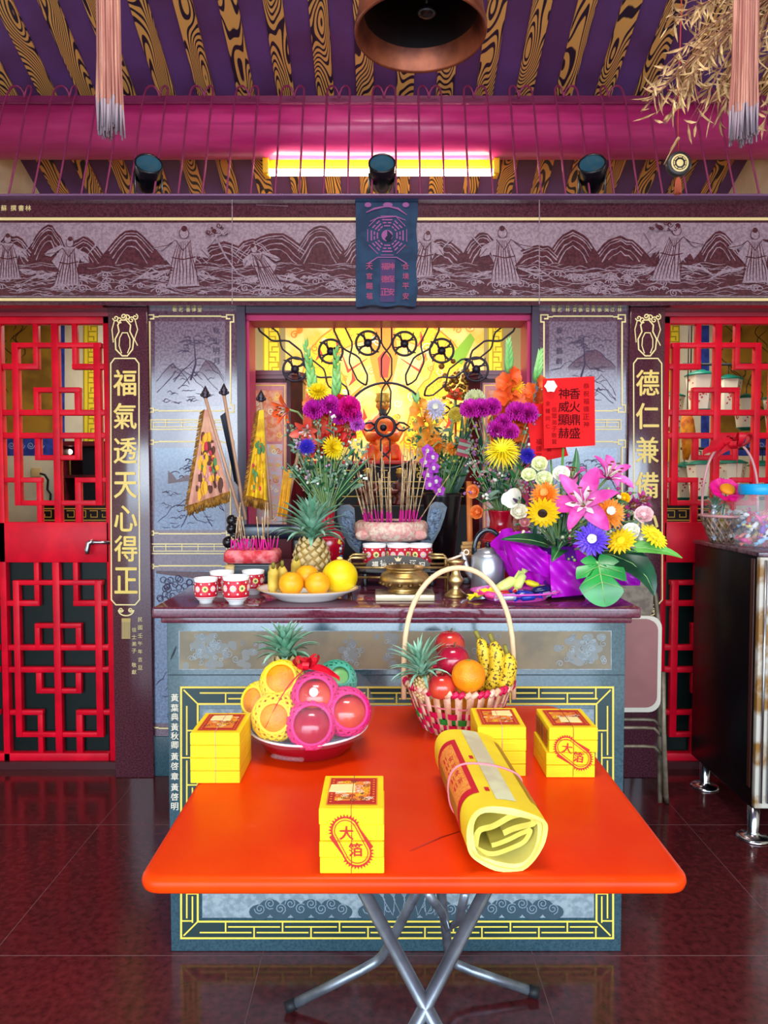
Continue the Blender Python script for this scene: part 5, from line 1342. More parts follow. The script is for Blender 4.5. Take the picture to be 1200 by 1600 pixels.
# divination blocks stacked
p = atC(735, 2.5); p.z = P(735, 868, 2.5).z
t0 = thing('offering_box', 'small dark carved box carrying thin wooden slats beside the kettle', 'box', V((p.x, 2.5, CZ)))
b = MB(); h = p.z-CZ; b.box(-.03, .03, -.03, .03, 0, h*.25, BLKL, .003); b.lathe([(.02, h*.25), (.026, h*.5), (.02, h*.75), (.034, h*.92), (.034, h)], M('carved_brown', (110, 72, 60), .5, c2=(70, 40, 36), ns=50), 12); b.lathe([(.034, h), (0, h)], MATS['carved_brown'], 12); part(b, 'body', t0)
WOOD = M('pale_wood', (214, 160, 96), .6, c2=(190, 130, 70), ns=20)
for k in range(4):
    zz = p.z+.001+k*.0125
    b = MB(); b.prism([(.034*math.cos(a), .016*math.sin(a)) for a in [PI*i/10 for i in range(11)]]+[(-.034, -.008), (.034, -.008)], .0105, WOOD); solo(b, 'wooden_block', 'pale wooden divination block stacked on the carved box', 'block', 'divination blocks on the carved box', loc=(p.x+(k % 2)*.003-.002, 2.5, zz), rz=.1*k)
p2 = atC(735, 2.66)
b = MB(); b.tube([p2, P(733, 752, 2.66)], .011, M('orange_candle', (236, 130, 60), .45), 14); solo(b, 'orange_candle', 'tall thin orange candle behind the carved box', 'candle')
# kettle
STL = M('polished_steel', (214, 220, 226), .32, .8); p = atC(762, 2.36)
t = thing('kettle', 'stainless steel kettle with black hoop handle before the red vase', 'kettle', p)
kh = P(762, 864, 2.36).z-CZ
b = MB(); b.lathe([(0, 0), (.052, 0), (.056, .006), (.057, kh*.6), (.055, kh*.9), (.046, kh), (.038, kh+.004)], STL, 36); part(b, 'body', t)
b = MB(); b.lathe([(.040, kh+.002), (.034, kh+.012), (.012, kh+.018), (0, kh+.018)], STL, 28); o = part(b, 'lid', t); b = MB(); b.lathe([(.006, kh+.017), (.010, kh+.024), (.010, kh+.034), (0, kh+.038)], BLKM, 14); part(b, 'knob', o)
b = MB(); b.tube([(-.045, 0, kh*.3), (-.07, 0, kh*.55), (-.082, 0, kh*.95), (-.09, 0, kh*1.02)], [.014, .011, .008, .008], STL, 12); part(b, 'spout', t)
b = MB(); hpts = [(.046*math.cos(PI*i/14), 0, kh-.005+.082*math.sin(PI*i/14)**.8) for i in range(15)]; b.tube(hpts, .0085, M('handle_black', (16, 22, 30), .15, spec=.8), 10, flat=.7); part(b, 'handle', t)
# red vases
VASE = M('vase_red', (196, 10, 40), .16, coat=.6, c2=(180, 6, 34), ns=5)
def vase(x, d, ytop, R, rn, label, decal):
    p = atC(x, d); H = P(x, ytop, d).z-CZ
    t = thing('flower_vase', label, 'vase', p)
    b = MB(); b.lathe([(0, 0), (R*.78, 0), (R*.8, .006), (R*.74, .014), (R*.9, H*.22), (R, H*.45), (R*.98, H*.58), (R*.8, H*.68), (rn*.92, H*.74), (rn*.86, H*.84), (rn, H*.98), (rn*1.04, H), (rn*.92, H), (rn*.78, H*.84), (0, H*.8)], VASE, 40); part(b, 'body', t)
    b = MB(); b.lathe([(R*1.0, H*.575), (R*1.02, H*.582), (R*.985, H*.59)], M('vase_line', (226, 60, 80), .3), 40)
    if decal:
        rr = random.Random(3)
        for k in range(16): b.ball((R*.98*math.cos(-1.57+decal+rr.uniform(-.16, .16)), R*.98*math.sin(-1.57+decal+rr.uniform(-.16, .16)), H*rr.uniform(.28, .56)), .006, rr.choice((PORC, M('decal_blue', (40, 110, 170), .4), M('decal_orange', (240, 140, 40), .4), M('decal_yellow', (240, 210, 80), .4))), n=8, h=6, sq=(1, .5, 1))
    part(b, 'decoration', t); return p, H
VL = vase(511, 2.70, 797, .068, .031, 'red vase of gladioli and chrysanthemums behind the pineapple', .9)
VR = vase(783, 2.58, 797, .072, .048, 'red vase with painted flowers between the kettle and the purple wrapping', .35)
# pink plate of sweets
p = V((P(805, 935, 2.16).x, 2.16, CZ))
PKP = M('pink_plastic', (240, 84, 190), .3, spec=.5)
t = thing('sweets_plate', 'bright pink plastic plate of wrapped sweets on the altar', 'plate', p)
b = MB(); b.lathe([(0, 0), (.088, 0), (.094, .004), (.108, .018), (.128, .026), (.137, .027), (.138, .030), (.124, .030), (.104, .022), (.09, .007), (0, .006)], PKP, 40, Matrix.Diagonal((1, .75, 1, 1))); part(b, 'dish', t)
SW = [M('foil_yellow', (250, 226, 40), .3), M('foil_lime', (226, 236, 130), .3), M('foil_blue', (24, 50, 160), .25), M('foil_red', (190, 30, 40), .3), M('foil_silver', (206, 206, 226), .25, .5), M('foil_pink', (236, 60, 130), .3), M('foil_navy', (18, 26, 80), .25)]
def make_sweet(m, nm):
    t = thing('wrapped_sweet', nm, 'sweet', (0, 0, 0)); b = MB(); L, R = .030, .011
    b.tube([(-L*.62, 0, 0), (-L*.45, 0, 0), (0, 0, 0), (L*.45, 0, 0), (L*.62, 0, 0)], [R*.35, R*.95, R, R*.95, R*.35], m, 10, flat=.75); part(b, 'wrapper', t)
    for s in (-1, 1):
        b = MB()
        for k in range(5): a = -.6+.3*k; b.add([(s*L*.6, -.002, -.002), (s*L*.6, .002, .002), (s*L*1.1, .011*math.sin(a)+.003, .007*math.cos(k*2.)), (s*L*1.1, .011*math.sin(a)-.003, .007*math.cos(k*2.+1))], [(0, 1, 2, 3)], m)
        part(b, 'twist', t)
    return t
sw = [(752, 926, 2.13, 0, .3, 1.3, 'golden yellow wrapped sweet at the end of the pink plate nearest the candlestick'), (790, 914, 2.2, 1, .5, 2.0, 'pale lime wrapped sweet lying along the top of the pink plate'), (812, 908, 2.2, 1, 1.0, 1.5, 'pale lime wrapped sweet standing highest on the pink plate'), (832, 912, 2.2, 0, -.3, 1.2, 'lemon yellow wrapped sweet behind the navy ones'),
      (845, 922, 2.16, 6, .15, 1.6, 'navy wrapped sweet at the top of the pink plate end'), (820, 929, 2.12, 2, -.1, 1.5, 'blue wrapped sweet in the middle of the pink plate'), (785, 928, 2.12, 3, .1, 1.3, 'red wrapped sweet in the middle of the pink plate'), (768, 930, 2.09, 5, -.2, 1.2, 'pink wrapped sweet near the basket handle'), (795, 934, 2.08, 4, .05, 1.3, 'silver wrapped sweet at the front of the pink plate'), (825, 936, 2.08, 2, .1, 1.3, 'blue wrapped sweet at the front rim of the pink plate'), (852, 931, 2.12, 4, .2, 1., 'silver and white sweet at the rim nearest the purple wrapping')]
for x, y, d, mi, a, s, l in sw:
    t = make_sweet(SW[mi], l); c = P(x, y, d); c.z = max(c.z, CZ+.020); t.location = c; t.rotation_euler = (0, -a, a*.6); t.scale = (s,)*3; t['group'] = 'wrapped sweets on the pink plate'
# low incense trough with red lid rim
p = atC(396, 2.56); zt0 = P(396, 893, 2.56).z; zt1 = P(396, 858, 2.56).z
t = thing('incense_trough', 'dark rectangular incense pot with a red cloth rim behind the cups', 'incense burner', p)
b = MB(); h0 = zt0-CZ; h1 = zt1-CZ; b.box(-.085, .085, -.05, .05, .0, h0+.035, M('dark_green_lacquer', (44, 52, 54), .3), .006); b.box(-.07, .07, -.054, -.05, h0-.01, h0+.025, M('trough_panel', (28, 34, 40), .4), .002); part(b, 'body', t)
b = MB(); b.box(-.092, -.055, -.056, .056, h0-.006, h0+.032, M('trough_gold', (206, 170, 100), .4), .008); part(b, 'corner_panel', t, label='gold corner panel'); b = MB(); b.box(.062, .092, -.056, .056, h0-.006, h0+.032, MATS['trough_gold'], .008); part(b, 'corner_panel', t, label='gold corner panel')
b = MB(); slab(b, -.098, .098, -.065, .065, ((.012, h0+.035), (.0, h0+.042), (0, h1-.012), (.008, h1), (.03, h1), (.04, h1-.01)), .03, M('red_cloth', (214, 50, 60), .7, c2=(236, 130, 130), ns=30, bump=.4, bs=60)); part(b, 'cloth_wrap', t, label='red cloth round the rim')
gt = 'incense sticks in the low red-rimmed pot'
for k in range(34):
    x0 = 396+rr.uniform(-36, 36); d = 2.56+rr.uniform(-.04, .04); bp = P(x0, 858, d); bp.z = zt1-.012
    hgt = rr.choice((.045, .05, .06, .06, .13, .18)); tip = bp+V((rr.uniform(-.02, .02), rr.uniform(-.01, .01), hgt))
    stick(bp, tip, .05/hgt if hgt > .07 else .85, 'thin magenta based incense stick in the low red-rimmed pot', gt)
# black carved rest and flags behind the trough
p = atC(448, 2.86); zb0, zb1 = P(450, 842, 2.86).z, P(450, 819, 2.86).z
t = thing('flag_rest', 'black lacquered carved rest in which the small flags stand', 'stand', p)
b = MB(); xL, xR = P(380, 830, 2.86).x, P(520, 830, 2.86).x
b.box(xL, xR, 2.835, 2.885, zb0, zb1, M('blueblack_lacquer', (26, 30, 50), .2, spec=.8), .01); part(b, 'bar', t, True)
for x in (388, 470, 508): b = MB(); q_ = P(x, 840, 2.86).x; b.box(q_-.03, q_+.03, 2.82, 2.90, CZ, zb0+.006, BLKL, .01); part(b, 'foot', t, True)
b = MB(); c = P(368, 835, 2.86)
for k in range(20): a = rr.uniform(0, 6.28); b.ball(c+V((rr.uniform(-.03, .03), rr.uniform(-.02, .02), rr.uniform(-.10, .06))), rr.uniform(.012, .024), BLKL, n=8, h=6)
part(b, 'carving', t, True)
FR = M('gold_fringe', (176, 120, 30), .7, c2=(120, 76, 20), ns=60); POLE = M('flag_pole', (196, 150, 120), .5)
def flag(top, bot, d, pts, m, label, mats=(), fringe=True, seed=1, tip=True):
    rr = random.Random(seed); d0, d1 = d
    T, B = P(*top, d0), P(*bot, d1); B2 = B + (B-T)*.0
    t = thing('ritual_flag', label, 'flag', B)
    b = MB(); b.tube([B, T], .007, POLE, 8); part(b, 'pole', t, True)
    if tip:
        b = MB(); b.lathe([(.008, 0), (.014, .006), (.008, .014), (.016, .022), (.010, .032), (.004, .044), (0, .05)], M('flag_finial', (60, 50, 60), .3, .5), 10, tr(T)); b.ball(T+V((-.014, 0, .012)), .007, MATS['flag_finial']); b.ball(T+V((.014, 0, .012)), .007, MATS['flag_finial']); part(b, 'finial', t, True)
    W3 = [(x, y) for x, y in pts]; N = 14
    # cloth hangs in folds between the pole edge (first half) and the free edge (second half)
    e0, e1 = W3[:2], W3[2:4]
    def fn(u, v):
        a = (e0[0][0]+(e0[1][0]-e0[0][0])*v, e0[0][1]+(e0[1][1]-e0[0][1])*v); c_ = (e1[0][0]+(e1[1][0]-e1[0][0])*v, e1[0][1]+(e1[1][1]-e1[0][1])*v)
        x = a[0]+(c_[0]-a[0])*u; y = a[1]+(c_[1]-a[1])*u
        q = P(x, y, d0+(d1-d0)*max(0, (y-top[1])/(bot[1]-top[1]))-.008); q.y -= .016*v*(1+math.sin(u*15))*(.3+.7*v); return q
    b = MB(); b.grid(fn, 22, N, m); cl_ = part(b, 'cloth', t, True)
    if mats:
        b = MB()
        for mm, n_, sz_ in mats:
            for k in range(n_):
                u, v = rr.uniform(.15, .85), rr.uniform(.3, .92); q = fn(u, v); q.y -= .004; b.ball(q, sz_*rr.uniform(.6, 1.2), mm, n=8, h=5, sq=(.8, .12, rr.uniform(.9, 2.4)))
        part(b, 'embroidery', t, True, 'coloured embroidered figures')
    if fringe:
        b = MB()
        for k in range(120):
            u = k/119; q = fn(u, 1.0); b.tube([q+V((0, 0, .006)), q+V((rr.uniform(-.004, .004), -.003, -.012)), q+V((rr.uniform(-.006, .006), rr.uniform(-.006, .002), -.026-rr.uniform(0, .012)))], .0022, FR, 4)
        for k in range(90):
            q = fn(1.0, k/89); b.tube([q+V((.004, 0, 0)), q+V((-.014, -.002, -.008-rr.uniform(0, .008)))], .002, FR, 4)
        part(b, 'fringe', t, True, 'brown gold fringe')
    return t
PINKC = M('flag_pink', (214, 160, 130), .7, c2=(196, 130, 110), ns=14); YELC = M('flag_yellow', (240, 200, 20), .65, c2=(206, 150, 16), ns=20); NAVY = M('flag_black', (20, 24, 40), .6)
er = M('thread_red', (196, 40, 60), .7); eg = M('thread_green', (80, 130, 70), .7); ew = M('thread_white', (230, 216, 190), .7); ed = M('thread_dark', (90, 44, 30), .7); eo = M('thread_gold', (236, 170, 40), .7)
flag((321, 622), (377, 812), (2.86, 2.84), [(324, 640), (360, 770), (318, 640), (296, 792)], PINKC, 'pink embroidered triangular flag with gold fringe, outermost of the flags', ((eo, 34, .012), (er, 10, .010), (ed, 22, .012), (M('thread_rose', (220, 150, 140), .7), 14, .010), (eg, 6, .010)), True, 3)
flag((350, 618), (384, 812), (2.90, 2.86), [(352, 644), (374, 760), (344, 650), (368, 752)], NAVY, 'narrow dark blue flag rolled on a pale pole beside the pink flag', (), False, 4)
flag((408, 628), (424, 812), (2.88, 2.86), [(412, 640), (419, 784), (403, 642), (386, 776)], YELC, 'bright yellow flag with green dragon embroidery before the lacquered pillar', ((eg, 8, .010), (eo, 14, .010), (er, 4, .008)), True, 5)
flag((470, 690), (444, 812), (2.9, 2.86), [(458, 734), (450, 808), (443, 734), (434, 806)], M('flag_amber', (232, 170, 40), .65, c2=(206, 140, 30), ns=20), 'amber flag on a thin pole half hidden by the left bouquet', (), False, 6, False)
# ================================================================== inside the shrine
DKR = M('dark_red_lacquer', (96, 20, 30), .35, spec=.25, c2=(60, 12, 20), ns=10); GLD = M('gold_paint', (222, 176, 70), .4, .3); ORL = M('orange_lacquer', (214, 110, 30), .4)
def lacquer_pillar(x0, x1, label, sg):
    d = 3.60; a, c = P(x0, 700, d).x, P(x1, 700, d).x; zt_ = P(600, 592, d).z
    t = thing('lacquered_pillar', label, 'pillar', ((a+c)/2, d+.12, 0))
    b = MB(); i0, i1 = (a+.028, c-.05) if sg > 0 else (a+.05, c-.028)
    b.prism([(i0, d), (i1, d), (c, d+.1), (c, d+.24), (a, d+.24), (a, d+.06)], zt_, DKR); part(b, 'body', t, True)
    b = MB(); b.prism([(i0-.02, d-.02), (i1+.02, d-.02), (c+.02, d+.09), (c+.02, d+.26), (a-.02, d+.26), (a-.02, d+.05)], .022, M('cap_lacquer', (120, 44, 60), .3, spec=.6), tr((0, 0, zt_+.018))); b.prism([(i0-.008, d-.008), (i1+.008, d-.008), (c+.008, d+.095), (c+.008, d+.25), (a-.008, d+.25), (a-.008, d+.055)], .018, MATS['cap_lacquer'], tr((0, 0, zt_))); part(b, 'cap', t, True)
    A = wallart(d); rr = random.Random(x0)
    X0, X1 = (x0+12, x1-22) if sg > 0 else (x0+20, x1-12)
    A.rect(X0, 598, X1, 830, M('panel_rose', (206, 120, 120), .35, c2=(186, 96, 100), ns=20), 1); A.line([(X0+3, 602), (X1-3, 602), (X1-3, 826), (X0+3, 826)], 1.6, GLD, 2, True)
    A.rect(X0+7, 610, X1-7, 690, M('panel_orange', (232, 120, 80), .5, c2=(240, 170, 130), ns=40), 2)
    A.rect(X0+7, 694, X1-7, 822, M('panel_silver', (206, 196, 206), .35, c2=(230, 170, 150), ns=40), 2)
    for k in range(34): A.spiral(rr.uniform(X0+10, X1-10), rr.uniform(614, 818), rr.uniform(3, 6), 1.5, rr.choice((GLD, MO, GLD, MW)), 4, 1.3)
    part(A.b, 'carved_panel', t, True, 'rose and gold carved front panel')
    A = wallart(d+.0)
lacquer_pillar(378, 470, 'dark red lacquered pillar with carved rose panel behind the flags', 1)
lacquer_pillar(734, 826, 'dark red lacquered pillar with carved rose panel behind the right bouquet', -1)
# inner altar
d = 3.66; zt_ = P(600, 724, d).z
t = thing('inner_altar', 'black inner altar with gold rails standing under the dragon mural', 'altar', (.02, 3.95, 0))
b = MB(); x0, x1 = P(470, 700, d).x, P(735, 700, d).x
b.box(x0, x1, d+.22, 4.3, 0, zt_, M('black_shrine', (14, 9, 12), .45, spec=.25, c2=(26, 10, 13), ns=8), .004); b.box(x0, x1, d, d+.22, 0, P(600, 790, d).z, MATS['black_shrine'], .004); part(b, 'body', t, True)
b = MB(); zz = P(600, 712, 3.9).z; b.box(x0-.01, x1+.01, d+.20, 4.31, zt_, zt_+.02, M('shrine_red', (200, 40, 34), .4), .003); part(b, 'top', t, True, 'red edged top')
A = wallart(d+.218)
for y in (752, 762, 775): A.rect(480, y, 725, y+1.4, GLD, 1)
for k in range(9): A.line([(486+k*27, 735), (500+k*27, 735), (500+k*27, 746), (490+k*27, 746), (490+k*27, 740)], 1.3, GLD, 2)
part(A.b, 'gold_rail', t, True)
# seated figures
def seated(name, label, p, s, robe, skin, hat, cat='statue', group=None):
    t = thing(name, label, cat, p, group=group)
    b = MB()
    X = Matrix.Diagonal((s, s*.8, s, 1))
    b.lathe([(0, 0), (.62, 0), (.60, .12), (.50, .34), (.40, .5), (.30, .62), (.36, .95), (.36, 1.1), (.22, 1.25), (.12, 1.32), (.11, 1.4), (0, 1.42)], robe, 18, X)
    for q in (-1, 1):
        b.tube([(q*.30*s, 0, 1.12*s), (q*.46*s, -.1*s, .85*s), (q*.36*s, -.34*s, .66*s), (q*.10*s, -.44*s, .72*s)], [.12*s, .14*s, .15*s, .10*s], robe, 10)
        b.tube([(q*.15*s, -.1*s, .30*s), (q*.32*s, -.42*s, .32*s), (q*.34*s, -.46*s, .05*s)], [.2*s, .18*s, .13*s], robe, 10)
    b.ball((0, 0, 1.58*s), .19*s, robe, sq=(.95, 1, 1.15))
    o = part(b, 'body', t); md = o.modifiers.new('remesh', 'REMESH'); md.mode = 'VOXEL'; md.voxel_size = .035*s; md.use_smooth_shade = True
    b = MB(); b.ball((0, -.03*s, 1.58*s), .185*s, skin, sq=(.9, 1, 1.1)); b.ball((0, -.22*s, 1.56*s), .03*s, skin, sq=(1, 1, 1.6))
    for q in (-1, 1): b.ball((q*.06*s, -.195*s, 1.62*s), .016*s, INK, sq=(1.6, 1, .6)); b.ball((q*.17*s, 0, 1.56*s), .045*s, skin, sq=(.5, 1, 1.4))
    b.ball((0, -.2*s, 1.48*s), .03*s, MR, sq=(1.3, .5, .4)); part(b, 'face', t)
    b = MB(); b.lathe([(.20*s, 1.66*s), (.22*s, 1.72*s), (.17*s, 1.84*s), (.2*s, 1.9*s), (0, 1.96*s)], hat, 14); part(b, 'crown', t)
    b = MB(); b.lathe([(.05*s, 1.40*s), (.11*s, 1.44*s), (.08*s, 1.2*s), (.0, .95*s)], INK, 10, tr((0, -.20*s, 0)) @ Matrix.Diagonal((1, .4, 1, 1))); part(b, 'beard', t)
    return t
pq = V((P(598, 700, 4.0).x, 4.02, zt_+.0205)); FACE = M('gilt_face', (222, 160, 70), .35, .4)
seated('deity_statue', 'gilded seated deity statue in an orange robe behind the iron screen', pq, .20, M('robe_orange', (236, 130, 24), .5, c2=(220, 60, 30), ns=14), FACE, GLD)
for k, (x, lab) in enumerate(((500, 'small dark wooden deity seated behind the left bouquet'), (575, 'small dark wooden deity seated behind the incense sticks, nearer the pineapple'), (625, 'small dark wooden deity seated behind the incense sticks, nearer the orchid'), (690, 'small dark wooden deity seated behind the orchid pot'))):
    seated('small_deity', lab, V((P(x, 790, d+.12).x, d+.12, P(600, 790, d).z+.0005)), .10, M('dark_wood_robe', (110, 36, 26), .4, c2=(60, 24, 20), ns=30), M('dark_face', (130, 80, 50), .4), GLD, group=None)
# gold ornament above the right bouquet
b = MB(); rr = random.Random(44); c = P(716, 604, 3.75)
t = thing('gold_ornament', 'dull gold carved ornament on a thin rod beside the right lacquered pillar', 'ornament', V((c.x, 3.75, zt_+.0201)))
for k in range(60): b.ball(c+V((rr.gauss(0, .04), rr.gauss(0, .02), rr.gauss(0, .055))), rr.uniform(.008, .018), M('dull_gold', (166, 122, 50), .4, .5), n=8, h=6)
part(b, 'carving', t, True); b = MB(); b.tube([V((c.x, 3.88, zt_+.0201)), V((c.x, 3.88, c.z)), c], .006, BRS, 8); part(b, 'rod', t, True)
# wrought iron screen ----------------------------------------------------------
dI = 3.50
t = thing('iron_screen', 'black wrought iron screen of rings and wavy bars hung in the shrine opening', 'screen', P(604, 700, dI))
IB = M('black_iron', (30, 24, 38), .4, spec=.5)
b = MB(); I = lambda x, y: P(x, y, dI)
def irc(x, y, r, w=.0055, n=28): b.tube([I(x+r*math.cos(2*PI*k/n), y+r*math.sin(2*PI*k/n)) for k in range(n)], w, IB, 7, True)
for x, y in ((574.8, 536), (632, 537), (516.8, 549), (690, 548), (461, 577), (744, 577)):
    irc(x, y, 18.5, .0062); b.ball(I(x, y), .021, IB, n=12, h=8)
    for k in range(4):
        a = PI/4+k*PI/2; b.tube([I(x+(q_)*math.cos(a+j_), y+(q_)*math.sin(a+j_)) for q_, j_ in ((6, 0), (12, .25), (17, .1), (23, -.12))], [.006, .006, .006, .002], IB, 6)
        b.tube([I(x+q_*math.cos(a+j_), y+q_*math.sin(a+j_)) for q_, j_ in ((12, .05), (14, .35), (17, .45))], [.006, .004, .002], IB, 6)
part(b, 'flower_ring', t, True)
b = MB()
irc(604, 665, 67, .0062, 48); irc(602, 666, 15, .0075)
b.ball(I(599, 668), .018, IB, n=12, h=8)
for s in (-1, 1): b.tube([I(602+s*15, 666), I(602+s*22, 660), I(602+s*29, 661), I(602+s*38, 667), I(602+s*29, 673), I(602+s*22, 672), I(602+s*15, 666)], .0055, IB, 7)
part(b, 'centre_ring', t, True)
b = MB()
def wavy(p0, p1, n, amp, ph=0):
    p0, p1 = Vector(p0), Vector(p1); dv = p1-p0; nv = Vector((-dv.y, dv.x)).normalized(); N = n*8
    for s in (-1, 1):
        b.tube([I(*(p0+dv*(k/N)+nv*s*amp*max(-.8, min(.8, 1.3*math.sin(PI*n*k/N+ph))))) for k in range(N+1)], .0048, IB, 6)
wavy((604, 498), (604, 598), 2, 10); wavy((604, 598), (602, 651), 1, 9); wavy((602, 681), (602, 740), 2, 9)
for s in (-1, 1):
    m = lambda x, y: (604+s*(604-x), y)
    wavy(m(572, 602), m(524, 500), 2, 11); wavy(m(545, 618), m(402, 504), 4, 10)
    wavy(m(538, 640), m(470, 640), 2, 8); wavy(m(552, 710), m(500, 760), 2, 8)
b.tube([I(392, 500), I(816, 500)], .006, IB, 6)
for x in (402, 524, 604, 684, 806): b.tube([V((I(x, 500).x, 3.49, zbm+.01)), I(x, 500)], .006, IB, 6)
part(b, 'wavy_bar', t, True)
# dark shrine cabinets in the side rooms
for sx, x0, x1, lab in ((-1, 62, 172, 'dark low shrine cabinet with gold fret behind the left lattice door'), (1, 1036, 1130, 'dark low shrine cabinet with gold fret behind the right lattice door')):
    t = thing('shrine_cabinet', lab, 'cabinet', (P((x0+x1)/2, 800, 4.55).x, 4.7, 0)); dd_ = 4.5
    b = MB(); b.box(P(x0, 800, dd_).x, P(x1, 800, dd_).x, dd_, 4.98, 0, P(600, 786, dd_).z, MATS['black_shrine'], .004); part(b, 'body', t, True)
    A = wallart(dd_)
    for y in (794, 812): A.rect(x0+2, y, x1-2, y+1.6, GLD, 1)
    for k in range(6): A.line([(x0+6+k*18, 798), (x0+18+k*18, 798), (x0+18+k*18, 808), (x0+8+k*18, 808), (x0+8+k*18, 803)], 1.2, GLD, 2)
    part(A.b, 'fret', t, True)
t = thing('red_shrine_niche', 'dark red shrine niche with a small lit lamp behind the left lattice door', 'shrine', (P(135, 780, 4.7).x, 4.75, P(600, 786, 4.5).z+.0005))
b = MB(); xa, xb = P(97, 740, 4.65).x, P(171, 740, 4.65).x; za, zb_ = P(600, 786, 4.5).z, P(600, 690, 4.65).z
b.box(xa, xa+.03, 4.6, 4.95, za, zb_, DKR); b.box(xb-.03, xb, 4.6, 4.95, za, zb_, DKR); b.box(xa, xb, 4.9, 4.95, za, zb_, INK); b.box(xa, xb, 4.6, 4.95, zb_-.03, zb_, DKR); b.box(xa, xb, 4.62, 4.95, za+.16, za+.18, DKR); part(b, 'case', t, True)
b = MB(); c = P(109, 706, 4.7); b.ball(c, .018, M('lamp_glow', (255, 220, 200), .5, emit=3.), n=10, h=8); b.tube([c, V((c.x, 4.7, za+.18))], .006, GLD, 6); part(b, 'lamp', t, True, 'tiny glowing lamp')
# lanterns in the right side room
LWH = M('lantern_paper', (238, 230, 206), .7); LGR = M('lantern_green', (10, 110, 90), .35); LRD = M('lantern_print', (196, 70, 70), .7)
def make_lantern():
    t = thing('paper_lantern', 'x', 'lantern', (0, 0, 0)); n = 6
    b = MB(); b.lathe([(.055, 0), (.078, .18), (.0775, .18), (.054, 0)], LWH, 6, rot(0, 0, PI/6), False); part(b, 'shade', t)
    b = MB(); b.lathe([(0, .215), (.02, .212), (.03, .205), (.05, .2), (.082, .186), (.084, .18), (0, .18)], LGR, 24); part(b, 'cap', t, label='green cap')
    b = MB(); b.lathe([(0, -.02), (.03, -.02), (.04, -.01), (.058, 0), (0, 0.001)], LGR, 20); part(b, 'base', t, label='green base')
    b = MB(); rr = random.Random(8)
    for k in range(6):
        a = PI/6+k*PI/3+PI/6
        for j in range(9):
            z = rr.uniform(.03, .16); r = (.055+(.078-.055)*z/.18)*.866+.0012; y = rr.uniform(-.018, .018)
            b.lathe([(rr.uniform(.004, .009), 0), (0, .0005)], LRD, 6, rot(0, 0, a) @ tr((r, y, z)) @ rot(0, PI/2-.12, 0))
    part(b, 'flower_print', t, label='red printed flowers')
    b = MB(); b.tube([(0, 0, .21), (0, 0, .26)], .003, INK, 5); part(b, 'hook', t); return t
lan = make_lantern(); first_l = True
rows = []
for x, y, d, s in ((1047, 668, 4.25, 1.), (1094, 640, 4.05, 1.05), (1137, 642, 4.2, 1.), (1165, 668, 4.3, .95), (1212, 668, 4.3, .95), (1042, 778, 4.2, 1.), (1068, 777, 4.3, 1.), (1094, 775, 4.1, 1.), (1142, 775, 4.15, 1.05), (1190, 776, 4.2, 1.)):
    rows.append((P(x, y, d), s))
LL_ = ['white green-capped lantern in the upper row, hard against the couplet pillar', 'biggest white green-capped lantern of the upper row', 'white green-capped lantern of the upper row behind the door middle bar', 'white green-capped lantern of the upper row, fourth from the pillar', 'white green-capped lantern of the upper row, farthest from the pillar',
       'white green-capped lantern in the lower row, hard against the couplet pillar', 'white green-capped lantern in the lower row, second from the pillar', 'white green-capped lantern in the lower row above the small pineapple', 'white green-capped lantern in the lower row under the red bow', 'white green-capped lantern in the lower row above the blue jar lid']
PR_ = MB()
for (p, s), l in zip(rows, LL_):
    if first_l: lan.location = p; lan.scale = (s,)*3; lan['label'] = l; lan['group'] = 'paper lanterns in the right side room'; first_l = False
    else: copy_tree(lan, p, .3, l, group='paper lanterns in the right side room', scale=s)
# the two rails that carry the lanterns
for y, lab in ((568, 'thin dark rail carrying the upper row of lanterns'), (705, 'thin dark rail carrying the lower row of lanterns')):
    zr_ = max(p.z+.26*s for (p, s) in (rows[:5] if y == 568 else rows[5:]))
    b = MB(); b.tube([(1.75, 4.2, zr_+.006), (3.40, 4.2, zr_+.006)], .008, INK, 8); b.tube([(1.8, 4.2, zr_), (1.8, 4.2, 2.565)], .004, INK, 6); b.tube([(3.2, 4.2, zr_), (3.2, 4.2, 2.565)], .004, INK, 6)
    for (p, s) in (rows[:5] if y == 568 else rows[5:]): b.tube([p+V((0, 0, .255*s)), V((p.x, 4.2, zr_+.006))], .003, INK, 5)
    solo(b, 'lantern_rail', lab, 'rail')
b = MB(); c = P(1074, 640, 4.0); OC = M('orange_cloth', (226, 150, 20), .6, c2=(170, 70, 16), ns=16)
b.tube([c, c+V((0, 0, -.06)), c+V((.01, 0, -.16)), c+V((-.005, 0, -.28))], [.012, .035, .04, .015], OC, 12)
b.tube([c, V((c.x, 4.0, 2.565))], .003, INK, 5); solo(b, 'cloth_ornament', 'orange and gold stuffed cloth ornament hanging among the white lanterns', 'ornament')
# ---- gift basket and sweets jar on the black cabinet
CT = 1.1305
GBK = M('basket_grey', (190, 160, 140), .45, c2=(120, 90, 70), ns=40)
gx, gy = 1.525, 3.13
t = thing('gift_basket', 'cellophaned basket with hoop handle on the black cabinet behind the sweets jar', 'basket', (gx, gy, CT))
b = MB(); n = 26
for s in (-1, 1):
    for k in range(n):
        b.tube([((.075+.045*v)*math.cos(2*PI*k/n+s*.55*v), (.075+.045*v)*math.sin(2*PI*k/n+s*.55*v), .115*v+.003) for v in (0, .33, .66, 1)], .0042, GBK, 5)
b.lathe([(0, .002), (.075, .002), (.075, 0), (0, 0)], GBK, 24); part(b, 'weave', t)
b = MB(); b.tube([(.122*math.cos(2*PI*k/32), .122*math.sin(2*PI*k/32), .118) for k in range(32)], .0065, M('basket_rim', (222, 160, 160), .45), 8, True); part(b, 'rim', t)
hz = P(1150, 690, 3.13).z-CT
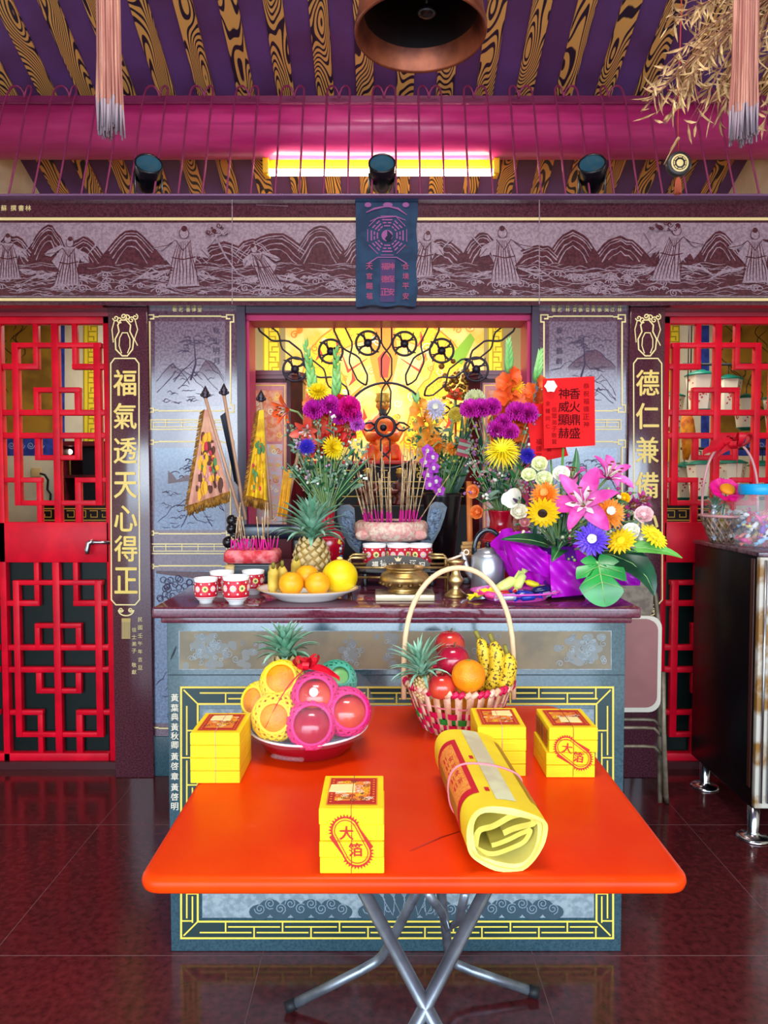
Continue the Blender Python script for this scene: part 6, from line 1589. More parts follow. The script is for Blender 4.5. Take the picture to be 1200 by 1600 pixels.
b = MB(); b.tube([(.122*math.cos(PI*k/24)*(1+.1*math.sin(PI*k/24)), 0, .115+(hz-.115)*math.sin(PI*k/24)**.8) for k in range(25)], .0055, MATS['basket_rim'], 8); part(b, 'handle', t)
b = MB(); b.grid(lambda u, v: V(((.12-.02*v)*math.cos(2*PI*u)*(1+.05*math.sin(18*PI*u)*v), (.12-.02*v)*math.sin(2*PI*u), .118+.07*v+.01*math.sin(26*u)*v)), 50, 4, CELL); part(b, 'cellophane', t)
ribbon_bow(P(1152, 697, 3.11), .07, 'big red ribbon bow on the handle of the cabinet gift basket', [((-.16, -.02, -.03), .045), ((-.13, -.02, .005), .04), ((-.01, -.02, -.15), .012), ((-.10, -.03, -.045), .03)], seed=5, loops=8)
pineapple(V((gx-.055, gy+.02, CT+.075)), .028, .06, .10, 'small pineapple in the gift basket on the black cabinet', 15, nl=40)
SWM = [M('sweet_pink', (232, 60, 150), .3), M('sweet_white', (232, 232, 236), .3), M('sweet_silver', (200, 206, 216), .25, .4), M('sweet_lime', (206, 226, 150), .4), M('sweet_red', (200, 30, 50), .3), M('sweet_purple', (120, 50, 190), .3), M('sweet_navy', (30, 36, 70), .3), M('sweet_yellow', (240, 224, 130), .3), M('sweet_sky', (150, 200, 236), .3), M('sweet_salmon', (240, 140, 130), .3)]
sws = [make_sweet(m, 'x') for m in SWM]; used = set()
def drop(k, p, label, group, s, r3):
    o = sws[k]
    if k not in used: o.location = p; o['label'] = label; o['group'] = group; o.scale = (s,)*3; o.rotation_euler = r3; used.add(k)
    else: copy_tree(o, p, label=label, group=group, scale=s, rot3=r3)
rr = random.Random(17)
for k in range(26):
    a = rr.uniform(0, 6.28); q = .085*math.sqrt(rr.random()); z = CT+.02+.115*rr.random()
    drop(rr.choice((0, 1, 2, 3, 2, 1, 7)), V((gx+q*math.cos(a), gy+q*math.sin(a), z)), 'wrapped sweet heaped in the gift basket on the black cabinet', 'sweets in the gift basket', rr.uniform(1., 1.5), (rr.uniform(0, 3), rr.uniform(0, 3), rr.uniform(0, 3)))
t = thing('artificial_flower', 'hot pink cloth flower with orange middle in the cabinet gift basket', 'flower', P(1135, 768, 3.03))
b = MB(); Xc = rot(.75, 0, 0) @ Matrix.Diagonal((1.25,)*3+(1,))
for k in range(9):
    a = 2*PI*k/9; b.grid(lambda u, v: V(((.012+.045*v)*math.cos(a+(u-.5)*.8), (.012+.045*v)*math.sin(a+(u-.5)*.8), .02*v*v-.004*math.cos((u-.5)*5)-.01)), 4, 4, M('hot_pink', (236, 20, 140), .45), Xc)
part(b, 'petals', t); b = MB(); b.ball((0, 0, .012), .026, M('flower_orange', (246, 150, 20), .5), Xc, sq=(1, 1, .45)); part(b, 'centre', t); b = MB(); b.tube([(0, 0, 0), (.0, .03, -.10)], .003, M('flower_stem', (70, 120, 60), .5), 6); part(b, 'stem', t)
jx, jy = 1.552, 2.945
PLA = M('clear_plastic', (240, 244, 248), .06, spec=.9, alpha=.16)
t = thing('sweets_jar', 'clear plastic jar of sweets with bright blue lid on the black cabinet', 'jar', (jx, jy, CT)); jh = P(1185, 770, jy-.06).z-CT
b = MB(); b.lathe([(0, .001), (.086, .001), (.09, .01), (.09, jh-.045), (.082, jh-.028), (.071, jh-.018), (.071, jh)], PLA, 40); part(b, 'body', t)
b = MB(); b.lathe([(.074, jh-.008), (.077, jh-.004), (.077, jh+.030), (.072, jh+.036), (0, jh+.036), ], M('lid_blue', (20, 170, 232), .35), 40); part(b, 'lid', t, label='bright blue screw lid')
for k in range(46):
    a = rr.uniform(0, 6.28); q = .070*math.sqrt(rr.random()); z = CT+.016+.125*rr.random()**1.2
    drop(rr.choice((1, 4, 5, 6, 7, 8, 9, 9, 1, 0)), V((jx+q*math.cos(a), jy+q*math.sin(a), z)), 'wrapped sweet inside the blue-lidded jar', 'sweets in the blue lidded jar', rr.uniform(.8, 1.1), (rr.uniform(0, 3), rr.uniform(0, 3), rr.uniform(0, 3)))
# ================================================================== flowers
GRN = M('leaf_green', (46, 110, 54), .4, spec=.5, c2=(30, 82, 44), ns=16); GRND = M('leaf_dark', (24, 78, 48), .35, c2=(18, 56, 38), ns=12); GRNL = M('leaf_light', (128, 196, 90), .45, c2=(96, 170, 70), ns=10); GRNB = M('bud_green', (168, 222, 136), .5, c2=(110, 180, 90), ns=12); STM = M('stem_green', (150, 184, 112), .5); SAGE = M('sage_grey', (150, 176, 150), .6, c2=(110, 140, 110), ns=30)
def petal(mb, X, L, w, m, curl=0., cup=.15, el=0., tipw=.5, n=6, nv=4, r0=0.):
    """a petal lying along +x of X, rising by el, curling along its length"""
    vs = []
    for i in range(n+1):
        t = i/n; ww = w*(math.sin(PI*min(1, (.12+.88*t)*(.62+.38*tipw)))**.8 if t < 1 else .12)
        a = el + curl*t; x = r0+L*t*math.cos(el+curl*t*.5); z = L*t*math.sin(el+curl*t*.5)
        for j in range(nv+1):
            s = j/nv-.5; vs.append((x, s*ww, z + cup*ww*(4*s*s)))
    fs = [(i*(nv+1)+j, i*(nv+1)+j+1, (i+1)*(nv+1)+j+1, (i+1)*(nv+1)+j) for i in range(n) for j in range(nv)]
    mb.add(vs, fs, m, True, X)
def frame(p, d): return tr(p) @ Vector(d).normalized().to_track_quat('Z', 'Y').to_matrix().to_4x4()
def stem_pts(base, head, d):
    base, head, d = V(base), V(head), V(d).normalized(); L = (head-base).length
    c1 = base + V((0, 0, 1))*L*.4; c2 = head - d*L*.22
    return [base*(1-t)**3+c1*3*t*(1-t)**2+c2*3*t*t*(1-t)+head*t**3 for t in [k/7 for k in range(8)]]
def start(kind, label, cat, base, head, d, group, stem=True, sm=None, sr=.0028):
    t = thing(kind, label, cat, base, group=group)
    if stem:
        b = MB(); b.tube(stem_pts(base, head, d), sr, sm or STM, 6); part(b, 'stem', t, True)
    return t, frame(head, d)
def mum(base, head, d, r, m, label, group, m2=None, spider=False, layers=4, cen=None, kind='chrysanthemum'):
    t, X = start(kind, label, 'flower', base, head, d, group); b = MB(); rr = random.Random(int(r*9e4)+len(label))
    for l in range(layers):
        f = l/(layers-1); n = int(24-8*f); el = -.15+1.15*f
        for k in range(n):
            a = 2*PI*k/n+l*.3+rr.uniform(-.06, .06); L = r*(1-.35*f)*rr.uniform(.9, 1.08)
            petal(b, X @ rot(0, 0, a), L, r*(.10 if spider else .20), (m2 if (m2 and l >= layers-1) else m), curl=(-.9 if spider else .35), cup=.35, el=el+(.25 if spider else 0), tipw=.9, n=4, nv=2, r0=r*.03)
    part(b, 'petals', t, True)
    if cen: b = MB(); b.ball((0, 0, r*.34), r*.34, cen, X, sq=(1, 1, .6)); part(b, 'centre', t, True)
    b = MB(); b.lathe([(.003, -.012), (r*.22, -.003), (r*.3, .001)], STM, 10, X); part(b, 'calyx', t, True); return t
def gerbera(base, head, d, r, m, cm, label, group):
    t, X = start('gerbera', label, 'flower', base, head, d, group, sr=.0036); b = MB()
    for l, (n, k_, el) in enumerate(((18, 1, .05), (17, .9, .16), (14, .62, .35))):
        for k in range(n): petal(b, X @ rot(0, 0, 2*PI*k/n+l*.17), r*k_, r*.26, m, curl=-.15, cup=.12, el=el, tipw=.8, n=4, nv=2, r0=r*.06)
    part(b, 'petals', t, True); b = MB(); b.lathe([(r*.30, .002), (r*.27, r*.14), (r*.16, r*.17), (0, r*.13)], cm, 20, X); part(b, 'centre', t, True); return t
def rose(base, head, d, r, m, label, group, kind='rose'):
    t, X = start(kind, label, 'flower', base, head, d, group); b = MB()
    for l, (n, rad, el) in enumerate(((3, .30, 1.75), (4, .48, 1.6), (5, .66, 1.4), (5, .84, 1.15), (6, 1.0, .8))):
        for k in range(n): petal(b, X @ rot(0, 0, 2*PI*k/n+l*.6), r*(.75+.2*rad), r*1.0*(.5+.5*rad), m, curl=.3-.5*rad, cup=.3, el=el, tipw=.35, n=5, nv=4, r0=r*rad*.25)
    b.ball((0, 0, r*.38), r*.42, m, X, n=12, h=8, sq=(1, 1, 1.15))
    part(b, 'petals', t, True); b = MB()
    for k in range(5): petal(b, X @ rot(0, 0, 2*PI*k/5), r*.7, r*.22, GRN, curl=.5, el=-.3, n=4, nv=2)
    part(b, 'calyx', t, True); return t
def lily(base, head, d, r, m, mw, label, group, openn=.55):
    t, X = start('lily', label, 'flower', base, head, d, group, sr=.004); b = MB(); s = MB()
    for k in range(6):
        Xp = X @ rot(0, 0, 2*PI*k/6 + .2); w = r*(.50 if k % 2 else .36)
        petal(b, Xp, r*1.05, w, m, curl=-1.25*openn*1.5, cup=.22, el=1.15-.25*(k % 2), tipw=.85, n=9, nv=4, r0=r*.04)
        petal(s, Xp @ tr((0, 0, .0016)), r*.55, w*.32, mw, curl=-.55*openn, cup=.1, el=1.15-.25*(k % 2), tipw=.95, n=6, nv=2, r0=r*.045)
    part(b, 'petals', t, True); part(s, 'throat', t, True, 'pale streaks in the lily throat'); b = MB()
    for k in range(6):
        a = 2*PI*k/6+.7; tip = V((r*.26*math.cos(a), r*.26*math.sin(a), r*.72)); b.tube([V((0, 0, r*.05)), tip*.6+V((0, 0, r*.1)), tip], .0012, M('filament', (200, 220, 150), .5), 5, X=X); b.ball(tip, .0045, M('anther', (120, 50, 20), .7), X, n=8, h=6, sq=(1.8, .6, .6))
    part(b, 'stamens', t, True); return t
def carnation(base, head, d, r, m, label, group, kind='carnation', stem=True):
    t, X = start(kind, label, 'flower', base, head, d, group, stem); b = MB(); rr = random.Random(len(label)*7+int(r*1e4))
    for l in range(5):
        n = 9-l; el = .05+.3*l
        for k in range(n):
            a = 2*PI*k/n+l*.7+rr.uniform(-.2, .2)
            b.grid(lambda u, v: V((r*(.1+.9*v)*math.cos(el)*math.cos((u-.5)*.9*v), r*(.1+.9*v)*math.sin((u-.5)*.9)*.9, r*(.1+.85*v)*math.sin(el)+r*.22*v*math.sin(u*17+a*3+l))), 10, 3, m, X @ rot(0, 0, a))
    part(b, 'petals', t, True)
    return t
def gladiolus(base, tip, m, label, group, nf=6, f0=.45, f1=.85, size=.042, d=(0, -1, 0), m2=None, lean=None):
    base, tip = V(base), V(tip); t = thing('gladiolus', label, 'flower', base, group=group); rr = random.Random(len(label))
    at = lambda q: base.lerp(tip, q) + V((.012*math.sin(q*3), 0, 0))
    b = MB(); b.tube([at(k/8) for k in range(9)], [.005, .005, .0048, .0045, .004, .0035, .003, .002, .001], STM, 7); part(b, 'stem', t, True)
    ax = (tip-base).normalized()
    for k in range(nf):
        q = f0+(f1-f0)*k/max(1, nf-1); p = at(q); dd = (V(d)+V((.8*(1 if k % 2 else -1), rr.uniform(-.2, .2), .25))).normalized(); s = size*(1-.45*k/nf)*rr.uniform(.9, 1.1)
        b = MB(); X = frame(p+dd*.008, dd)
        for j in range(6): petal(b, X @ rot(0, 0, 2*PI*j/6+k), s, s*.62, m2 if (m2 and j % 3 == 0) else m, curl=-1.0, cup=.2, el=1.25, tipw=.4, n=6, nv=4, r0=.003)
        part(b, 'floret', t, True)
    b = MB()
    for k in range(10):
        q = f1+.02+(1.0-f1-.02)*k/10; p = at(q); s = max(.05, (1-f1)*(tip-base).length*.30)*(1-.5*k/10); side = 1 if k % 2 else -1
        dd = (ax*1.5+V((side*.45, -.25, 0))).normalized(); b.lathe([(.0005, 0), (s*.20, s*.25), (s*.17, s*.6), (.0006, s*1.1)], GRNB, 8, frame(p, dd))
    b.lathe([(.004, 0), (.005, .01), (.0005, .035)], GRNB, 8, frame(at(.97), ax)); part(b, 'bud', t, True, 'closed green buds'); return t
def leaf(base, mid, tip, w, m, label, group, kind='leaf', nrm=(0, -1, .4), fold_=.12, wav=0., solo_=True, mb=None):
    base, mid, tip = V(base), V(mid), V(tip); b = mb or MB(); N = V(nrm).normalized(); n = 12; vs = []
    for i in range(n+1):
        t = i/n; p = base*(1-t)**2+mid*2*t*(1-t)+tip*t*t; dv = ((mid-base)*2*(1-t)+(tip-mid)*2*t).normalized(); sd = dv.cross(N).normalized(); nn = sd.cross(dv)
        ww = w*math.sin(PI*(.04+.94*t)**.85)**.9
        for j in range(7): s = j/6-.5; vs.append(p+sd*s*ww+nn*(fold_*ww*abs(2*s)+wav*ww*math.sin(t*14)*abs(s)))
    fs = [(i*7+j, i*7+j+1, (i+1)*7+j+1, (i+1)*7+j) for i in range(n) for j in range(6)]
    b.add(vs, fs, m, True)
    if mb: return
    if solo_:
        t = thing(kind, label, 'leaf', base, group=group); part(b, 'blade', t, True)
        v = MB(); v.tube([base*(1-q)**2+mid*2*q*(1-q)+tip*q*q+ (N if N.y < 0 else -N)*.0012 for q in (0, .2, .4, .6, .8, .96)], [.0022, .002, .0018, .0014, .001, .0005], STM, 5); part(v, 'midrib', t, True); return t
def filler(name, label, base, spread, seed, n=40, leaves=26, blossoms=()):
    """loose filler greenery of one bunch: many stems, small leaves and specks"""
    rr = random.Random(seed); t = thing(name, label, 'foliage', base); b = MB(); lf = MB(); sp = MB()
    for k in range(n):
        x, y, d = spread(rr); e = P(x, y, d); m = V(base).lerp(e, .5)+V((rr.uniform(-.02, .02), rr.uniform(-.02, .02), .02))
        b.tube([V(base)*(1-q)**2+m*2*q*(1-q)+e*q*q for q in (0, .25, .5, .75, 1)], [.0024, .002, .0018, .0014, .0008], rr.choice((STM, SAGE, STM)), 5)
        for j in range(rr.randint(1, 3)):
            q = rr.uniform(.45, .98); p = V(base)*(1-q)**2+m*2*q*(1-q)+e*q*q; dr = V((rr.uniform(-1, 1), rr.uniform(-.7, .2), rr.uniform(-.1, 1))).normalized(); L = rr.uniform(.025, .05)
            leaf(p, p+dr*L*.5+V((0, 0, .006)), p+dr*L, L*rr.uniform(.18, .4), rr.choice((GRN, GRND, SAGE, GRN)), '', None, mb=lf)
        if blossoms:
            mm = rr.choice(blossoms)
            for j in range(4): sp.ball(e+V((rr.gauss(0, .010), rr.gauss(0, .008), rr.gauss(0, .010))), rr.uniform(.003, .0065), mm, n=6, h=5)
    part(b, 'stems', t, True); o = part(lf, 'leaves', t, True); o['kind'] = 'stuff'
    if blossoms: o = part(sp, 'tiny_blossoms', t, True); o['kind'] = 'stuff'
    return t
YMUM = M('petal_yellow', (252, 224, 20), .55, c2=(246, 206, 10), ns=20); YGER = M('petal_golden', (252, 200, 10), .5); ORMUM = M('petal_orange', (244, 128, 24), .55, c2=(248, 160, 60), ns=20); BLV = M('petal_blueviolet', (52, 36, 170), .55, c2=(76, 50, 200), ns=20); PUR = M('petal_purple', (110, 70, 220), .55, c2=(146, 104, 236), ns=20); WHT = M('petal_white', (248, 244, 228), .55); LAV = M('petal_lavender', (206, 196, 226), .55, c2=(230, 224, 240), ns=20); MAGN = M('petal_magenta', (206, 28, 170), .5, c2=(230, 50, 190), ns=20); PKL = M('petal_lilypink', (210, 52, 150), .5, c2=(232, 110, 190), ns=14); LWT = M('lily_white', (250, 226, 236), .5); CORAL = M('petal_coral', (240, 84, 66), .5, c2=(246, 110, 90), ns=12); ORR = M('petal_orangered', (244, 88, 30), .5, c2=(250, 116, 50), ns=12); PKP_ = M('petal_palepink', (246, 206, 206), .55); BURG = M('petal_burgundy', (140, 20, 90), .5, c2=(190, 50, 130), ns=16); CRM = M('petal_cream', (240, 240, 190), .55); REDP = M('petal_red', (226, 40, 36), .5); CENY = M('flower_centre', (214, 190, 60), .6); CENB = M('dark_centre', (50, 24, 16), .6)
CAM = V((0, 0, CAMZ))
def fc(h, ax=(0, 0, 0)): return (CAM-V(h)).normalized()+V(ax)
# ---- left vase -----------------------------------------------------------
bl = V(VL[0])+V((0, 0, VL[1]*.9)); dl = 2.62; G1 = 'flowers of the left red vase'
Hd = lambda x, y, d: P(x, y, d)
gladiolus(bl, Hd(476, 535, dl), CORAL, 'tall gladiolus with coral florets nearest the flags in the left vase', G1, 8, .40, .68, .064, m2=M('petal_salmon', (244, 130, 60), .5))
gladiolus(bl+V((.01, 0, 0)), Hd(524, 545, dl), REDP, 'tall gladiolus with red florets nearest the iron rings in the left vase', G1, 6, .42, .68, .056)
for x, y, r, m, ax, l in ((497, 612, .042, YMUM, (0, 0, .9), 'yellow chrysanthemum topmost in the left vase'), (520, 700, .046, YMUM, (.7, 0, .2), 'yellow chrysanthemum facing sideways low in the left vase'), (479, 698, .034, BLV, (-.1, 0, .3), 'blue-violet chrysanthemum in the left vase')):
    h = Hd(x, y, dl-.05); mum(bl, h, fc(h, ax), r, m, l, G1, cen=None)
for x, y, r, m, l in ((490, 642, .030, MAGN, 'magenta carnation between the two gladioli, nearest the flags'), (515, 634, .030, MAGN, 'magenta carnation in the middle of the left vase'), (545, 638, .034, M('petal_hotpink', (236, 20, 150), .5), 'hot pink carnation at the upper right of the left vase'), (530, 652, .026, MAGN, 'small magenta carnation below the middle one in the left vase'), (558, 664, .022, M('petal_orchidpink', (230, 110, 220), .5), 'light purple blossom at the outer edge of the left vase, toward the burner'), (553, 650, .024, MAGN, 'magenta carnation beside the light purple blossom in the left vase')):
    h = Hd(x, y, dl-.03); carnation(bl, h, fc(h, (0, 0, .8)), r*1.3, m, l, G1)
for x, y, l in ((452, 640, 'orange lily bud sticking out toward the flags'), (480, 672, 'coral lily-like blossom below the coral gladiolus')):
    h = Hd(x, y, dl); t = lily(bl, h, fc(h, (-1.2 if x < 460 else -.2, 0, -.2)), .066, CORAL if x > 460 else ORR, LWT, l, G1, .35)
h = Hd(540, 662, dl); lily(bl, h, fc(h, (.2, 0, -.5)), .060, REDP, CORAL, 'red lily-like blossom below the hot pink carnation', G1, .4)
filler('mixed_foliage', 'thin stems, sage sprigs and dark leaves filling the left red vase', bl, lambda r: (r.uniform(448, 572), r.uniform(650, 760), dl+r.uniform(-.06, .08)), 5, 64, 30, (WHT, M('speck_pink', (206, 150, 190), .6), SAGE, SAGE))
for x0, y0, x1, y1 in ((540, 750, 582, 712), (532, 770, 574, 738), (470, 745, 446, 722)):
    a, e = P(x0, y0, 2.62), P(x1, y1, 2.60); leaf(bl.lerp(a, .6), a, e, .018, GRND, 'dark strap leaf leaning out of the left red vase', 'dark strap leaves of the left vase')
# ---- black pot with orchids behind the burner ------------------------------
dm = 2.98; pp = atC(690, dm)
t = thing('orchid_pot', 'black pot of orchids and mixed blossoms behind the stone burner', 'pot', pp)
b = MB(); hp = P(690, 770, dm).z-CZ; b.lathe([(0, 0), (.05, 0), (.07, hp*.7), (.082, hp*.95), (.084, hp), (.074, hp), (.06, hp*.5), (0, hp*.45)], BLKL, 30); part(b, 'body', t)
bm_ = pp+V((0, 0, hp*.8)); G2 = 'flowers of the black pot'
h = Hd(680, 639, dm); mum(bm_, h, fc(h, (0, 0, .4)), .050, LAV, 'big pale lavender chrysanthemum behind the iron screen ring', G2, WHT)
for x, y, r, l in ((683, 693, .034, 'orange chrysanthemum in the black pot, nearer the incense'), (707, 701, .036, 'orange chrysanthemum in the black pot, nearer the right vase')):
    h = Hd(x, y, dm-.05); mum(bm_, h, fc(h, (0, 0, .6)), r, ORMUM, l, G2)
gladiolus(bm_, Hd(650, 625, dm), M('petal_apricot', (246, 140, 40), .5, c2=(250, 180, 60), ns=14), 'orange gladiolus leaning toward the shrine statue from the black pot', G2, 8, .5, .95, .060)
h = Hd(742, 626, dm); carnation(bm_, h, fc(h, (0, 0, .6)), .046, CRM, 'cream ruffled blossom beside the right lacquered pillar', G2)
h = Hd(711, 624, dm); lily(bm_, h, fc(h, (0, 0, .8)), .045, M('petal_vermilion', (230, 70, 30), .5), CORAL, 'vermilion star shaped blossom above the lavender one', G2, .3)
h = Hd(712, 648, dm-.02); carnation(bm_, h, fc(h), .032, M('petal_lemon', (240, 214, 90), .55), 'lemon yellow blossom between lavender and cream ones', G2)
# orchid spray
t = thing('orchid_spray', 'drooping spray of purple and white orchids beside the incense sticks', 'flower', bm_, group=None)
b = MB(); sp_ = [bm_, P(700, 700, dm-.03), P(685, 690, dm-.08), P(668, 706, dm-.10), P(674, 740, dm-.10), P(684, 768, dm-.09)]; b.tube(sp_, .003, STM, 6); part(b, 'stem', t, True)
for k, (x, y) in enumerate(((668, 704), (676, 714), (665, 722), (678, 731), (668, 742), (682, 752), (672, 757), (686, 766))):
    b = MB(); h = P(x, y, dm-.11); X = frame(h, fc(h, (.3*math.sin(k*2), 0, .1)))
    for j in range(5): petal(b, X @ rot(0, 0, 2*PI*j/5+PI/2), .026, .022, M('orchid_purple', (160, 30, 176), .5, c2=(190, 60, 200), ns=20), curl=-.3, el=.25, tipw=.4, n=4, nv=3)
    b.ball((0, 0, .004), .008, WHT, X, n=10, h=6); petal(b, X @ rot(0, 0, -PI/2), .014, .012, WHT, el=.7, n=4, nv=2); part(b, 'floret', t, True)
for k, (x0, y0, x1, y1, w) in enumerate(((712, 740, 702, 672, .04), (725, 735, 722, 640, .035), (700, 750, 716, 700, .04), (735, 740, 730, 655, .05))):
    leaf(bm_, P(x0, y0, dm), P(x1, y1, dm-.04), w, M('leaf_fresh', (60, 150, 50), .4, c2=(40, 120, 44), ns=8) if k % 2 == 0 else GRND, 'long green leaf rising from the black orchid pot', 'long leaves of the black pot')
filler('mixed_foliage', 'dark leaves and stems filling the black orchid pot', bm_, lambda r: (r.uniform(640, 745), r.uniform(645, 735), dm+r.uniform(-.08, .06)), 15, 44, 30, (M('speck_yellow', (220, 200, 80), .6), SAGE))
t = thing('striped_ribbon', 'dark red and green striped ribbon tied among the pot leaves', 'ribbon', P(725, 700, dm-.10)); b = MB()
for k in range(5): b.box(-.026, .026, -.003, .003, -.035+.014*k, -.022+.014*k, M('ribbon_maroon', (170, 24, 60), .4) if k % 2 == 0 else M('ribbon_grey', (150, 160, 140), .4), X=rot(0, .25, 0))
part(b, 'band', t); b = MB(); b.tube([V((0, .004, -.03)), bm_-P(725, 700, dm-.10)], .002, STM, 5); part(b, 'pick', t)
# ---- right vase -----------------------------------------------------------
brr = V(VR[0])+V((0, 0, VR[1]*.9)); dr_ = 2.50; G3 = 'flowers of the right red vase'
gladiolus(brr, Hd(793, 533, dr_), ORR, 'tall gladiolus with orange-red florets above the spider chrysanthemum', G3, 10, .45, .80, .070)
gladiolus(brr+V((.02, 0, 0)), Hd(843, 550, dr_+.02), ORR, 'gladiolus leaning toward the red cards from the right vase', G3, 8, .50, .80, .062)
h = Hd(785, 706, dr_-.08); mum(brr, h, fc(h, (0, 0, .7)), .066, YMUM, 'big yellow spider chrysanthemum above the right red vase', G3, M('petal_lemonbright', (255, 240, 40), .5), True, 5)
h = Hd(804, 604, dr_+.02); mum(brr, h, fc(h, (0, 0, .7)), .036, YMUM, 'small yellow chrysanthemum between the two orange gladioli', G3)
h = Hd(824, 712, dr_-.05); mum(brr, h, fc(h), .030, BLV, 'small blue-violet chrysanthemum beside the red cards', G3)
for k, (x, y, r) in enumerate(((735, 641, .030), (752, 640, .030), (768, 638, .028), (806, 645, .030), (824, 648, .032), (776, 672, .028), (797, 676, .026), (786, 660, .024))):
    h = Hd(x, y, dr_-.03); carnation(brr, h, fc(h, (0, 0, 1.0)), r*1.25, MAGN, ('magenta carnation farthest toward the orchids from the right vase', 'magenta carnation second in the flat row above the right vase', 'magenta carnation third in the flat row, beside the gladiolus', 'purple-magenta carnation under the small yellow chrysanthemum', 'purple-magenta carnation nearest the red cards', 'magenta carnation just above the spider chrysanthemum, toward the orchids', 'magenta carnation just above the spider chrysanthemum, toward the red cards', 'small magenta carnation between gladiolus florets in the right vase')[k], G3)
for k, (x, y) in enumerate(((742, 768), (748, 800))):
    h = Hd(x, y, dr_-.02); rose(brr, h, fc(h, (-.5, 0, 0)), .026, M('rose_orange', (244, 120, 40), .5, c2=(250, 150, 80), ns=14), ('small orange rose hanging beside the orange candle', 'orange rose just above the kettle handle')[k], G3)
filler('mixed_foliage', 'grey stems, pale statice and green leaves filling the right red vase', brr, lambda r: (r.uniform(728, 838), r.uniform(650, 775), dr_+r.uniform(-.05, .08)), 25, 80, 30, (M('speck_mauve', (176, 110, 170), .6), WHT, SAGE, M('speck_rose', (200, 140, 150), .6)))
# ---- purple wrapped arrangement ---------------------------------------------
da = 2.30; pa = atC(872, da); G4 = 'flowers of the purple wrapped arrangement'
PW = M('purple_film', (196, 10, 200), .34, spec=.5, c2=(160, 6, 170), ns=7)
t = thing('wrapped_flower_pot', 'pot wrapped in shiny purple film at the end of the altar', 'flower pot', pa)
hA = .16
b = MB(); b.lathe([(0, 0), (.10, 0), (.11, .05), (.125, hA), (.11, hA), (.10, .05), (0, .04)], M('pot_violet', (90, 20, 130), .3), 30); part(b, 'pot', t)
b = MB()
def wrapf(u, v):
    a = 2*PI*u; r = .112+.06*v+.022*v*math.sin(9*a)+.010*math.sin(17*a+6*v); z = .004+(hA+.005)*v*(1+.22*math.sin(5*a+1)*v); return V((r*math.cos(a)*1.12, r*math.sin(a)*.8, z))
b.grid(wrapf, 90, 8, PW)
def flap(x0, y0, x1, y1, x2, y2, x3, y3, d, ph): b.grid(lambda u, v: (P((x0*(1-u)+x1*u)*(1-v)+(x3*(1-u)+x2*u)*v, (y0*(1-u)+y1*u)*(1-v)+(y3*(1-u)+y2*u)*v, d+.016*math.sin(u*4+v*3+ph)+.006*math.sin(u*9-v*8))-pa), 18, 14, PW)
flap(796, 848, 855, 862, 862, 905, 812, 886, 2.17, 0); flap(858, 872, 915, 880, 928, 928, 862, 934, 2.15, 1); flap(905, 880, 962, 900, 960, 930, 915, 938, 2.17, 2)
flap(935, 860, 1005, 880, 1000, 915, 950, 915, 2.32, 3)
part(b, 'film', t)
ba = pa+V((0, 0, hA*.8)); AH = lambda x, y, d=2.16: P(x, y, d)
for x, y, r, ax, dd, l in ((912, 790, .112, (-.1, 0, .35), 2.12, 'big pink lily in the middle of the purple arrangement'), (948, 748, .080, (.55, .3, .6), 2.22, 'pink lily highest in the purple arrangement'), (895, 752, .06, (-.2, .5, 1.2), 2.24, 'half open pink lily behind the orange chrysanthemum')):
    h = AH(x, y, dd+.04); lily(ba, h, fc(h, ax), r, PKL, LWT, l, G4, .62)
h = AH(851, 774); mum(ba, h, fc(h, (-.1, 0, .4)), .046, ORMUM, 'orange chrysanthemum above the yellow gerbera', G4, M('petal_peach', (252, 190, 110), .55))
h = AH(848, 801, 2.13); gerbera(ba, h, fc(h, (-.1, 0, -.55)), .050, YGER, CENB, 'yellow gerbera with dark centre facing down', G4)
h = AH(952, 803, 2.13); mum(ba, h, fc(h, (.2, 0, .35)), .050, ORMUM, 'orange chrysanthemum with white middle beside the pink lily', G4, WHT)
h = AH(925, 843, 2.09); mum(ba, h, fc(h, (0, 0, .1)), .052, PUR, 'purple chrysanthemum with white middle above the monstera leaf', G4, WHT, layers=5)
h = AH(970, 845, 2.12); gerbera(ba, h, fc(h, (-.5, 0, .9)), .046, YGER, YMUM, 'yellow gerbera seen from the side, next to the purple chrysanthemum', G4)
h = AH(1022, 838, 2.16); gerbera(ba, h, fc(h, (.9, 0, .9)), .046, M('petal_bright', (252, 226, 40), .5), YGER, 'yellow gerbera at the outermost end of the purple arrangement', G4)
h = AH(974, 781, 2.2); rose(ba, h, fc(h, (.2, 0, .5)), .020, YGER, 'small yellow rose bud behind the orange and white chrysanthemum', G4)
for x, y, r, m, l in ((811, 803, .028, M('rose_cream', (250, 240, 216), .55), 'cream white rose beside the yellow gerbera with dark centre'), (877, 744, .028, WHT, 'white rose near the foot of the card stick'), (843, 728, .026, CRM, 'greenish white rose right under the hidden red card'), (850, 752, .028, CRM, 'greenish white rose above the orange chrysanthemum'), (826, 745, .024, CRM, 'greenish white rose nearest the right vase'),
                      (986, 833, .028, WHT, 'white rose beside the yellow gerbera seen from the side'), (1002, 846, .027, WHT, 'white rose at the end, under the pale pink rose'), (1006, 808, .030, PKP_, 'pale pink rose before the couplet pillar'), (820, 818, .018, M('rose_dusty', (226, 150, 150), .55), 'dusty pink bud below the cream white rose')):
    h = AH(x, y, 2.2); rose(ba, h, fc(h, (0, 0, .5)), r, m, l, G4)
for x, y, l in ((985, 795, 'burgundy orchid blossom behind the pale pink rose'), (1000, 785, 'burgundy orchid blossom nearest the couplet pillar')):
    h = AH(x, y, 2.24); lily(ba, h, fc(h, (.6, 0, .5)), .036, BURG, PKP_, l, G4, .4)
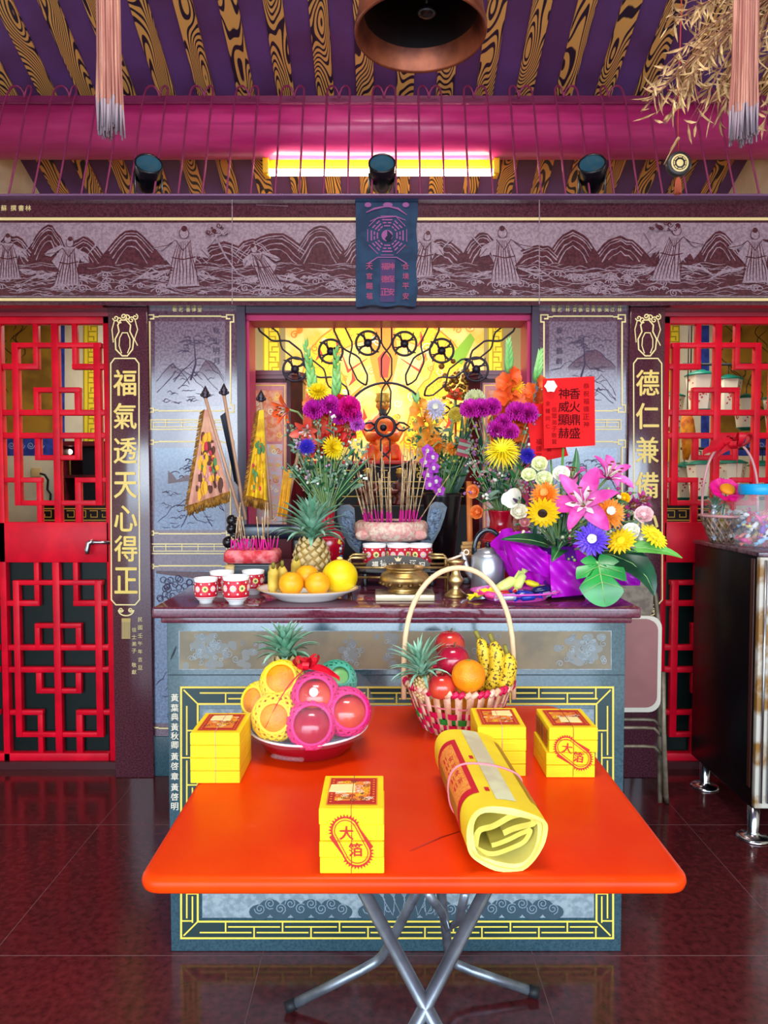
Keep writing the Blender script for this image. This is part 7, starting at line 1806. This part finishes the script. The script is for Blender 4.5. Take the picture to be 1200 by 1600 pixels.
# calla
h = AH(806, 782, 2.2); t, X = start('calla_lily', 'white calla lily curling toward the right vase', 'flower', ba, h, fc(h, (-.4, 0, .3)), G4, sr=.004)
b = MB(); b.grid(lambda u, v: V(((.006+.026*v**1.5)*math.cos(2*PI*u)*(1+.3*v*(u > .4)*(u < .6)), (.006+.026*v**1.5)*math.sin(2*PI*u), -.04+.07*v+.012*v*math.cos(2*PI*u))), 24, 8, WHT, X); part(b, 'spathe', t, True); b = MB(); b.lathe([(.004, -.03), (.005, .0), (.003, .02), (0, .022)], M('spadix_dark', (70, 30, 80), .6), 8, X); part(b, 'spadix', t, True)
# big leaves
def monstera(base, X, R, label):
    t = thing('monstera_leaf', label, 'leaf', base, group=None); b = MB(); pts = []; N = 90
    for k in range(N):
        a = 2*PI*k/N; r = R*(.80+.20*math.cos(a))*(1.0 if abs(a-PI) > .25 else .45+.55*abs(a-PI)/.25)
        for c_ in (.95, 1.75, 2*PI-1.2, 2*PI-2.0):
            q = abs(a-c_); r *= 1-.62*max(0, 1-q/.13)
        pts.append((r*math.cos(a), r*math.sin(a)*.86))
    n = len(pts); rings = 6; vs = []
    for i in range(rings+1):
        f = i/rings
        for x, y in pts: xx, yy = -.25*R*(1-f)+x*f, y*f; vs.append((xx, yy, -.55*(xx*xx)/R*.6 + .35*abs(yy)*.5 - .2*yy*yy/R))
    fs = [(i*n+k, i*n+(k+1) % n, (i+1)*n+(k+1) % n, (i+1)*n+k) for i in range(rings) for k in range(n)]
    b.add(vs, fs, M('monstera_green', (40, 150, 60), .3, spec=.6, c2=(26, 116, 50), ns=10), True, X); part(b, 'blade', t, True)
    v = MB(); zf = lambda x, y: -.55*(x*x)/R*.6+.35*abs(y)*.5-.2*y*y/R+.0016
    v.tube([X @ V((x, 0, zf(x, 0))) for x in (-.25*R, 0, .4*R, .9*R)], [.0022, .002, .0015, .0006], STM, 5)
    for s in (-1, 1):
        for x0 in (-.15, .1, .35): v.tube([X @ V((R*(x0+.28*q), s*R*.62*q, zf(R*(x0+.28*q), R*.62*q))) for q in (0, .33, .66, 1)], [.0012, .001, .0008, .0004], STM, 4)
    v.tube([V(base), V(base).lerp(X @ V((-.25*R, 0, 0)), .5)+V((0, -.02, .03)), X @ V((-.25*R, 0, .0))], .0032, STM, 6); part(v, 'rib', t, True); return t
mc = P(937, 892, 2.03); zax = fc(mc, (.1, 0, .5)).normalized(); xax = V((.12, 0, -1)); xax = (xax-zax*xax.dot(zax)).normalized(); yax = zax.cross(xax)
Xm = tr(mc) @ Matrix((xax, yax, zax)).transposed().to_4x4()
monstera(ba, Xm, .098, 'big split monstera leaf hanging over the altar edge')
mc = P(968, 884, 2.14)
for a, m_, e, w, mt, l in (((892, 850, 2.2), (850, 838, 2.12), (783, 843, 2.10), .055, GRND, 'long dark leaf reaching over the purple film toward the kettle'), ((950, 850, 2.2), (1005, 850, 2.12), (1022, 930, 2.10), .11, GRND, 'broad dark leaf drooping at the folding chair end'), ((960, 860, 2.2), (1015, 842, 2.14), (1066, 872, 2.12), .05, GRNL, 'light green leaf pointing out beyond the couplet pillar'),
                           ((900, 850, 2.2), (880, 846, 2.10), (862, 878, 2.08), .05, GRN, 'green leaf folded over the purple film'), ((905, 840, 2.2), (885, 832, 2.08), (872, 858, 2.06), .045, GRND, 'dark leaf left of the purple chrysanthemum'), ((950, 850, 2.2), (972, 858, 2.1), (995, 862, 2.09), .04, GRN, 'small green leaf under the white roses'), ((960, 800, 2.25), (975, 765, 2.22), (996, 770, 2.2), .02, GRND, 'narrow dark leaf arching beside the upper pink lily'),
                           ((870, 780, 2.25), (852, 800, 2.2), (826, 772, 2.2), .03, SAGE, 'grey green leaf beside the calla lily'), ((900, 760, 2.3), (905, 735, 2.28), (900, 700, 2.28), .035, GRN, 'green leaf rising behind the roses under the red card')):
    leaf(ba, P(*m_), P(*e), w, mt, l, None, nrm=(0, -.7, .6))
filler('mixed_foliage', 'small dark leaves packed between the blossoms of the purple arrangement', ba, lambda r: (r.uniform(815, 1010), r.uniform(760, 880), 2.24+r.uniform(-.06, .08)), 35, 90, 30, (CRM, M('speck_green', (180, 200, 120), .6), BURG))
# ---- red cards -----------------------------------------------------------------
CARD = M('card_red', (230, 20, 22), .65, spec=.2, c2=(222, 16, 20), ns=6); CINK = M('card_ink', (70, 4, 12), .7, spec=.1); CINK2 = M('card_faint', (140, 8, 16), .7, spec=.1)
def card(name, label, quad, d, texts, deco):
    ps = [P(x, y, d) for x, y in quad]; t = thing(name, label, 'card', (ps[2]+ps[3])/2)
    b = MB(); bk_ = V((0, .003, 0)); b.add(ps+[p+bk_ for p in ps], [(0, 1, 2, 3), (4, 5, 6, 7), (0, 1, 5, 4), (1, 2, 6, 5), (2, 3, 7, 6), (3, 0, 4, 7)], CARD); part(b, 'sheet', t, True)
    A = Art(lambda x, y, l: P(x, y, d-.0006-l*.0004))
    for s, x, y0, dy, h, m in texts: A.column(s, x, y0, dy, h, m, 2, .006)
    part(A.b, 'writing', t, True, 'dark characters on the card')
    if deco:
        b = MB(); c = P(860, 604, d-.006)
        for k in range(6): petal(b, frame(c, (0, -1, .1)) @ rot(0, 0, k*PI/3), .022, .018, WHT, curl=-.4, el=.4, n=4, nv=3, tipw=.4)
        part(b, 'paper_flower', t, True, 'small white flower pinned on the card')
    return t
card('congratulation_card', 'big upright red card with dark characters standing behind the purple arrangement', ((848, 592), (929, 588), (930, 696), (850, 701)), 2.42,
     (('香火鼎盛', 898, 615, 20.5, 17, CINK), ('神威顯赫', 881, 615, 20.5, 17, CINK), ('恭祝福德正神', 916, 603, 12, 9, CINK2), ('信眾弟子敬賀', 866, 640, 10, 8, CINK2), ('全體同仁', 856, 630, 12, 7, CINK2)), True)
for o in [o for o in bpy.data.objects if o.name.startswith('congratulation_card')]:
    b = MB(); b.tube([P(880, 698, 2.43), ba], .004, GRNL, 6); part(b, 'card_stick', o, True, 'yellow green stick')
t = card('congratulation_card', 'second red card half hidden behind the big one, beside the right vase', ((822, 632), (862, 630), (888, 712), (832, 724)), 2.46, (('福德宮', 842, 690, 11, 9, CINK2), ('敬賀', 858, 690, 12, 8, CINK2)), False)
b = MB(); b.tube([P(860, 712, 2.47), ba], .003, GRNL, 6); part(b, 'card_stick', t, True)
